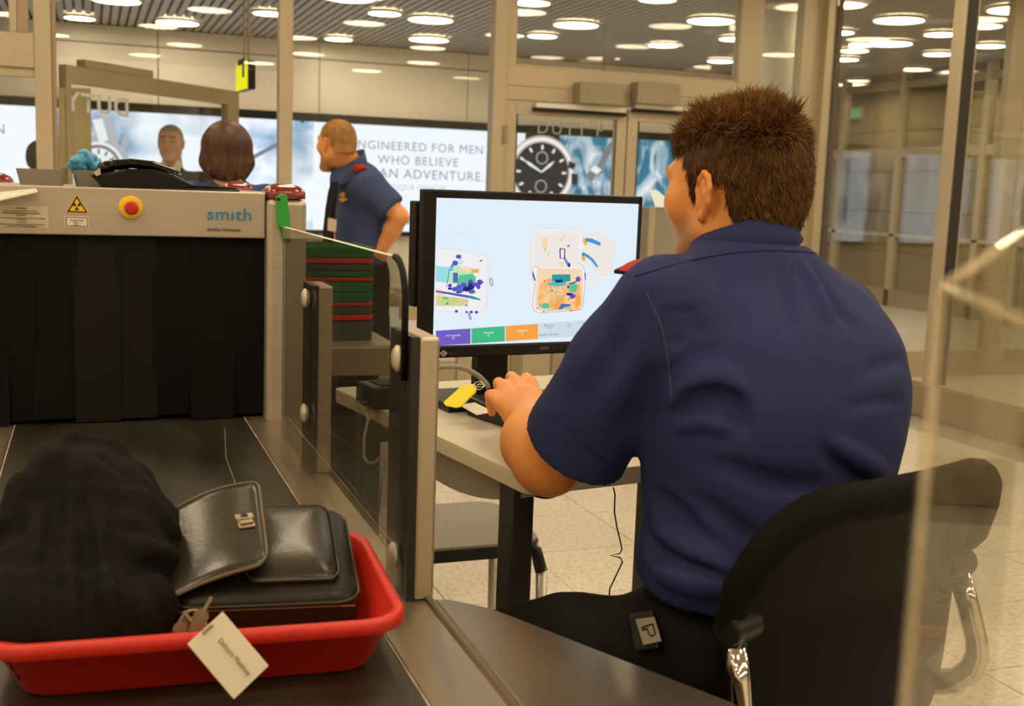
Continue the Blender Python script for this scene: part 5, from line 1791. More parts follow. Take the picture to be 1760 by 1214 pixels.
# ------------------------------------------------------------------ things behind the guard screen
bt = thing('steel_counter', (0.7, 3.4, 0), 'steel counter behind the scanner carrying the stacked trays', 'counter')
cx0, cx1 = 0.50, at(672, 600, Y=3.1)[0]+0.02
zc = at(600, 595, Y=3.1)[2]
MB().bb(cx0, cx1, 3.1, 3.7, zc-0.085, zc-0.004).build('apron', M_STEEL_H, bt, bevel=0.003)
MB().bb(cx0, cx1, 3.1, 3.7, zc-0.004, zc).build('top', M_STEEL, bt)
MB().bb(cx0+0.05, cx1-0.05, 3.2, 3.6, 0.12, zc-0.09).build('dark_filler', mat('filler_black', (0.010, 0.010, 0.011), 0.5, spec=0.2), bt, bevel=0.006)  # black box added to make the space under the counter dark
for x in (cx0+0.03, cx1-0.03):
    for y in (3.14, 3.66):
        MB().bb(x-0.02, x+0.02, y-0.02, y+0.02, 0, zc-0.085).build('leg', M_STEEL, bt)
sx0, sx1 = 0.52, at(645, 480, Y=3.2)[0]
bands = [('grey', 590, 553), ('red', 551, 541), ('grey', 540, 528), ('red', 527, 520), ('green', 519, 503), ('green', 502, 485), ('red', 484, 477), ('green', 476, 466), ('grey', 465, 455), ('red', 453, 444), ('green', 443, 425)]
bc = {'green': mat('stack_green', (0.008, 0.11, 0.025), 0.5, var=0.1, spec=0.2), 'red': mat('stack_red', (0.52, 0.025, 0.015), 0.5, var=0.1, spec=0.2), 'grey': mat('stack_slate', (0.025, 0.045, 0.045), 0.5, var=0.1)}
names = {'green': 'green', 'red': 'red', 'grey': 'dark slate'}
places = ['bottom of the stack', 'second from the bottom', 'third from the bottom', 'fourth from the bottom', 'fifth from the bottom', 'sixth, in the middle', 'fifth from the top', 'fourth from the top', 'third from the top', 'second from the top', 'top of the stack']
for (c, y0, y1), plc in zip(bands, places):
    z0, z1 = at(600, y0, Y=3.2)[2], at(600, y1, Y=3.2)[2]
    tz = thing('stacked_tray', ((sx0+sx1)/2, 3.35, z0), '%s shallow tray, %s behind the guard screen' % (names[c], plc), 'tray', 'trays stacked on the steel counter')
    rg = []
    h = z1-z0-0.001
    for e, z in ((0.02, z0), (0.003, z0+0.001), (0.002, z0+h*0.6), (0.0, z0+h*0.65), (0.0, z0+h), (0.004, z0+h), (0.010, z0+h*0.5), (0.03, z0+h*0.45)):
        rg.append([(x, y, z) for x, y in rrect((sx0+sx1)/2, 3.35, (sx1-sx0)/2-e, 0.15-e, 0.02, 3)])
    MB().rings(rg).build('shell', bc[c], tz, autosm=40)
# roller table farther back
rt = thing('roller_table', (2.0, 5.6, 0), 'grey roller table behind the standing officer, beyond the monitor', 'table')
rz = at(690, 512, Y=5.35)[2]
MB().bb(1.42, 2.68, 5.35, 5.41, rz-0.11, rz).build('side_beam', M_FRAME, rt, bevel=0.004)
MB().bb(1.42, 2.68, 5.95, 6.01, rz-0.11, rz).build('side_beam', M_FRAME, rt, bevel=0.004)
for k in range(14):
    x = 1.47+0.09*k
    MB().cyl((x, 5.41, rz-0.035), (x, 5.95, rz-0.035), 0.032, 12).build('roller', M_STEEL, rt, smooth=True)
for px in (795, 957):
    x = at(px, 640, Y=5.38)[0]
    for y in (5.38, 5.98):
        MB().bb(x-0.034, x+0.034, y-0.02, y+0.02, 0, rz-0.11).build('leg', M_STEEL, rt)
# slim grey pedestal with a lit yellow cap right of the monitor
pd = thing('pedestal', (at(1140, 400, Y=4.8)[0], 4.8, 0), 'slim grey pedestal with pale top right of the monitor', 'pedestal')
a, b = at(1116, 345, Y=4.8), at(1160, 345, Y=4.8)
MB().bb(a[0], b[0]+0.02, 4.8, 4.95, 0, a[2]-0.03).build('body', mat('pedestal_grey', (0.26, 0.235, 0.18), 0.5), pd, bevel=0.004)
MB().bb(a[0], a[0]+0.03, 4.79, 4.80, 0, a[2]-0.03).build('edge_strip', M_STEEL, pd)
MB().prism([(at(1130, 320, Y=4.78)[0], 4.78, a[2]+0.05), (at(1148, 335, Y=4.78)[0], 4.78, a[2]+0.01), (at(1152, 352, Y=4.78)[0], 4.78, a[2]-0.028), (at(1140, 352, Y=4.78)[0], 4.78, a[2]-0.028)], (0, 0.08, 0)).build('display', light_print('pale_lamp', (0.95, 0.88, 0.60), 0.9), pd)
# ------------------------------------------------------------------ officer's chair
KC = np.array([0.91, 1.145, 0.83])
KA = math.radians(16.4)
KR_, KF = np.array([math.cos(KA), math.sin(KA), 0]), np.array([-math.sin(KA), math.cos(KA), 0])
def kp(a, b, h): return KC+KR_*a-KF*b+np.array([0, 0, h])
chair = thing('swivel_chair', tuple(KC+KF*0.2-np.array([0, 0, 0.83])), 'black upholstered chair with chrome side bars under the seated officer', 'chair')
M_UPH = mat('chair_cloth', (0.005, 0.0045, 0.0035), 0.8, var=0.2, vscale=30, bump=0.3, bscale=400, spec=0.10)
M_UPH2 = mat('chair_shell', (0.0045, 0.0036, 0.0025), 0.6, var=0.15, vscale=8, spec=0.10)
NA, NH = 29, 21
def half_w(h):
    return 0.222+0.020*(h+0.2)/0.36 if h < 0.05 else 0.236
def shell(i, j, side):
    h = -0.245+0.415*j/(NH-1)
    s_ = -1+2*i/(NA-1)
    hw = half_w(h)
    # round the upper and lower corners
    top, bot = 0.165, -0.24
    r = 0.10
    hh = h
    lim = hw
    if h > top-r:
        lim = hw-r+math.sqrt(max(0, r*r-(h-(top-r))**2))
    if h < bot+r:
        lim = hw-r+math.sqrt(max(0, r*r-((bot+r)-h)**2))
    a = s_*lim
    b = 0.014+0.055*max(0, h)/0.16-0.026*(a/0.24)**2-0.03*max(0, -h-0.05)
    th = 0.020+0.012*math.exp(-((h-0.15)/0.03)**2)
    e_ = max(0.15, math.sqrt(max(0.0, 1-abs(s_)**6)))*(1 if 0 < j < NH-1 else 0.3)
    return kp(a, b+(th if side else -th)*0.5*e_, hh)
V, F = [], []
for side in (0, 1):
    for i in range(NA):
        for j in range(NH):
            V.append(shell(i, j, side))
n_ = NA*NH
for i in range(NA-1):
    for j in range(NH-1):
        q = (i*NH+j, (i+1)*NH+j, (i+1)*NH+j+1, i*NH+j+1)
        F += [q, tuple(n_+k for k in q[::-1])]
bd = [(i, 0) for i in range(NA)]+[(NA-1, j) for j in range(1, NH)]+[(i, NH-1) for i in range(NA-2, -1, -1)]+[(0, j) for j in range(NH-2, 0, -1)]
for k in range(len(bd)):
    a_, b_ = bd[k], bd[(k+1) % len(bd)]
    ia, ib = a_[0]*NH+a_[1], b_[0]*NH+b_[1]
    F.append((ia, n_+ia, n_+ib, ib))
bk = MB().add(V, F).build('backrest', M_UPH2, chair, smooth=True, sub=1)
# padded cloth roll along the top edge
roll = []
for i in range(33):
    a_ = -PI*0.98+PI*1.02*i/32
    s_ = -1+2*i/32
    hw = 0.232
    top, r = 0.160, 0.10
    a = s_*hw
    if abs(a) > hw-r:
        h = top-r+math.sqrt(max(0, r*r-(abs(a)-(hw-r))**2))
    else:
        h = top
    b = 0.014+0.055*max(0, h)/0.16-0.026*(a/0.24)**2
    roll.append(kp(a, b-0.002, h-0.012))
left = [kp(-0.232, 0.014-0.026*(0.232/0.24)**2+0.055*max(0, h)/0.16, h) for h in (-0.06, 0.0, 0.03)]
right = [kp(0.232, 0.014-0.026*(0.232/0.24)**2+0.055*max(0, h)/0.16, h) for h in (0.03, 0.015)]
MB().tube(left+roll+right, [0.008, 0.015, 0.019]+[0.023]*33+[0.018, 0.008], 12).build('top_roll', M_UPH, bk, smooth=True)
for sg in (-1, 1):
    kn = MB().cyl(kp(sg*0.195, -0.005, 0.0), kp(sg*0.245, 0.0, 0.0), 0.020, 18).build('pivot_knob', M_BLACK, chair, bevel=0.005)
    arm = [kp(sg*0.228, 0.0, -0.015), kp(sg*0.234, 0.014, -0.06), kp(sg*0.240, 0.027, -0.105), kp(sg*0.241, 0.031, -0.128), kp(sg*0.238, 0.026, -0.15), kp(sg*0.230, 0.008, -0.172), kp(sg*0.222, -0.03, -0.186), kp(sg*0.21, -0.2, -0.19)]
    MB().tube(arm, 0.014, 12, flat=(1.35, 0.9)).build('side_bar', M_CHROME, chair, smooth=True)
seat = Soft(kp(0, -0.2, -0.2)-np.array([0.34, 0.34, 0.08]), kp(0, -0.2, -0.2)+np.array([0.34, 0.34, 0.08]), 0.007)
SA = np.stack([KR_, KF, [0, 0, 1.0]], 1)
seat.stack(kp(0, -0.23, -0.24), SA, [(0, 0, 0, 0.20, 0.20), (0.03, 0, 0, 0.225, 0.22), (0.06, 0, 0, 0.22, 0.215)], k=0, ends=0.03, power=3.2)
soft_mesh('seat', [seat], M_UPH, chair)
MB().cyl(kp(0, -0.23, -0.25), (kp(0, -0.23, 0)[0], kp(0, -0.23, 0)[1], 0.10), 0.028, 16).build('gas_column', M_CHROME, chair, smooth=True)
hub = kp(0, -0.23, 0)
for k in range(5):
    a = 2*PI*k/5+0.3
    e_ = np.array([hub[0]+0.27*math.cos(a), hub[1]+0.27*math.sin(a), 0.055])
    MB().tube([(hub[0], hub[1], 0.11), (hub[0]*0.5+e_[0]*0.5, hub[1]*0.5+e_[1]*0.5, 0.095), e_], [0.025, 0.02, 0.014], 8).build('base_arm', M_CHROME, chair, smooth=True)
    MB().cyl(e_+np.array([-0.012*math.sin(a), 0.012*math.cos(a), -0.03]), e_+np.array([0.012*math.sin(a), -0.012*math.cos(a), -0.03]), 0.025, 14).build('caster', M_BLACK, chair)

ringp = [(hub[0]+0.40*math.cos(a), hub[1]+0.40*math.sin(a), 0.118) for a in np.linspace(0, 2*PI, 49)]
MB().tube(ringp, 0.012, 10).build('foot_ring', M_CHROME, chair, smooth=True)
for a in (1.15, 2.0, 4.1):
    MB().cyl((hub[0], hub[1], 0.118), (hub[0]+0.40*math.cos(a), hub[1]+0.40*math.sin(a), 0.118), 0.008, 8).build('ring_spoke', M_CHROME, chair, smooth=True)

# ------------------------------------------------------------------ clear acrylic barrier corner close to the camera, right
ab = thing('acrylic_barrier', tuple(np.array([*at(1620, 490, d=0.46)[:2], BZ])), 'blurred clear acrylic barrier corner close by at the right edge', 'barrier')
A0 = at(1621, 492, d=0.46)
A1 = at(1790, 380, d=0.59)
A2 = at(1800, 572, d=0.385)
M_AB = glass_mat('barrier_acrylic', (0.95, 0.945, 0.92), 0.7, haze=0.007, hcol=(0.75, 0.62, 0.42))  # tan haze colour paints in the reflection that veils the panel
M_ABE = glass_mat('barrier_edge', (0.95, 0.91, 0.80), 0.5, haze=0.20, hcol=(0.80, 0.68, 0.48))
def bpanel(P, Q, name):
    d = nrm(np.array([Q[0]-P[0], Q[1]-P[1], 0]))
    n = np.array([-d[1], d[0], 0])*0.004
    pts = [P, Q, np.array([Q[0], Q[1], BZ+0.001]), np.array([P[0], P[1], BZ+0.001])]
    MB().prism(pts, n).build(name, M_AB, ab)
    MB().tube([P, Q], 0.0024, 8).build('top_edge', M_ABE, ab, smooth=True)
bpanel(A0, A1, 'panel')
bpanel(A0, A2, 'panel')
MB().tube([A0, (A0[0], A0[1], BZ+0.001)], 0.0023, 8).build('corner_edge', M_ABE, ab, smooth=True)
# ------------------------------------------------------------------ people
M_SKIN = mat('skin', (0.6, 0.3, 0.17), 0.48, var=0.08, vscale=40, attr='tint', sss=0.12, bump=0.06, bscale=260)
def yawm(fwd, pitch=0.0, roll=0.0):
    """columns right, front, up for a head or trunk facing fwd, nodding down by pitch"""
    f = nrm([fwd[0], fwd[1], 0])
    r = np.array([f[1], -f[0], 0])
    A = np.stack([r, f, [0, 0, 1.0]], 1)
    return A@eul(-pitch, roll, 0)

def head_soft(HC, R, s, res, neck_to, neck_r=0.056, ear=True):
    H = Soft(HC-0.19*s, HC+0.17*s, res)
    def T(p): return HC+s*(R@np.array(p, float))
    def E(c, r, k, op='add', RR=None):
        H.ell(T(c), np.array(r)*s, R if RR is None else R@RR, k=k*s, op=op)
    def C_(a, b, ra, rb, k, op='add'): H.cap(T(a), T(b), ra*s, rb*s, k=k*s, op=op)
    E((0, -0.014, 0.030), (0.0755, 0.097, 0.080), 0)
    E((0, 0.035, -0.030), (0.056, 0.058, 0.082), 0.04)
    for sg in (-1, 1):
        C_((sg*0.054, 0.000, -0.060), (sg*0.020, 0.072, -0.108), 0.020, 0.019, 0.03)
        E((sg*0.047, 0.055, -0.020), (0.018, 0.022, 0.020), 0.03)          # cheek bone
        C_((sg*0.014, 0.088, 0.026), (sg*0.044, 0.074, 0.026), 0.010, 0.009, 0.015)   # brow
    C_((-0.014, 0.078, -0.116), (0.014, 0.078, -0.116), 0.018, 0.018, 0.02)
    for sg in (-1, 1):
        E((sg*0.031, 0.094, 0.006), (0.017, 0.012, 0.011), 0.012, 'sub')
        E((sg*0.031, 0.0745, 0.005), (0.0125, 0.0125, 0.0120), 0.003)
    C_((0, 0.088, 0.016), (0, 0.110, -0.026), 0.0075, 0.0115, 0.010)
    for sg in (-1, 1):
        E((sg*0.012, 0.098, -0.030), (0.0085, 0.010, 0.008), 0.006)
    C_((-0.019, 0.083, -0.058), (0.019, 0.083, -0.058), 0.0065, 0.0065, 0.006)
    C_((-0.016, 0.083, -0.069), (0.016, 0.083, -0.069), 0.0070, 0.0070, 0.006)
    H.cap(T((0, -0.022, -0.03)), neck_to, neck_r*s, (neck_r+0.006)*s, k=0.03*s)
    if ear:
        for sg in (-1, 1):
            # helix, concha and lobe, standing off the head and leaning back
            def Ep(u, v, o=0.0):   # u back, v up in the ear's own plane
                return (sg*(0.0765+0.34*u+o), -0.004-u*0.94, -0.014+v*1.06)
            arc = [(0.000, -0.008), (-0.004, 0.010), (0.001, 0.024), (0.012, 0.031), (0.023, 0.026), (0.027, 0.012), (0.023, -0.006), (0.015, -0.018), (0.008, -0.025)]
            pts = [T(Ep(u, v)) for u, v in arc]
            H.chain(pts, [0.0042*s]*len(pts), k=0.003*s)
            H.cap(T(Ep(0.006, -0.026)), T(Ep(0.008, -0.023)), 0.0062*s, 0.006*s, k=0.006*s)
            H.cap(T(Ep(0.008, -0.008, -0.008)), T(Ep(0.011, 0.018, -0.007)), 0.010*s, 0.009*s, k=0.004*s)
            H.chain([T(Ep(0.017, -0.012)), T(Ep(0.018, 0.004)), T(Ep(0.013, 0.017))], [0.004*s, 0.0045*s, 0.0035*s], k=0.004*s)
            H.cap(T(Ep(-0.001, -0.010)), T(Ep(0.000, -0.014)), 0.005*s, 0.0045*s, k=0.004*s)
    return H

def head_color(HC, R, s, base, stubble=0.0, red=0.0):
    base = np.array(base)
    def f(V):
        L = (V-HC)@R/s
        c = np.tile(base, (len(V), 1))
        x, y, z = L[:, 0], L[:, 1], L[:, 2]
        inh = (np.abs(z) < 0.2) & (np.abs(x) < 0.13) & (np.abs(y) < 0.15)
        if stubble:
            m = np.clip((-0.028-z-0.25*np.abs(y-0.03))/0.03, 0, 1)*np.clip((y+0.005)/0.03, 0, 1)*np.clip((z+0.135)/0.02, 0, 1)*inh
            m2 = np.clip(1-np.abs(z+0.045)/0.012, 0, 1)*np.clip((y-0.07)/0.02, 0, 1)*inh
            m = np.maximum(m, m2)[:, None]*stubble
            c = c*(1-m)+np.array([0.22, 0.12, 0.05])*m
        e = (np.exp(-(((np.abs(x)-0.085)/0.012)**2+((y+0.018)/0.025)**2+((z+0.016)/0.035)**2))*inh)[:, None]*0.45
        c = c*(1-e)+np.array([0.62, 0.17, 0.08])*e
        lip = (np.exp(-((x/0.02)**4+((y-0.09)/0.012)**2+((z+0.063)/0.010)**2))*inh)[:, None]*0.7
        c = c*(1-lip)+np.array([0.45, 0.14, 0.10])*lip
        for sg in (-1, 1):
            b = ((np.abs(x-sg*0.030) < 0.019) & (np.abs(z-0.031-0.004*(1-np.abs(x)/0.03)) < 0.0045) & (y > 0.06) & inh)[:, None]
            c = np.where(b, np.array([[0.07, 0.04, 0.02]]), c)
            d2 = (x-sg*0.031)**2+(y-0.0745)**2+(z-0.005)**2
            w = ((d2 < 0.0145**2) & (y > 0.079) & (np.abs(z-0.004) < 0.0038))[:, None]
            c = np.where(w, np.array([[0.40, 0.34, 0.29]]), c)
            p = (((x-sg*0.031)**2+(z-0.005)**2 < 0.0040**2) & (y > 0.079) & (d2 < 0.015**2))[:, None]
            c = np.where(p, np.array([[0.03, 0.02, 0.015]]), c)
        return c
    return f

def hand_soft(W, MK, across, down, s, res, curl=0.6, thumb_side=1, spread=1.0, knuckles=None):
    """W wrist, MK middle knuckle, across = unit vector towards the index finger, down = unit vector out of the palm"""
    d = nrm(MK-W)
    across, down = nrm(across), nrm(down)
    lo, hi = np.minimum(W, MK)-0.13, np.maximum(W, MK)+0.13
    H = Soft(lo, hi, res)
    L = np.linalg.norm(MK-W)
    offs = [0.027, 0.009, -0.010, -0.027]
    back = [0.004, 0.0, 0.007, 0.018]
    lens = [(0.040, 0.024, 0.019), (0.044, 0.028, 0.020), (0.041, 0.026, 0.019), (0.032, 0.019, 0.017)]
    rad = [0.0098, 0.0102, 0.0096, 0.0085]
    K = []
    for i in range(4):
        k_ = MK+across*offs[i]*s*spread-d*back[i]*s+down*0.002*abs(i-1.2)*s
        if knuckles is not None:
            k_ = knuckles[i]
        K.append(k_)
        w0 = W+across*offs[i]*0.62*s
        H.cap(w0, k_, 0.0155*s, 0.0125*s, k=0.012*s)
        a = curl*(0.75+0.12*i)
        p = k_
        ang = a*0.55
        rr = rad[i]*s
        for j, l in enumerate(lens[i]):
            q = p+(d*math.cos(ang)+down*math.sin(ang))*l*s
            H.cap(p, q, rr*(1.06-0.06*j), rr*(1.0-0.07*j), k=0.0035*s)
            p = q
            ang += a*(1.0 if j == 0 else 0.7)
    H.cap(W-d*0.012*s, W+d*0.03*s, 0.026*s, 0.026*s, k=0.02*s, s=(down, 0.68))
    # thumb leaves the side of the palm near its base
    t0 = W+d*0.018*s+across*0.022*s+down*0.006*s
    t1 = t0+(d*0.55+across*0.62+down*0.35)*0.042*s
    t2 = t1+(d*0.85+across*0.15+down*0.35)*0.032*s
    t3 = t2+(d*0.92-across*0.10+down*0.25)*0.026*s
    H.cap(t0, t1, 0.015*s, 0.0125*s, k=0.014*s)
    H.cap(t1, t2, 0.0122*s, 0.0105*s, k=0.004*s)
    H.cap(t2, t3, 0.0105*s, 0.0085*s, k=0.003*s)
    return H

def limb_soft(pts, rs, res, k=0.012, s=None, pad=0.03):
    P = np.array(pts)
    m = max(rs)+pad
    S = Soft(P.min(0)-m, P.max(0)+m, res)
    S.chain([np.array(p, float) for p in pts], rs, k=k, s=s)
    return S

def filter_faces(V, F, keep):
    kv = keep(V)
    ok = kv[F].all(1)
    F = F[ok]
    used = np.unique(F)
    mp = np.full(len(V), -1)
    mp[used] = np.arange(len(used))
    return V[used], mp[F]

def strands(V, F, n, dirf, lenf, r0, seed, seg=3):
    """thin tapered hairs rooted on a surface"""
    g = np.random.default_rng(seed)
    A, B, C3 = V[F[:, 0]], V[F[:, 1]], V[F[:, 2]]
    N = np.cross(B-A, V[F[:, 3]]-A)
    ar = np.linalg.norm(N, axis=1)
    N = N/np.maximum(ar, 1e-12)[:, None]
    idx = g.choice(len(F), n, p=ar/ar.sum())
    u, v = g.random((n, 1)), g.random((n, 1))
    P = A[idx]+(B[idx]-A[idx])*u+(V[F[idx, 3]]-A[idx])*v
    Nn = N[idx]
    D = dirf(P, Nn, g)
    Ln = lenf(P, Nn, g)[:, None]
    side = np.cross(D, Nn+g.normal(0, .3, (n, 3)))
    side /= np.maximum(np.linalg.norm(side, axis=1), 1e-9)[:, None]
    up = np.cross(side, D)
    bend = g.normal(0, 0.25, (n, 1))*side-0.22*Nn
    rings = []
    for k in range(seg+1):
        t = k/seg
        c = P-Nn*0.001+D*Ln*t+bend*Ln*t*t
        r = r0*(1-0.88*t)
        for a in (0, 2*PI/3, 4*PI/3):
            rings.append(c+r*(math.cos(a)*side+math.sin(a)*up))
    VV = np.stack(rings, 1).reshape(-1, 3)
    m = 3*(seg+1)
    base = (np.arange(n)*m)[:, None]
    q = []
    for k in range(seg):
        for a in range(3):
            b = (a+1) % 3
            q.append([k*3+a, k*3+b, (k+1)*3+b, (k+1)*3+a])
    FF = (base[:, :, None]+np.array(q)[None]).reshape(-1, 4)
    return VV, FF

def raycaster(obj):
    me = obj.data
    V = np.empty(len(me.vertices)*3)
    me.vertices.foreach_get('co', V)
    bvh = BVHTree.FromPolygons(V.reshape(-1, 3).tolist(), [tuple(p.vertices) for p in me.polygons])
    def cast(px, py, off=0.0):
        v = FWD+(px-880)/FPX*RGT+(607-py)/FPX*UPV
        v = v/np.linalg.norm(v)
        h, n, i, d = bvh.ray_cast(Vector(CPOS), Vector(v))
        if h is None:
            return None, None
        n = np.array(n)
        if n@v > 0:
            n = -n
        return np.array(h)+n*off, n
    return cast

def dens(pts, n):
    out = []
    for i in range(len(pts)-1):
        for k in range(n):
            t = k/n
            out.append((pts[i][0]*(1-t)+pts[i+1][0]*t, pts[i][1]*(1-t)+pts[i+1][1]*t))
    return out+[pts[-1]]

def seam(cast, pts, m, parent, name='seam', r=0.0011, off=0.0004, n=6):
    P = [cast(x, y, off)[0] for x, y in dens(pts, n)]
    P = [p for p in P if p is not None]
    # drop jumps across gaps
    Q = [P[0]]
    for p in P[1:]:
        if np.linalg.norm(p-Q[-1]) < 0.05:
            Q.append(p)
    for _ in range(2):
        Q = [Q[0]]+[(Q[i-1]+2*Q[i]+Q[i+1])/4 for i in range(1, len(Q)-1)]+[Q[-1]]
    MB().tube(Q, r, 6).build(name, m, parent, smooth=True)

# ================================================================== the seated officer
M_NAVY = mat('navy_shirt', (0.022, 0.030, 0.105), 0.78, var=0.10, vscale=9, bump=0.10, bscale=500, spec=0.15)
M_NAVYD = mat('navy_seam', (0.010, 0.014, 0.055), 0.8, spec=0.15)
M_TROU = mat('black_trousers', (0.008, 0.0075, 0.0075), 0.8, var=0.2, vscale=14, bump=0.2, bscale=300, spec=0.12)
op_f = np.array([-math.sin(math.radians(14)), math.cos(math.radians(14)), 0])
op_r = np.array([op_f[1], -op_f[0], 0])
OA = np.stack([op_r, op_f, [0, 0, 1.0]], 1)
OC = np.array([0.862, 1.295, 0.0])
LS, RS = np.array([0.682, 1.290, 1.178]), np.array([1.000, 1.385, 1.135])
LE = at(938, 786, d=1.62)
LW = at(908, 714, d=1.815)
RE = RS+op_f*0.13+op_r*0.05+np.array([0, 0, -0.235])
RW = RE+op_f*0.21-op_r*0.10+np.array([0, 0, 0.02])
HC = at(1260, 325, d=1.60)
HF = np.array([-math.sin(math.radians(20)), math.cos(math.radians(20)), 0])
HR = yawm(HF, math.radians(3))
officer = thing('person', tuple(np.array([0.80, 1.28, 0.655])), 'seated officer in navy short-sleeved shirt watching the monitor, back to camera', 'person')
# --- body: head, neck, trunk core, both arms and hands as one skin mesh
neck_to = at(1300, 432, d=1.575)
Hs = head_soft(HC, HR, 1.0, 0.0026, neck_to, 0.057)
arm = Soft(np.minimum(np.minimum(LS, LE), LW)-0.09, np.maximum(np.maximum(LS, LE), LW)+0.09, 0.0036)
arm.chain([LS*0.75+LE*0.25, LS*0.4+LE*0.6, LE], [0.044, 0.046, 0.046], k=0.02)
fa = LE*0.72+LW*0.28+np.array([-0.004, 0, 0.004])
arm.chain([LE, fa, LW], [0.046, 0.0505, 0.030], k=0.025)
arm.ell(LE+np.array([0.004, -0.016, -0.012]), (0.034, 0.03, 0.032), k=0.03)
kn = [at(912, 660, d=1.895), at(886, 657, d=1.905), at(863, 664, d=1.895), at(846, 682, d=1.870)]
MK = kn[1]
acr = nrm(kn[0]-kn[3])
ddn = nrm(np.cross(acr, MK-LW))
if ddn[2] > 0:
    ddn = -ddn
hl = hand_soft(LW, MK, acr, ddn, 1.0, 0.0022, curl=0.75, knuckles=kn)
hl.chain([fa*0.5+LW*0.5, LW, LW+nrm(MK-LW)*0.03], [0.037, 0.0295, 0.028], k=0.02)
armr = Soft(np.minimum(np.minimum(RS, RE), RW)-0.09, np.maximum(np.maximum(RS, RE), RW)+0.09, 0.006)
armr.chain([RS, RE], [0.055, 0.046], k=0.02)
armr.chain([RE, RE*0.7+RW*0.3, RW], [0.046, 0.048, 0.029], k=0.02)
mkr = RW+nrm(RW-RE)*0.09+np.array([0, 0, -0.005])
acr_r = -np.cross(nrm(mkr-RW), [0, 0, 1.0])
hr_ = hand_soft(RW, mkr, acr_r, np.array([0, 0, -1.0]), 1.0, 0.0035, curl=0.5)
SKIN_O = (0.72, 0.285, 0.075)
core = Soft(OC+np.array([-0.3, -0.25, 0.70]), OC+np.array([0.3, 0.25, 1.32]), 0.009)
core.stack(OC, OA, [(0.72, 0, 0, 0.13, 0.10), (0.95, 0, 0, 0.15, 0.10), (1.12, 0, 0.02, 0.16, 0.09), (1.20, 0, 0.035, 0.12, 0.06), (1.25, 0, 0.04, 0.05, 0.05)], k=0)
core.cap(LS*0.8+RS*0.2, LS*0.2+RS*0.8, 0.04, 0.04, k=0.03)
core.cap(LS*0.85+RS*0.15, LS*0.72+LE*0.28, 0.034, 0.034, k=0.02)
hcf = head_color(HC, HR, 1.0, SKIN_O, stubble=0.75)
def op_color(V):
    c = hcf(V)
    el = np.exp(-((V-LE-np.array([0, -0.02, -0.02]))**2).sum(1)/0.05**2)[:, None]*0.35
    c = c*(1-el)+np.array([0.60, 0.19, 0.035])*el
    hd = np.exp(-((V-MK)**2).sum(1)/0.05**2)[:, None]*0.4
    return c*(1-hd)+np.array([0.76, 0.34, 0.14])*hd
soft_mesh('body', [Hs, arm, hl, armr, hr_, core], M_SKIN, officer, color=op_color, smooth=1)

# --- shirt
S = Soft(np.array([0.44, 1.00, 0.74]), np.array([1.26, 1.66, 1.34]), 0.0043)
secs = [(0.798, -0.012, -0.005, 0.172, 0.128), (0.815, -0.012, -0.005, 0.178, 0.134), (0.845, -0.008, -0.01, 0.186, 0.140), (0.89, -0.006, -0.008, 0.178, 0.135), (0.95, 0.0, -0.004, 0.188, 0.137), (1.02, 0.004, -0.004, 0.202, 0.142),
        (1.09, 0.004, 0.000, 0.206, 0.138), (1.15, 0.004, 0.012, 0.198, 0.122), (1.195, 0.003, 0.028, 0.168, 0.098), (1.228, 0.000, 0.038, 0.116, 0.076), (1.262, -0.005, 0.052, 0.078, 0.062)]
S.stack(OC, OA, secs, k=0, ends=0.012, power=2.25)
S.cap(LS+np.array([0.02, 0.005, 0.0]), RS, 0.062, 0.060, k=0.05)
S.cap(RS, RS+op_f*0.06+np.array([0, 0, -0.10]), 0.062, 0.075, k=0.05)
# left sleeve, wide and open below
hem = at(986, 768, d=1.575)
sl_ax = nrm(nrm(hem-LS)*0.8+nrm(LE-LS)*0.2)
# join sleeve and trunk through a shared field
S.chain([LS, LS*0.6+hem*0.4, hem+sl_ax*0.02], [0.064, 0.071, 0.077], k=0.022)
# cloth folds: ridges and hollows on the back
def ridge(pts, r, d_, k=0.016, op='add'):
    P = [at(x, y, d=d_ if not hasattr(d_, '__len__') else d_[i]) for i, (x, y) in enumerate(pts)]
    return P
pre_V, pre_F = S.surf()
pre = BVHTree.FromPolygons(pre_V.tolist(), pre_F.tolist())
def cast_pre(px, py):
    v = FWD+(px-880)/FPX*RGT+(607-py)/FPX*UPV
    v = v/np.linalg.norm(v)
    h, n, i, d = pre.ray_cast(Vector(CPOS), Vector(v))
    if h is None:
        return None, None
    n = np.array(n)
    if n@v > 0:
        n = -n
    return np.array(h), n
def fold(pts, r, sink, k=0.02, op='add'):
    """a fold following pixels on the cloth: capsule centres sunk by sink under the surface"""
    P = []
    for x, y in dens(pts, 3):
        h, n = cast_pre(x, y)
        if h is not None:
            P.append(h-n*sink)
    for i in range(len(P)-1):
        if np.linalg.norm(P[i+1]-P[i]) < 0.06:
            t = abs(i/(len(P)-1)-0.5)*2
            rr = r*(1-0.35*t)
            S.cap(P[i], P[i+1], rr, rr, k=k, op=op)
# armpit fold sweeping over the ribs
fold([(1165, 690), (1200, 655), (1245, 650), (1275, 675)], 0.010, 0.004, 0.018)
fold([(1160, 720), (1195, 690), (1235, 685), (1262, 705), (1275, 735)], 0.010, -0.007, 0.016, 'sub')
fold([(1165, 735), (1205, 725), (1245, 735)], 0.007, 0.003, 0.012)
fold([(1150, 640), (1190, 610), (1235, 600)], 0.006, -0.005, 0.012, 'sub')
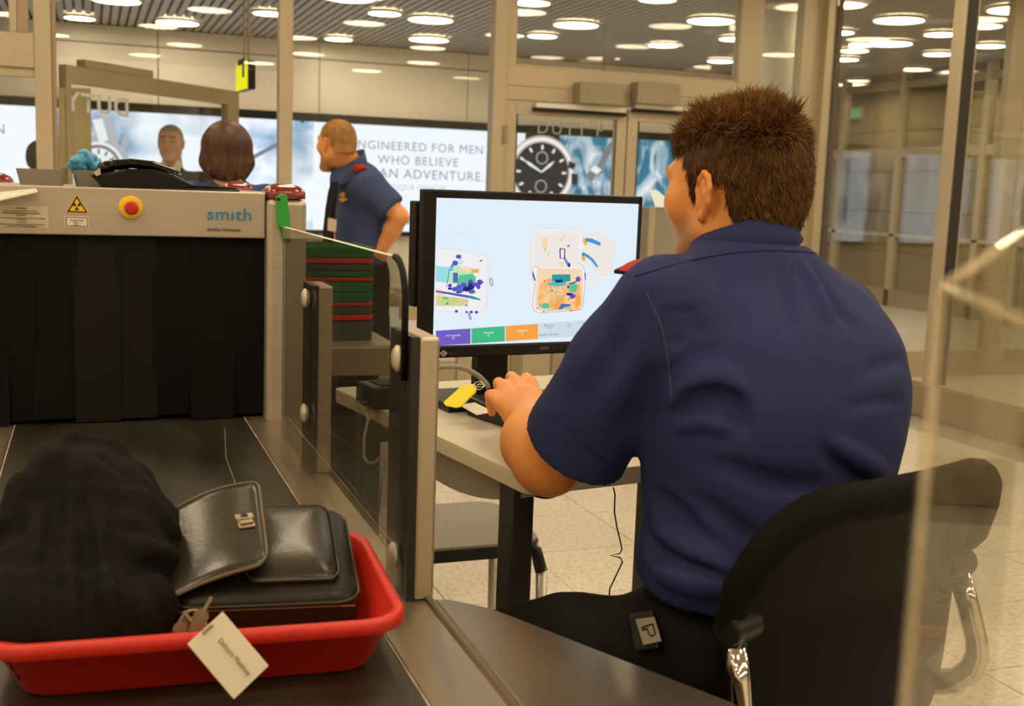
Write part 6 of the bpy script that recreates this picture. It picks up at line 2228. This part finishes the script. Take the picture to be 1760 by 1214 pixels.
# puckers along the sleeve seam
fold([(1140, 545), (1170, 538), (1195, 536)], 0.005, -0.0035, 0.010, 'sub')
fold([(1142, 565), (1175, 560), (1205, 562)], 0.005, -0.0035, 0.010, 'sub')
fold([(1145, 588), (1180, 585)], 0.005, -0.0035, 0.010, 'sub')
# drape from the right shoulder blade
fold([(1400, 470), (1430, 520), (1465, 560)], 0.008, -0.006, 0.016, 'sub')
fold([(1380, 455), (1405, 500), (1420, 540)], 0.007, 0.003, 0.016)
fold([(1335, 455), (1350, 510), (1360, 570)], 0.006, -0.005, 0.016, 'sub')
# folds at the right flank and small of the back
fold([(1420, 775), (1455, 800), (1490, 825), (1515, 830)], 0.009, -0.006, 0.016, 'sub')
fold([(1435, 765), (1475, 790), (1515, 815)], 0.008, 0.003, 0.016)
fold([(1550, 620), (1520, 625), (1490, 640)], 0.006, -0.004, 0.012, 'sub')
fold([(1550, 690), (1510, 690), (1460, 700)], 0.005, -0.004, 0.012, 'sub')
fold([(1120, 850), (1160, 880), (1210, 930)], 0.009, -0.006, 0.018, 'sub')
fold([(1110, 900), (1160, 930), (1220, 965), (1255, 985)], 0.010, 0.004, 0.018)
fold([(1120, 945), (1170, 975), (1240, 1000)], 0.009, -0.006, 0.016, 'sub')
fold([(1135, 985), (1190, 1005), (1245, 1015)], 0.009, 0.003, 0.016)
fold([(1095, 830), (1105, 880), (1125, 950)], 0.008, -0.005, 0.016, 'sub')
fold([(1200, 860), (1260, 900), (1300, 930)], 0.008, -0.006, 0.018, 'sub')
fold([(1240, 800), (1320, 830), (1400, 840)], 0.007, -0.006, 0.02, 'sub')
# sleeve
fold([(1100, 520), (1060, 600), (1010, 680)], 0.010, -0.008, 0.025, 'sub')
fold([(1120, 640), (1100, 700), (1075, 740)], 0.010, -0.008, 0.02, 'sub')
S.rough(0.0016, 0.07, 21)
# open the sleeve at its hem
ax_ = [S.lo[i]+np.arange(S.n[i])*S.res for i in range(3)]
X_, Y_, Z_ = np.meshgrid(*ax_, indexing='ij', sparse=True)
dd_ = (X_-hem[0])*sl_ax[0]+(Y_-hem[1])*sl_ax[1]+(Z_-hem[2])*sl_ax[2]
near = ((X_-hem[0])**2+(Y_-hem[1])**2+(Z_-hem[2])**2) < 0.125**2
left_of = (((X_-OC[0])*op_r[0]+(Y_-OC[1])*op_r[1]) < -0.088) & (((X_-OC[0])*op_f[0]+(Y_-OC[1])*op_f[1]) > 0.055)
S.D = np.where(near & left_of & (dd_ > -0.001), np.maximum(S.D, dd_).astype(np.float32), S.D)
S.cap(hem-sl_ax*0.012, hem+sl_ax*0.03, 0.0655, 0.0690, k=0.0, op='sub')
S.ell(neck_to+np.array([0, 0, 0.035]), (0.062, 0.062, 0.05), k=0.008, op='sub')
shirt = soft_mesh('shirt', [S], M_NAVY, officer, smooth=2)
cast = raycaster(shirt)
# yoke, sleeve and hem seams
seam(cast, [(1092, 476), (1150, 458), (1215, 442), (1270, 434), (1330, 431), (1390, 434), (1425, 440)], M_NAVYD, shirt, 'yoke_seam')
seam(cast, [(1112, 505), (1135, 555), (1147, 610), (1153, 660), (1155, 700)], mat('seam_blue', (0.030, 0.050, 0.11), 0.8), shirt, 'sleeve_seam', 0.0012)
seam(cast, [(940, 702), (965, 728), (1000, 762), (1035, 790), (1058, 806)], M_NAVYD, shirt, 'hem_seam', 0.0009)
# collar
cc = at(1276, 424, d=1.578)
cn = nrm(np.array([0.0, 0.0, 1.0])*0.93+op_f*0.30-op_r*0.12)
c1 = nrm(np.cross(op_f, cn))
c2 = np.cross(cn, c1)
ring = []
for (r, h) in ((0.074, -0.020), (0.079, -0.012), (0.073, 0.012), (0.067, 0.026), (0.064, 0.025), (0.068, 0.005), (0.069, -0.018)):
    ring.append([cc+c1*r*math.cos(a)*1.02+c2*r*1.06*math.sin(a)+cn*(h-0.010*max(0, math.sin(a))) for a in np.linspace(0, 2*PI, 40, endpoint=False)])
ring.append(ring[0])
MB().rings(ring, cap=False).build('collar', M_NAVY, shirt, smooth=True)
# shoulder strap with red tip
M_REDC = mat('red_tape', (0.36, 0.022, 0.008), 0.7, spec=0.2)
def strap(P0, P1, wdir, w, name, m, parent, h=0.004):
    d = P1-P0
    n = nrm(np.cross(wdir, d))
    if n[2] < 0:
        n = -n
    rg = []
    for k in range(7):
        t = k/6
        c = P0+d*t+n*(0.006*math.sin(PI*t))
        ww = w*(1.0 if k < 6 else 0.92)/2
        rg.append([c-wdir*ww, c+wdir*ww, c+wdir*ww+n*h, c-wdir*ww+n*h])
    return MB().rings(rg).build(name, m, parent, bevel=0.001)
E0 = LS*0.42+RS*0.58*0+ (OC+np.array([0, 0, 1.235]))*0.58 + op_f*0.035*0.58
E0 = LS+op_r*0.085+np.array([0, 0, 0.060])+op_f*0.03
E1 = LS-op_r*0.038+np.array([0, 0, 0.040])+op_f*0.026
strap(E0, E1, op_f, 0.052, 'shoulder_strap', M_NAVYD, shirt, 0.005)
strap(E0*0.45+E1*0.55+np.array([0, 0, 0.006]), E1+np.array([0, 0, 0.003]), op_f, 0.034, 'red_tab', M_REDC, shirt, 0.003)

# --- trousers, belt, shoes
T_ = Soft(np.array([0.40, 1.02, 0.12]), np.array([1.16, 1.80, 0.85]), 0.007)
LH, RH = OC+OA@np.array([-0.085, 0.02, 0.700]), OC+OA@np.array([0.085, 0.02, 0.700])
LKn, RKn = np.array([0.520, 1.555, 0.615]), np.array([1.03, 1.66, 0.63])
T_.stack(OC, OA, [(0.665, -0.005, -0.01, 0.165, 0.13), (0.72, -0.005, -0.01, 0.178, 0.14), (0.785, -0.010, -0.005, 0.168, 0.126)], k=0, ends=0.03)
T_.chain([LH, LH*0.45+LKn*0.55, LKn], [0.092, 0.080, 0.064], k=0.05)
T_.chain([RH, RH*0.45+RKn*0.55, RKn], [0.092, 0.080, 0.064], k=0.05)
LA, RA = LKn+np.array([-0.01, 0.02, -0.40]), RKn+np.array([0.0, 0.02, -0.40])
T_.chain([LKn, LA], [0.064, 0.050], k=0.03)
T_.chain([RKn, RA], [0.064, 0.050], k=0.03)
for a_, b_, r in ((LH+np.array([-0.03, -0.02, 0.09]), LH*0.6+LKn*0.4+np.array([-0.01, -0.045, 0.055]), 0.012), (LH+np.array([0.02, -0.10, 0.02]), LH*0.5+LKn*0.5+np.array([0.0, -0.085, 0.0]), 0.014),
                  (LH+np.array([-0.06, 0.02, 0.075]), LH*0.7+LKn*0.3+np.array([-0.03, -0.07, 0.03]), 0.012)):
    T_.cap(a_, b_, r, r*0.7, k=0.02)
T_.rough(0.0022, 0.06, 4)
trou = soft_mesh('trousers', [T_], M_TROU, officer)
for A_ in (LA, RA):
    sh = Soft(A_-np.array([0.09, 0.12, 0.10]), A_+np.array([0.09, 0.26, 0.08]), 0.006)
    sh.chain([A_+np.array([0, -0.02, -0.045]), A_+np.array([0, 0.07, -0.05]), A_+np.array([0, 0.16, -0.06])], [0.042, 0.044, 0.034], k=0.02)
    sh.cut(A_+np.array([0, 0, -0.085]), (0, 0, -1))
    soft_mesh('shoe', [sh], M_RUBBER, officer)
ct = raycaster(trou)
# grey patch with its mark on the hip pocket
def patch(cast, quad, m, parent, name, th, lift):
    P = [cast(x, y)[0] for x, y in quad]
    if any(p is None for p in P):
        return
    c = sum(P)/4
    n = nrm(np.cross(P[1]-P[0], P[3]-P[0]))
    if n@(CPOS-c) < 0:
        n = -n
    P = [p-n*np.dot(p-c, n)+n*lift for p in P]
    return MB().prism(P, n*th).build(name, m, parent, bevel=th*0.4)
def on_patch(x, y, quad, lift):
    P = [ct(a, b)[0] for a, b in quad]
    c = sum(P)/4
    n = nrm(np.cross(P[1]-P[0], P[3]-P[0]))
    if n@(CPOS-c) < 0:
        n = -n
    return on_plane(x, y, c+n*lift, n), n
hq = [(1088, 1058), (1130, 1052), (1146, 1118), (1100, 1122)]
patch(ct, hq, mat('holster_black', (0.012, 0.012, 0.012), 0.5), trou, 'belt_pouch', 0.006, 0.006)
bq = [(1093, 1065), (1126, 1061), (1138, 1103), (1107, 1110)]
_c, _n = on_patch(1115, 1086, hq, 0.0135)
BP = [on_plane(x, y, _c, _n) for x, y in bq]
MB().prism(BP, _n*0.002).build('pouch_badge', mat('badge_grey', (0.30, 0.26, 0.18), 0.5), trou, bevel=0.003, seg=3)
MB().tube([on_plane(x, y, _c+_n*0.0025, _n) for x, y in ((1112, 1076), (1104, 1079), (1104, 1083), (1112, 1081), (1116, 1091), (1121, 1094), (1126, 1090), (1122, 1073), (1112, 1076))], 0.0012, 6).build('badge_mark', M_INK, trou)
bl_r = []
for h, e in ((0.772, 0.004), (0.772, 0.008), (0.808, 0.008), (0.808, 0.004)):
    bl_r.append([OC+OA@np.array([-0.011+(0.170+e)*math.cos(a), -0.005+(0.127+e)*math.sin(a), h]) for a in np.linspace(0, 2*PI, 48, endpoint=False)])

# --- hair
hb = Soft(HC-0.16, HC+0.17, 0.003)
def TH(p): return HC+HR@np.array(p, float)
hb.ell(TH((0, -0.014, 0.030)), (0.0800, 0.1015, 0.084), HR, k=0)
hb.ell(TH((0, -0.052, -0.025)), (0.060, 0.050, 0.062), HR, k=0.03)
hb.cap(TH((0.0, -0.05, 0.086)), TH((0, 0.045, 0.076)), 0.018, 0.018, k=0.03, s=((1, 0, 0), 1.6))
hb.rough(0.0012, 0.02, 5)
hV, hF = hb.surf()
hV = smooth_verts(hV, hF, 2)
def keep_hair(V):
    L = (V-HC)@HR
    x, y, z = np.abs(L[:, 0]), L[:, 1], L[:, 2]
    front = z > 0.052+0.55*np.maximum(0, y-0.062)+0.0*x                 # forehead line
    side = (y < 0.045) & (z > 0.030) | (y < 0.020) & (z > -0.022)      # temple and sideburn
    ear_gap = ~((y > -0.042) & (y < 0.004) & (z < 0.010) & (x > 0.05)) # free the ear
    back = (y < -0.030) & (z > -0.088+0.5*np.maximum(0, -0.055-y)*0)
    return (((y > 0.03) & front) | (y <= 0.03) & (side | back)) & ear_gap & (z > -0.070-0.12*np.maximum(0, -0.06-y))
kV, kF = filter_faces(hV, hF, keep_hair)
M_HAIR = mat('brown_hair', (0.125, 0.058, 0.018), 0.40, var=0.25, vscale=70, attr='tint', spec=0.15)
clump = np.random.default_rng(77).normal(0, 1, (4096, 3))
def clump_of(P, q=0.011):
    k = np.floor(P/q).astype(np.int64)
    return clump[(k[:, 0]*73856093 ^ k[:, 1]*19349663 ^ k[:, 2]*83492791) % 4096]
def hdir(P, N, g):
    L = (P-HC)@HR
    Nl = N@HR
    top = np.clip((L[:, 2]-0.055)/0.05, 0, 1)[:, None]
    cl_ = clump_of(P)
    up = np.stack([0.10*g.normal(0, 1, len(P))+0.42*cl_[:, 0], 0.05+0.12*g.normal(0, 1, len(P))+0.50*cl_[:, 1], 0.62+0.15*cl_[:, 2]], 1)
    dn = np.stack([0.08*g.normal(0, 1, len(P))+0.10*cl_[:, 0], -0.30+0.08*g.normal(0, 1, len(P))+0.12*cl_[:, 1], -0.9+0*L[:, 0]], 1)
    crown = np.exp(-((L[:, 1]+0.075)**2+(L[:, 2]-0.07)**2)/0.03**2)[:, None]
    frn = np.clip(L[:, 1:2]/0.02+0.2, 0, 1)
    D = top*(up+0.55*Nl)+(1-top)*(dn+(0.2+0.45*frn)*Nl)+crown*(Nl*0.9)
    D /= np.linalg.norm(D, axis=1)[:, None]
    return D@HR.T
def hlen(P, N, g):
    L = (P-HC)@HR
    top = np.clip((L[:, 2]-0.045)/0.05, 0, 1)
    return 0.012+0.010*top*(0.5+0.9*np.abs(clump_of(P)[:, 2]))*(0.7+0.5*g.random(len(P)))+0.006*g.random(len(P))
sV, sF = strands(kV, kF, 17000, hdir, hlen, 0.00105, 3)
def hair_tint(V):
    g = np.random.default_rng(9)
    n0 = len(kV)
    tone = np.repeat(np.clip(g.normal(0.45, 0.28, 17000), 0, 1), 12)
    L = (V[n0:]-HC)@HR
    tone = np.clip(tone*0.75+0.45*np.clip((L[:, 2]-0.06)/0.05, 0, 1)*(0.5+tone), 0, 1)[:, None]
    c = np.array([[0.036, 0.015, 0.005]])*(1-tone)+np.array([[0.27, 0.125, 0.036]])*tone
    return np.concatenate([np.tile([[0.045, 0.020, 0.007]], (n0, 1)), c])
soft_mesh('hair', [(kV, kF), (sV, sF)], M_HAIR, officer, color=hair_tint)
# ================================================================== people farther back
def figure(label, HCp, Hf, pitch, s, P, shirt_m, trou_m, skin, hair_fn, res=0.008, sleeve='short', stub=0.0, tf=None, hemf=0.85, body_r=(0.150, 0.165, 0.060), squash=0.66):
    """P: neck, shL, shR, elL, elR, wrL, wrR, pelvis, knL, knR, anL, anR (world points)"""
    R = yawm(Hf, pitch)
    root = thing('person', (P['pelvis'][0], P['pelvis'][1], 0.0), label, 'person')
    parts = [head_soft(HCp, R, s, 0.0042, P['neck'], 0.056)]
    for sd in 'LR':
        e, w = P['el'+sd], P['wr'+sd]
        parts.append(limb_soft([P['sh'+sd], e, e*0.65+w*0.35, w], [0.05*s, 0.042*s, 0.043*s, 0.028*s], 0.006))
        d = nrm(w-e)
        mk = w+d*0.088*s
        side = nrm(np.cross(d, [0.3, 0.2, 1.0]))
        dn = nrm(np.cross(side, d))
        parts.append(hand_soft(w, mk, side if sd == 'L' else -side, dn, s, 0.0045, curl=0.6))
    body = soft_mesh('body', parts, M_SKIN, root, color=head_color(HCp, R, s, skin, stub), smooth=1)
    t_f = nrm(tf if tf is not None else [Hf[0], Hf[1], 0])
    S = Soft(np.min([P[k] for k in ('neck', 'shL', 'shR', 'elL', 'elR', 'pelvis')], 0)-0.24, np.max([P[k] for k in ('neck', 'shL', 'shR', 'elL', 'elR', 'pelvis')], 0)+0.24, res)
    pel, nk = P['pelvis'], P['neck']
    mid = (P['shL']+P['shR'])/2
    ch = mid*0.72+pel*0.28-t_f*0.005
    wa = mid*0.35+pel*0.65
    S.chain([pel, wa, ch], [body_r[0], body_r[0]*0.98, body_r[1]], k=0.05, s=(t_f, squash))
    S.cap(P['shL'], P['shR'], body_r[2], body_r[2], k=0.07)
    S.cap(mid, nk, 0.075*s, 0.060*s, k=0.04)
    for sd in 'LR':
        a, e, w = P['sh'+sd], P['el'+sd], P['wr'+sd]
        if sleeve == 'short':
            hm = a*(1-hemf)+e*hemf
            S.chain([a, hm], [0.066*s, 0.074*s], k=0.03)
        else:
            S.chain([a, e, w], [0.066*s, 0.056*s, 0.045*s], k=0.03)
    if sleeve == 'short':
        ax = [S.lo[i]+np.arange(S.n[i])*S.res for i in range(3)]
        X, Y, Z = np.meshgrid(*ax, indexing='ij', sparse=True)
        for sd in 'LR':
            a, e = P['sh'+sd], P['el'+sd]
            hm, u = a*(1-hemf)+e*hemf, nrm(e-a)
            dd = (X-hm[0])*u[0]+(Y-hm[1])*u[1]+(Z-hm[2])*u[2]
            near = (X-hm[0])**2+(Y-hm[1])**2+(Z-hm[2])**2 < 0.11**2
            S.D = np.where(near & (dd > 0), np.maximum(S.D, dd).astype(np.float32), S.D)
    S.rough(0.003, 0.09, 8)
    S.cut(pel+np.array([0, 0, -0.06]), (0, 0, -1))
    shirt = soft_mesh('shirt' if sleeve == 'short' else 'jacket', [S], shirt_m, root)
    T = Soft(np.min([P[k] for k in ('pelvis', 'knL', 'knR', 'anL', 'anR')], 0)-0.2, np.max([P[k] for k in ('pelvis', 'knL', 'knR', 'anL', 'anR')], 0)+0.2, 0.012)
    rt = np.array([t_f[1], -t_f[0], 0])
    T.cap(pel+np.array([0, 0, 0.04]), pel-np.array([0, 0, 0.06]), 0.145*s, 0.15*s, k=0.03, s=(t_f, 0.7))
    for sd, sg in (('L', -1), ('R', 1)):
        T.chain([pel+rt*sg*0.075*s-np.array([0, 0, 0.06]), P['kn'+sd], P['an'+sd]], [0.09*s, 0.068*s, 0.055*s], k=0.05)
    soft_mesh('trousers', [T], trou_m, root)
    for sd in 'LR':
        A = P['an'+sd]
        sh = Soft(A-0.30, A+0.30, 0.010)
        sh.chain([A-t_f*0.03+np.array([0, 0, -0.03]), A+t_f*0.08+np.array([0, 0, -0.035]), A+t_f*0.16+np.array([0, 0, -0.045])], [0.042, 0.042, 0.033], k=0.02)
        sh.cut((0, 0, 0.004), (0, 0, -1))
        soft_mesh('shoe', [sh], M_RUBBER, root)
    hair_fn(root, HCp, R, s)
    return root, shirt, R

def crop_hair(col, up=0.0035, name='buzz_hair', low=-0.055, front=0.062, n=2500, ln=0.006, skin=(0.6, 0.3, 0.13)):
    def f(root, HCp, R, s):
        h = Soft(HCp-0.17*s, HCp+0.18*s, 0.0042)
        h.ell(HCp+s*(R@np.array([0, -0.014, 0.030])), np.array([0.0755+up, 0.097+up, 0.080+up])*s, R, k=0)
        h.ell(HCp+s*(R@np.array([0, -0.058, -0.022])), np.array([0.058+up, 0.050+up, 0.055+up])*s, R, k=0.03*s)
        V, F = h.surf()
        V = smooth_verts(V, F, 2)
        def keep(V):
            L = (V-HCp)@R/s
            x, y, z = np.abs(L[:, 0]), L[:, 1], L[:, 2]
            return (((y > 0.03) & (z > front)) | (y <= 0.03) & ((z > 0.02) | (y < -0.035))) & (z > low) & ~((y > -0.042) & (y < 0.006) & (z < 0.018) & (x > 0.05))
        V, F = filter_faces(V, F, keep)
        sv, sf = strands(V, F, n, lambda P, N, g: (lambda D: D/np.linalg.norm(D, axis=1)[:, None])(N*0.7+np.array([[0, 0, -0.5]])+g.normal(0, .2, N.shape)), lambda P, N, g: np.full(len(P), ln*s), 0.0012, 4, 2)
        def tint(W):
            L = (W-HCp)@R/s
            t = np.minimum(np.clip((L[:, 2]-low+0.002)/0.045, 0, 1), np.where(L[:, 1] > 0.02, np.clip((L[:, 2]-front+0.004)/0.022, 0, 1), 1.0))[:, None]
            return np.array([skin])*(1-t)+np.array([col])*t
        soft_mesh('hair', [(V, F), (sv, sf)], mat(name, col, 0.6, var=0.3, vscale=40, attr='tint', spec=0.2), root, color=tint)
    return f

M_NAVY2 = mat('navy_shirt_far', (0.050, 0.070, 0.175), 0.8, var=0.08, vscale=9, spec=0.2)
YM = 4.92
# the standing officer, hand on hip, looking away to the left
Pm = dict(neck=at(602, 284, Y=4.97), shL=at(637, 318, Y=4.80), shR=at(606, 312, Y=5.14), elL=at(687, 372, Y=4.74), elR=at(590, 400, Y=5.22),
          wrL=at(652, 436, Y=4.84), wrR=at(572, 440, Y=5.05), pelvis=at(622, 452, Y=4.97))
px_, py_2 = Pm['pelvis'][0], Pm['pelvis'][1]
Pm.update(knL=np.array([px_+0.06, py_2-0.10, 0.50]), knR=np.array([px_+0.05, py_2+0.10, 0.50]), anL=np.array([px_+0.12, py_2-0.11, 0.085]), anR=np.array([px_+0.09, py_2+0.11, 0.085]))
root, shm, Rm_ = figure('standing officer in navy shirt and tie, hand on hip, turned away', at(578, 246, Y=4.94), (-0.46, 0.89), 0.04, 0.90, Pm, M_NAVY2,
                        M_TROU, (0.74, 0.32, 0.11), crop_hair((0.30, 0.155, 0.045), 0.0025, 'buzz_hair', n=1500, ln=0.004, low=-0.05), tf=np.array([-0.95, -0.31, 0]), stub=0.5, hemf=0.74, body_r=(0.140, 0.160, 0.062), squash=0.62)
cs = raycaster(shm)
def on_shirt(cast, quad, m, name, parent, th=0.004, lift=0.002, bev=0.0):
    P = [cast(x, y)[0] for x, y in quad]
    if any(p is None for p in P):
        P = [p for p in P if p is not None]
        if len(P) < 3:
            return None
    c = sum(P)/len(P)
    n = nrm(np.cross(P[1]-P[0], P[-1]-P[0]))
    if n@(CPOS-c) < 0:
        n = -n
    return MB().prism([p+n*lift for p in P], n*th).build(name, m, parent, bevel=bev)
on_shirt(cs, [(607, 290), (626, 285), (630, 293), (610, 299)], M_REDC, 'red_tab', shm, 0.012)
on_shirt(cs, [(586, 342), (594, 339), (601, 343), (592, 348)], mat('gold_patch', (0.60, 0.34, 0.03), 0.6), 'chest_patch', shm, 0.006, 0.006)
on_shirt(cs, [(588, 334), (594, 331), (596, 338), (589, 339)], mat('gold_patch', (0.60, 0.34, 0.03), 0.6), 'chest_patch', shm, 0.006, 0.006)
tf_ = nrm([-0.95, -0.31, 0])
# collar, tie, lanyard and badge on his front
nk = at(599, 281, Y=4.96)
rg = []
for r, h in ((0.080, -0.050), (0.080, -0.018), (0.069, 0.026), (0.064, 0.024), (0.067, -0.02)):
    rg.append([nk+np.array([r*math.cos(a), r*math.sin(a), h-0.006-0.045*(math.cos(a)*tf_[0]+math.sin(a)*tf_[1])]) for a in np.linspace(0, 2*PI, 28, endpoint=False)])
rg.append(rg[0])
MB().rings(rg, cap=False).build('collar', M_NAVY2, shm, smooth=True)
tie = []
for px, py, w in ((578, 312, 0.022), (574, 330, 0.030), (570, 360, 0.034), (567, 395, 0.038), (566, 420, 0.036)):
    c = at(px, py, Y=4.86)
    tie.append([c+np.array([-0.31, 0.95, 0])*w, c-np.array([-0.31, 0.95, 0])*w, c-np.array([-0.31, 0.95, 0])*w+tf_*0.012, c+np.array([-0.31, 0.95, 0])*w+tf_*0.012])
MB().rings(tie).build('tie', mat('tie_black', (0.012, 0.011, 0.012), 0.6, spec=0.2), shm)
bx_ = [at(x, y, Y=4.77) for x, y in ((564, 374), (579, 378), (577, 399), (563, 396))]
MB().prism(bx_, (0, 0.006, 0)).build('name_badge', mat('badge_white', (0.55, 0.45, 0.36), 0.5), shm)
MB().tube([at(577, 312, Y=4.80), at(574, 345, Y=4.78), at(571, 375, Y=4.775)], 0.005, 6).build('lanyard', M_RUBBER, shm, smooth=True)

# the woman seen from behind, with a chestnut bob
def bob(root, HCp, R, s):
    h = Soft(HCp-0.26, HCp+0.20, 0.0038)
    T = lambda p: HCp+s*(R@np.array(p, float))
    h.ell(T((0, -0.015, 0.030)), (0.083, 0.098, 0.084), R, k=0)
    h.cap(T((0, -0.042, 0.03)), T((0, -0.048, -0.055)), 0.077, 0.066, k=0.03, s=(R[:, 0], 1.05))
    for sg in (-1, 1):
        h.chain([T((sg*0.060, -0.01, 0.03)), T((sg*0.068, -0.015, -0.04)), T((sg*0.060, -0.02, -0.085))], [0.028, 0.030, 0.019], k=0.03)
    g = np.random.default_rng(6)
    for k in range(26):
        a = -0.15*PI-0.7*PI*k/25
        x0, y0 = 0.083*math.cos(a), -0.028+0.085*math.sin(a)
        z1 = -0.092-0.028*g.random()
        h.chain([T((x0*0.55, y0*0.6, 0.102)), T((x0*0.98, y0, 0.02)), T((x0*0.95+0.006*g.normal(), y0*0.98, -0.045)), T((x0*0.86+0.012*g.normal(), y0*0.9-0.008, z1))], [0.005, 0.0075, 0.0075, 0.003], k=0.005)
    h.cut(T((0, 0.065, 0)), R[:, 1])
    soft_mesh('hair', [h], mat('chestnut_hair', (0.060, 0.018, 0.006), 0.48, var=0.7, vscale=30, stretch=(3, 3, 0.4)), root)
wh = at(390, 262, Y=4.4)
nkw = at(392, 314, Y=4.38)
Pw = dict(neck=nkw, shL=nkw+np.array([-0.135, 0.0, -0.066]), shR=nkw+np.array([0.145, 0.02, -0.066]))
Pw['elL'], Pw['elR'] = Pw['shL']+np.array([-0.05, 0.03, -0.26]), Pw['shR']+np.array([0.05, 0.03, -0.26])
Pw['wrL'], Pw['wrR'] = Pw['elL']+np.array([0.03, 0.20, -0.08]), Pw['elR']+np.array([-0.03, 0.20, -0.08])
Pw['pelvis'] = nkw+np.array([0.0, -0.02, -0.52])
Pw.update(knL=Pw['pelvis']+np.array([-0.08, 0.02, -0.36]), knR=Pw['pelvis']+np.array([0.08, 0.02, -0.36]))
for sd in 'LR':
    Pw['an'+sd] = np.array([Pw['kn'+sd][0], Pw['kn'+sd][1]-0.01, 0.085])
figure('woman with chestnut bob and navy shirt seen from behind, beyond the scanner', wh, (0.1, 1.0), 0.05, 0.95, Pw, M_NAVY2, M_TROU, (0.70, 0.33, 0.15), bob, body_r=(0.135, 0.145, 0.055))

# grey-haired man in a dark suit facing the checkpoint, behind the glass
M_SUIT = mat('dark_suit', (0.020, 0.020, 0.024), 0.75, var=0.1, spec=0.2)
mh = at(293, 244, Y=8.5)
nk3 = mh+np.array([0.02, 0.03, -0.17])
P3 = dict(neck=nk3, shL=nk3+np.array([0.19, -0.01, -0.10]), shR=nk3+np.array([-0.19, 0.02, -0.10]))
P3['elL'], P3['elR'] = P3['shL']+np.array([0.06, -0.02, -0.29]), P3['shR']+np.array([-0.06, -0.02, -0.29])
P3['wrL'], P3['wrR'] = P3['elL']+np.array([-0.05, -0.12, -0.22]), P3['elR']+np.array([0.05, -0.12, -0.22])
P3['pelvis'] = nk3+np.array([0.0, 0.02, -0.60])
P3.update(knL=P3['pelvis']+np.array([0.09, 0, -0.40]), knR=P3['pelvis']+np.array([-0.09, 0, -0.40]))
for sd in 'LR':
    P3['an'+sd] = np.array([P3['kn'+sd][0], P3['kn'+sd][1], 0.085])
r3, s3, R3 = figure('grey-haired man in dark suit, white shirt and tie behind the glass', mh, (-0.25, -0.97), 0.02, 1.06, P3, M_SUIT, M_SUIT, (0.80, 0.46, 0.32), crop_hair((0.42, 0.38, 0.33), 0.004, 'grey_hair', front=0.068, n=1500), sleeve='long', body_r=(0.165, 0.185, 0.068))
f3 = np.array([-0.25, -0.97, 0])
cx3 = nk3+f3*0.10
def v3(px, py, Y=8.31): return at(px, py, Y=Y)
MB().prism([v3(273, 285), v3(280, 275), v3(288, 287), v3(297, 287), v3(306, 273), v3(313, 283), v3(306, 303), v3(300, 330), v3(291, 330), v3(282, 306)], (0, 0.05, 0)).build('shirt_front', mat('white_shirt', (0.85, 0.83, 0.78), 0.7), s3, bevel=0.006)
MB().prism([v3(289, 289, 8.295), v3(297, 289, 8.295), v3(299, 305, 8.295), v3(297, 325, 8.295), v3(292, 325, 8.295)], (0, 0.012, 0)).build('tie', mat('tie_maroon', (0.12, 0.02, 0.02), 0.6), s3)
gl_ = R3
for sg in (-1, 1):
    c = mh+1.06*(R3@np.array([sg*0.032, 0.100, 0.006]))
    MB().tube([c+0.022*(math.cos(a)*R3[:, 0]+0.75*math.sin(a)*R3[:, 2]) for a in np.linspace(0, 2*PI, 21)], 0.002, 6).build('spectacle_rim', M_STEEL, r3, smooth=True)

# dark-haired person half hidden by the left post
dh = at(78, 272, Y=8.2)
nk4 = dh+np.array([0.0, 0.02, -0.165])
P4 = {k: P3[k]-nk3+nk4 for k in P3 if k != 'neck'}
P4['neck'] = nk4
for sd in 'LR':
    P4['an'+sd] = np.array([P4['kn'+sd][0], P4['kn'+sd][1], 0.085])
figure('dark-haired person in black half hidden behind the left post', dh, (0.9, 0.4), 0.05, 1.0, P4, M_SUIT, M_SUIT, (0.62, 0.32, 0.2), crop_hair((0.02, 0.015, 0.012), 0.010, 'black_hair', n=1500, low=-0.08, skin=(0.03, 0.02, 0.015)), sleeve='long', tf=np.array([0.3, 0.95, 0]))
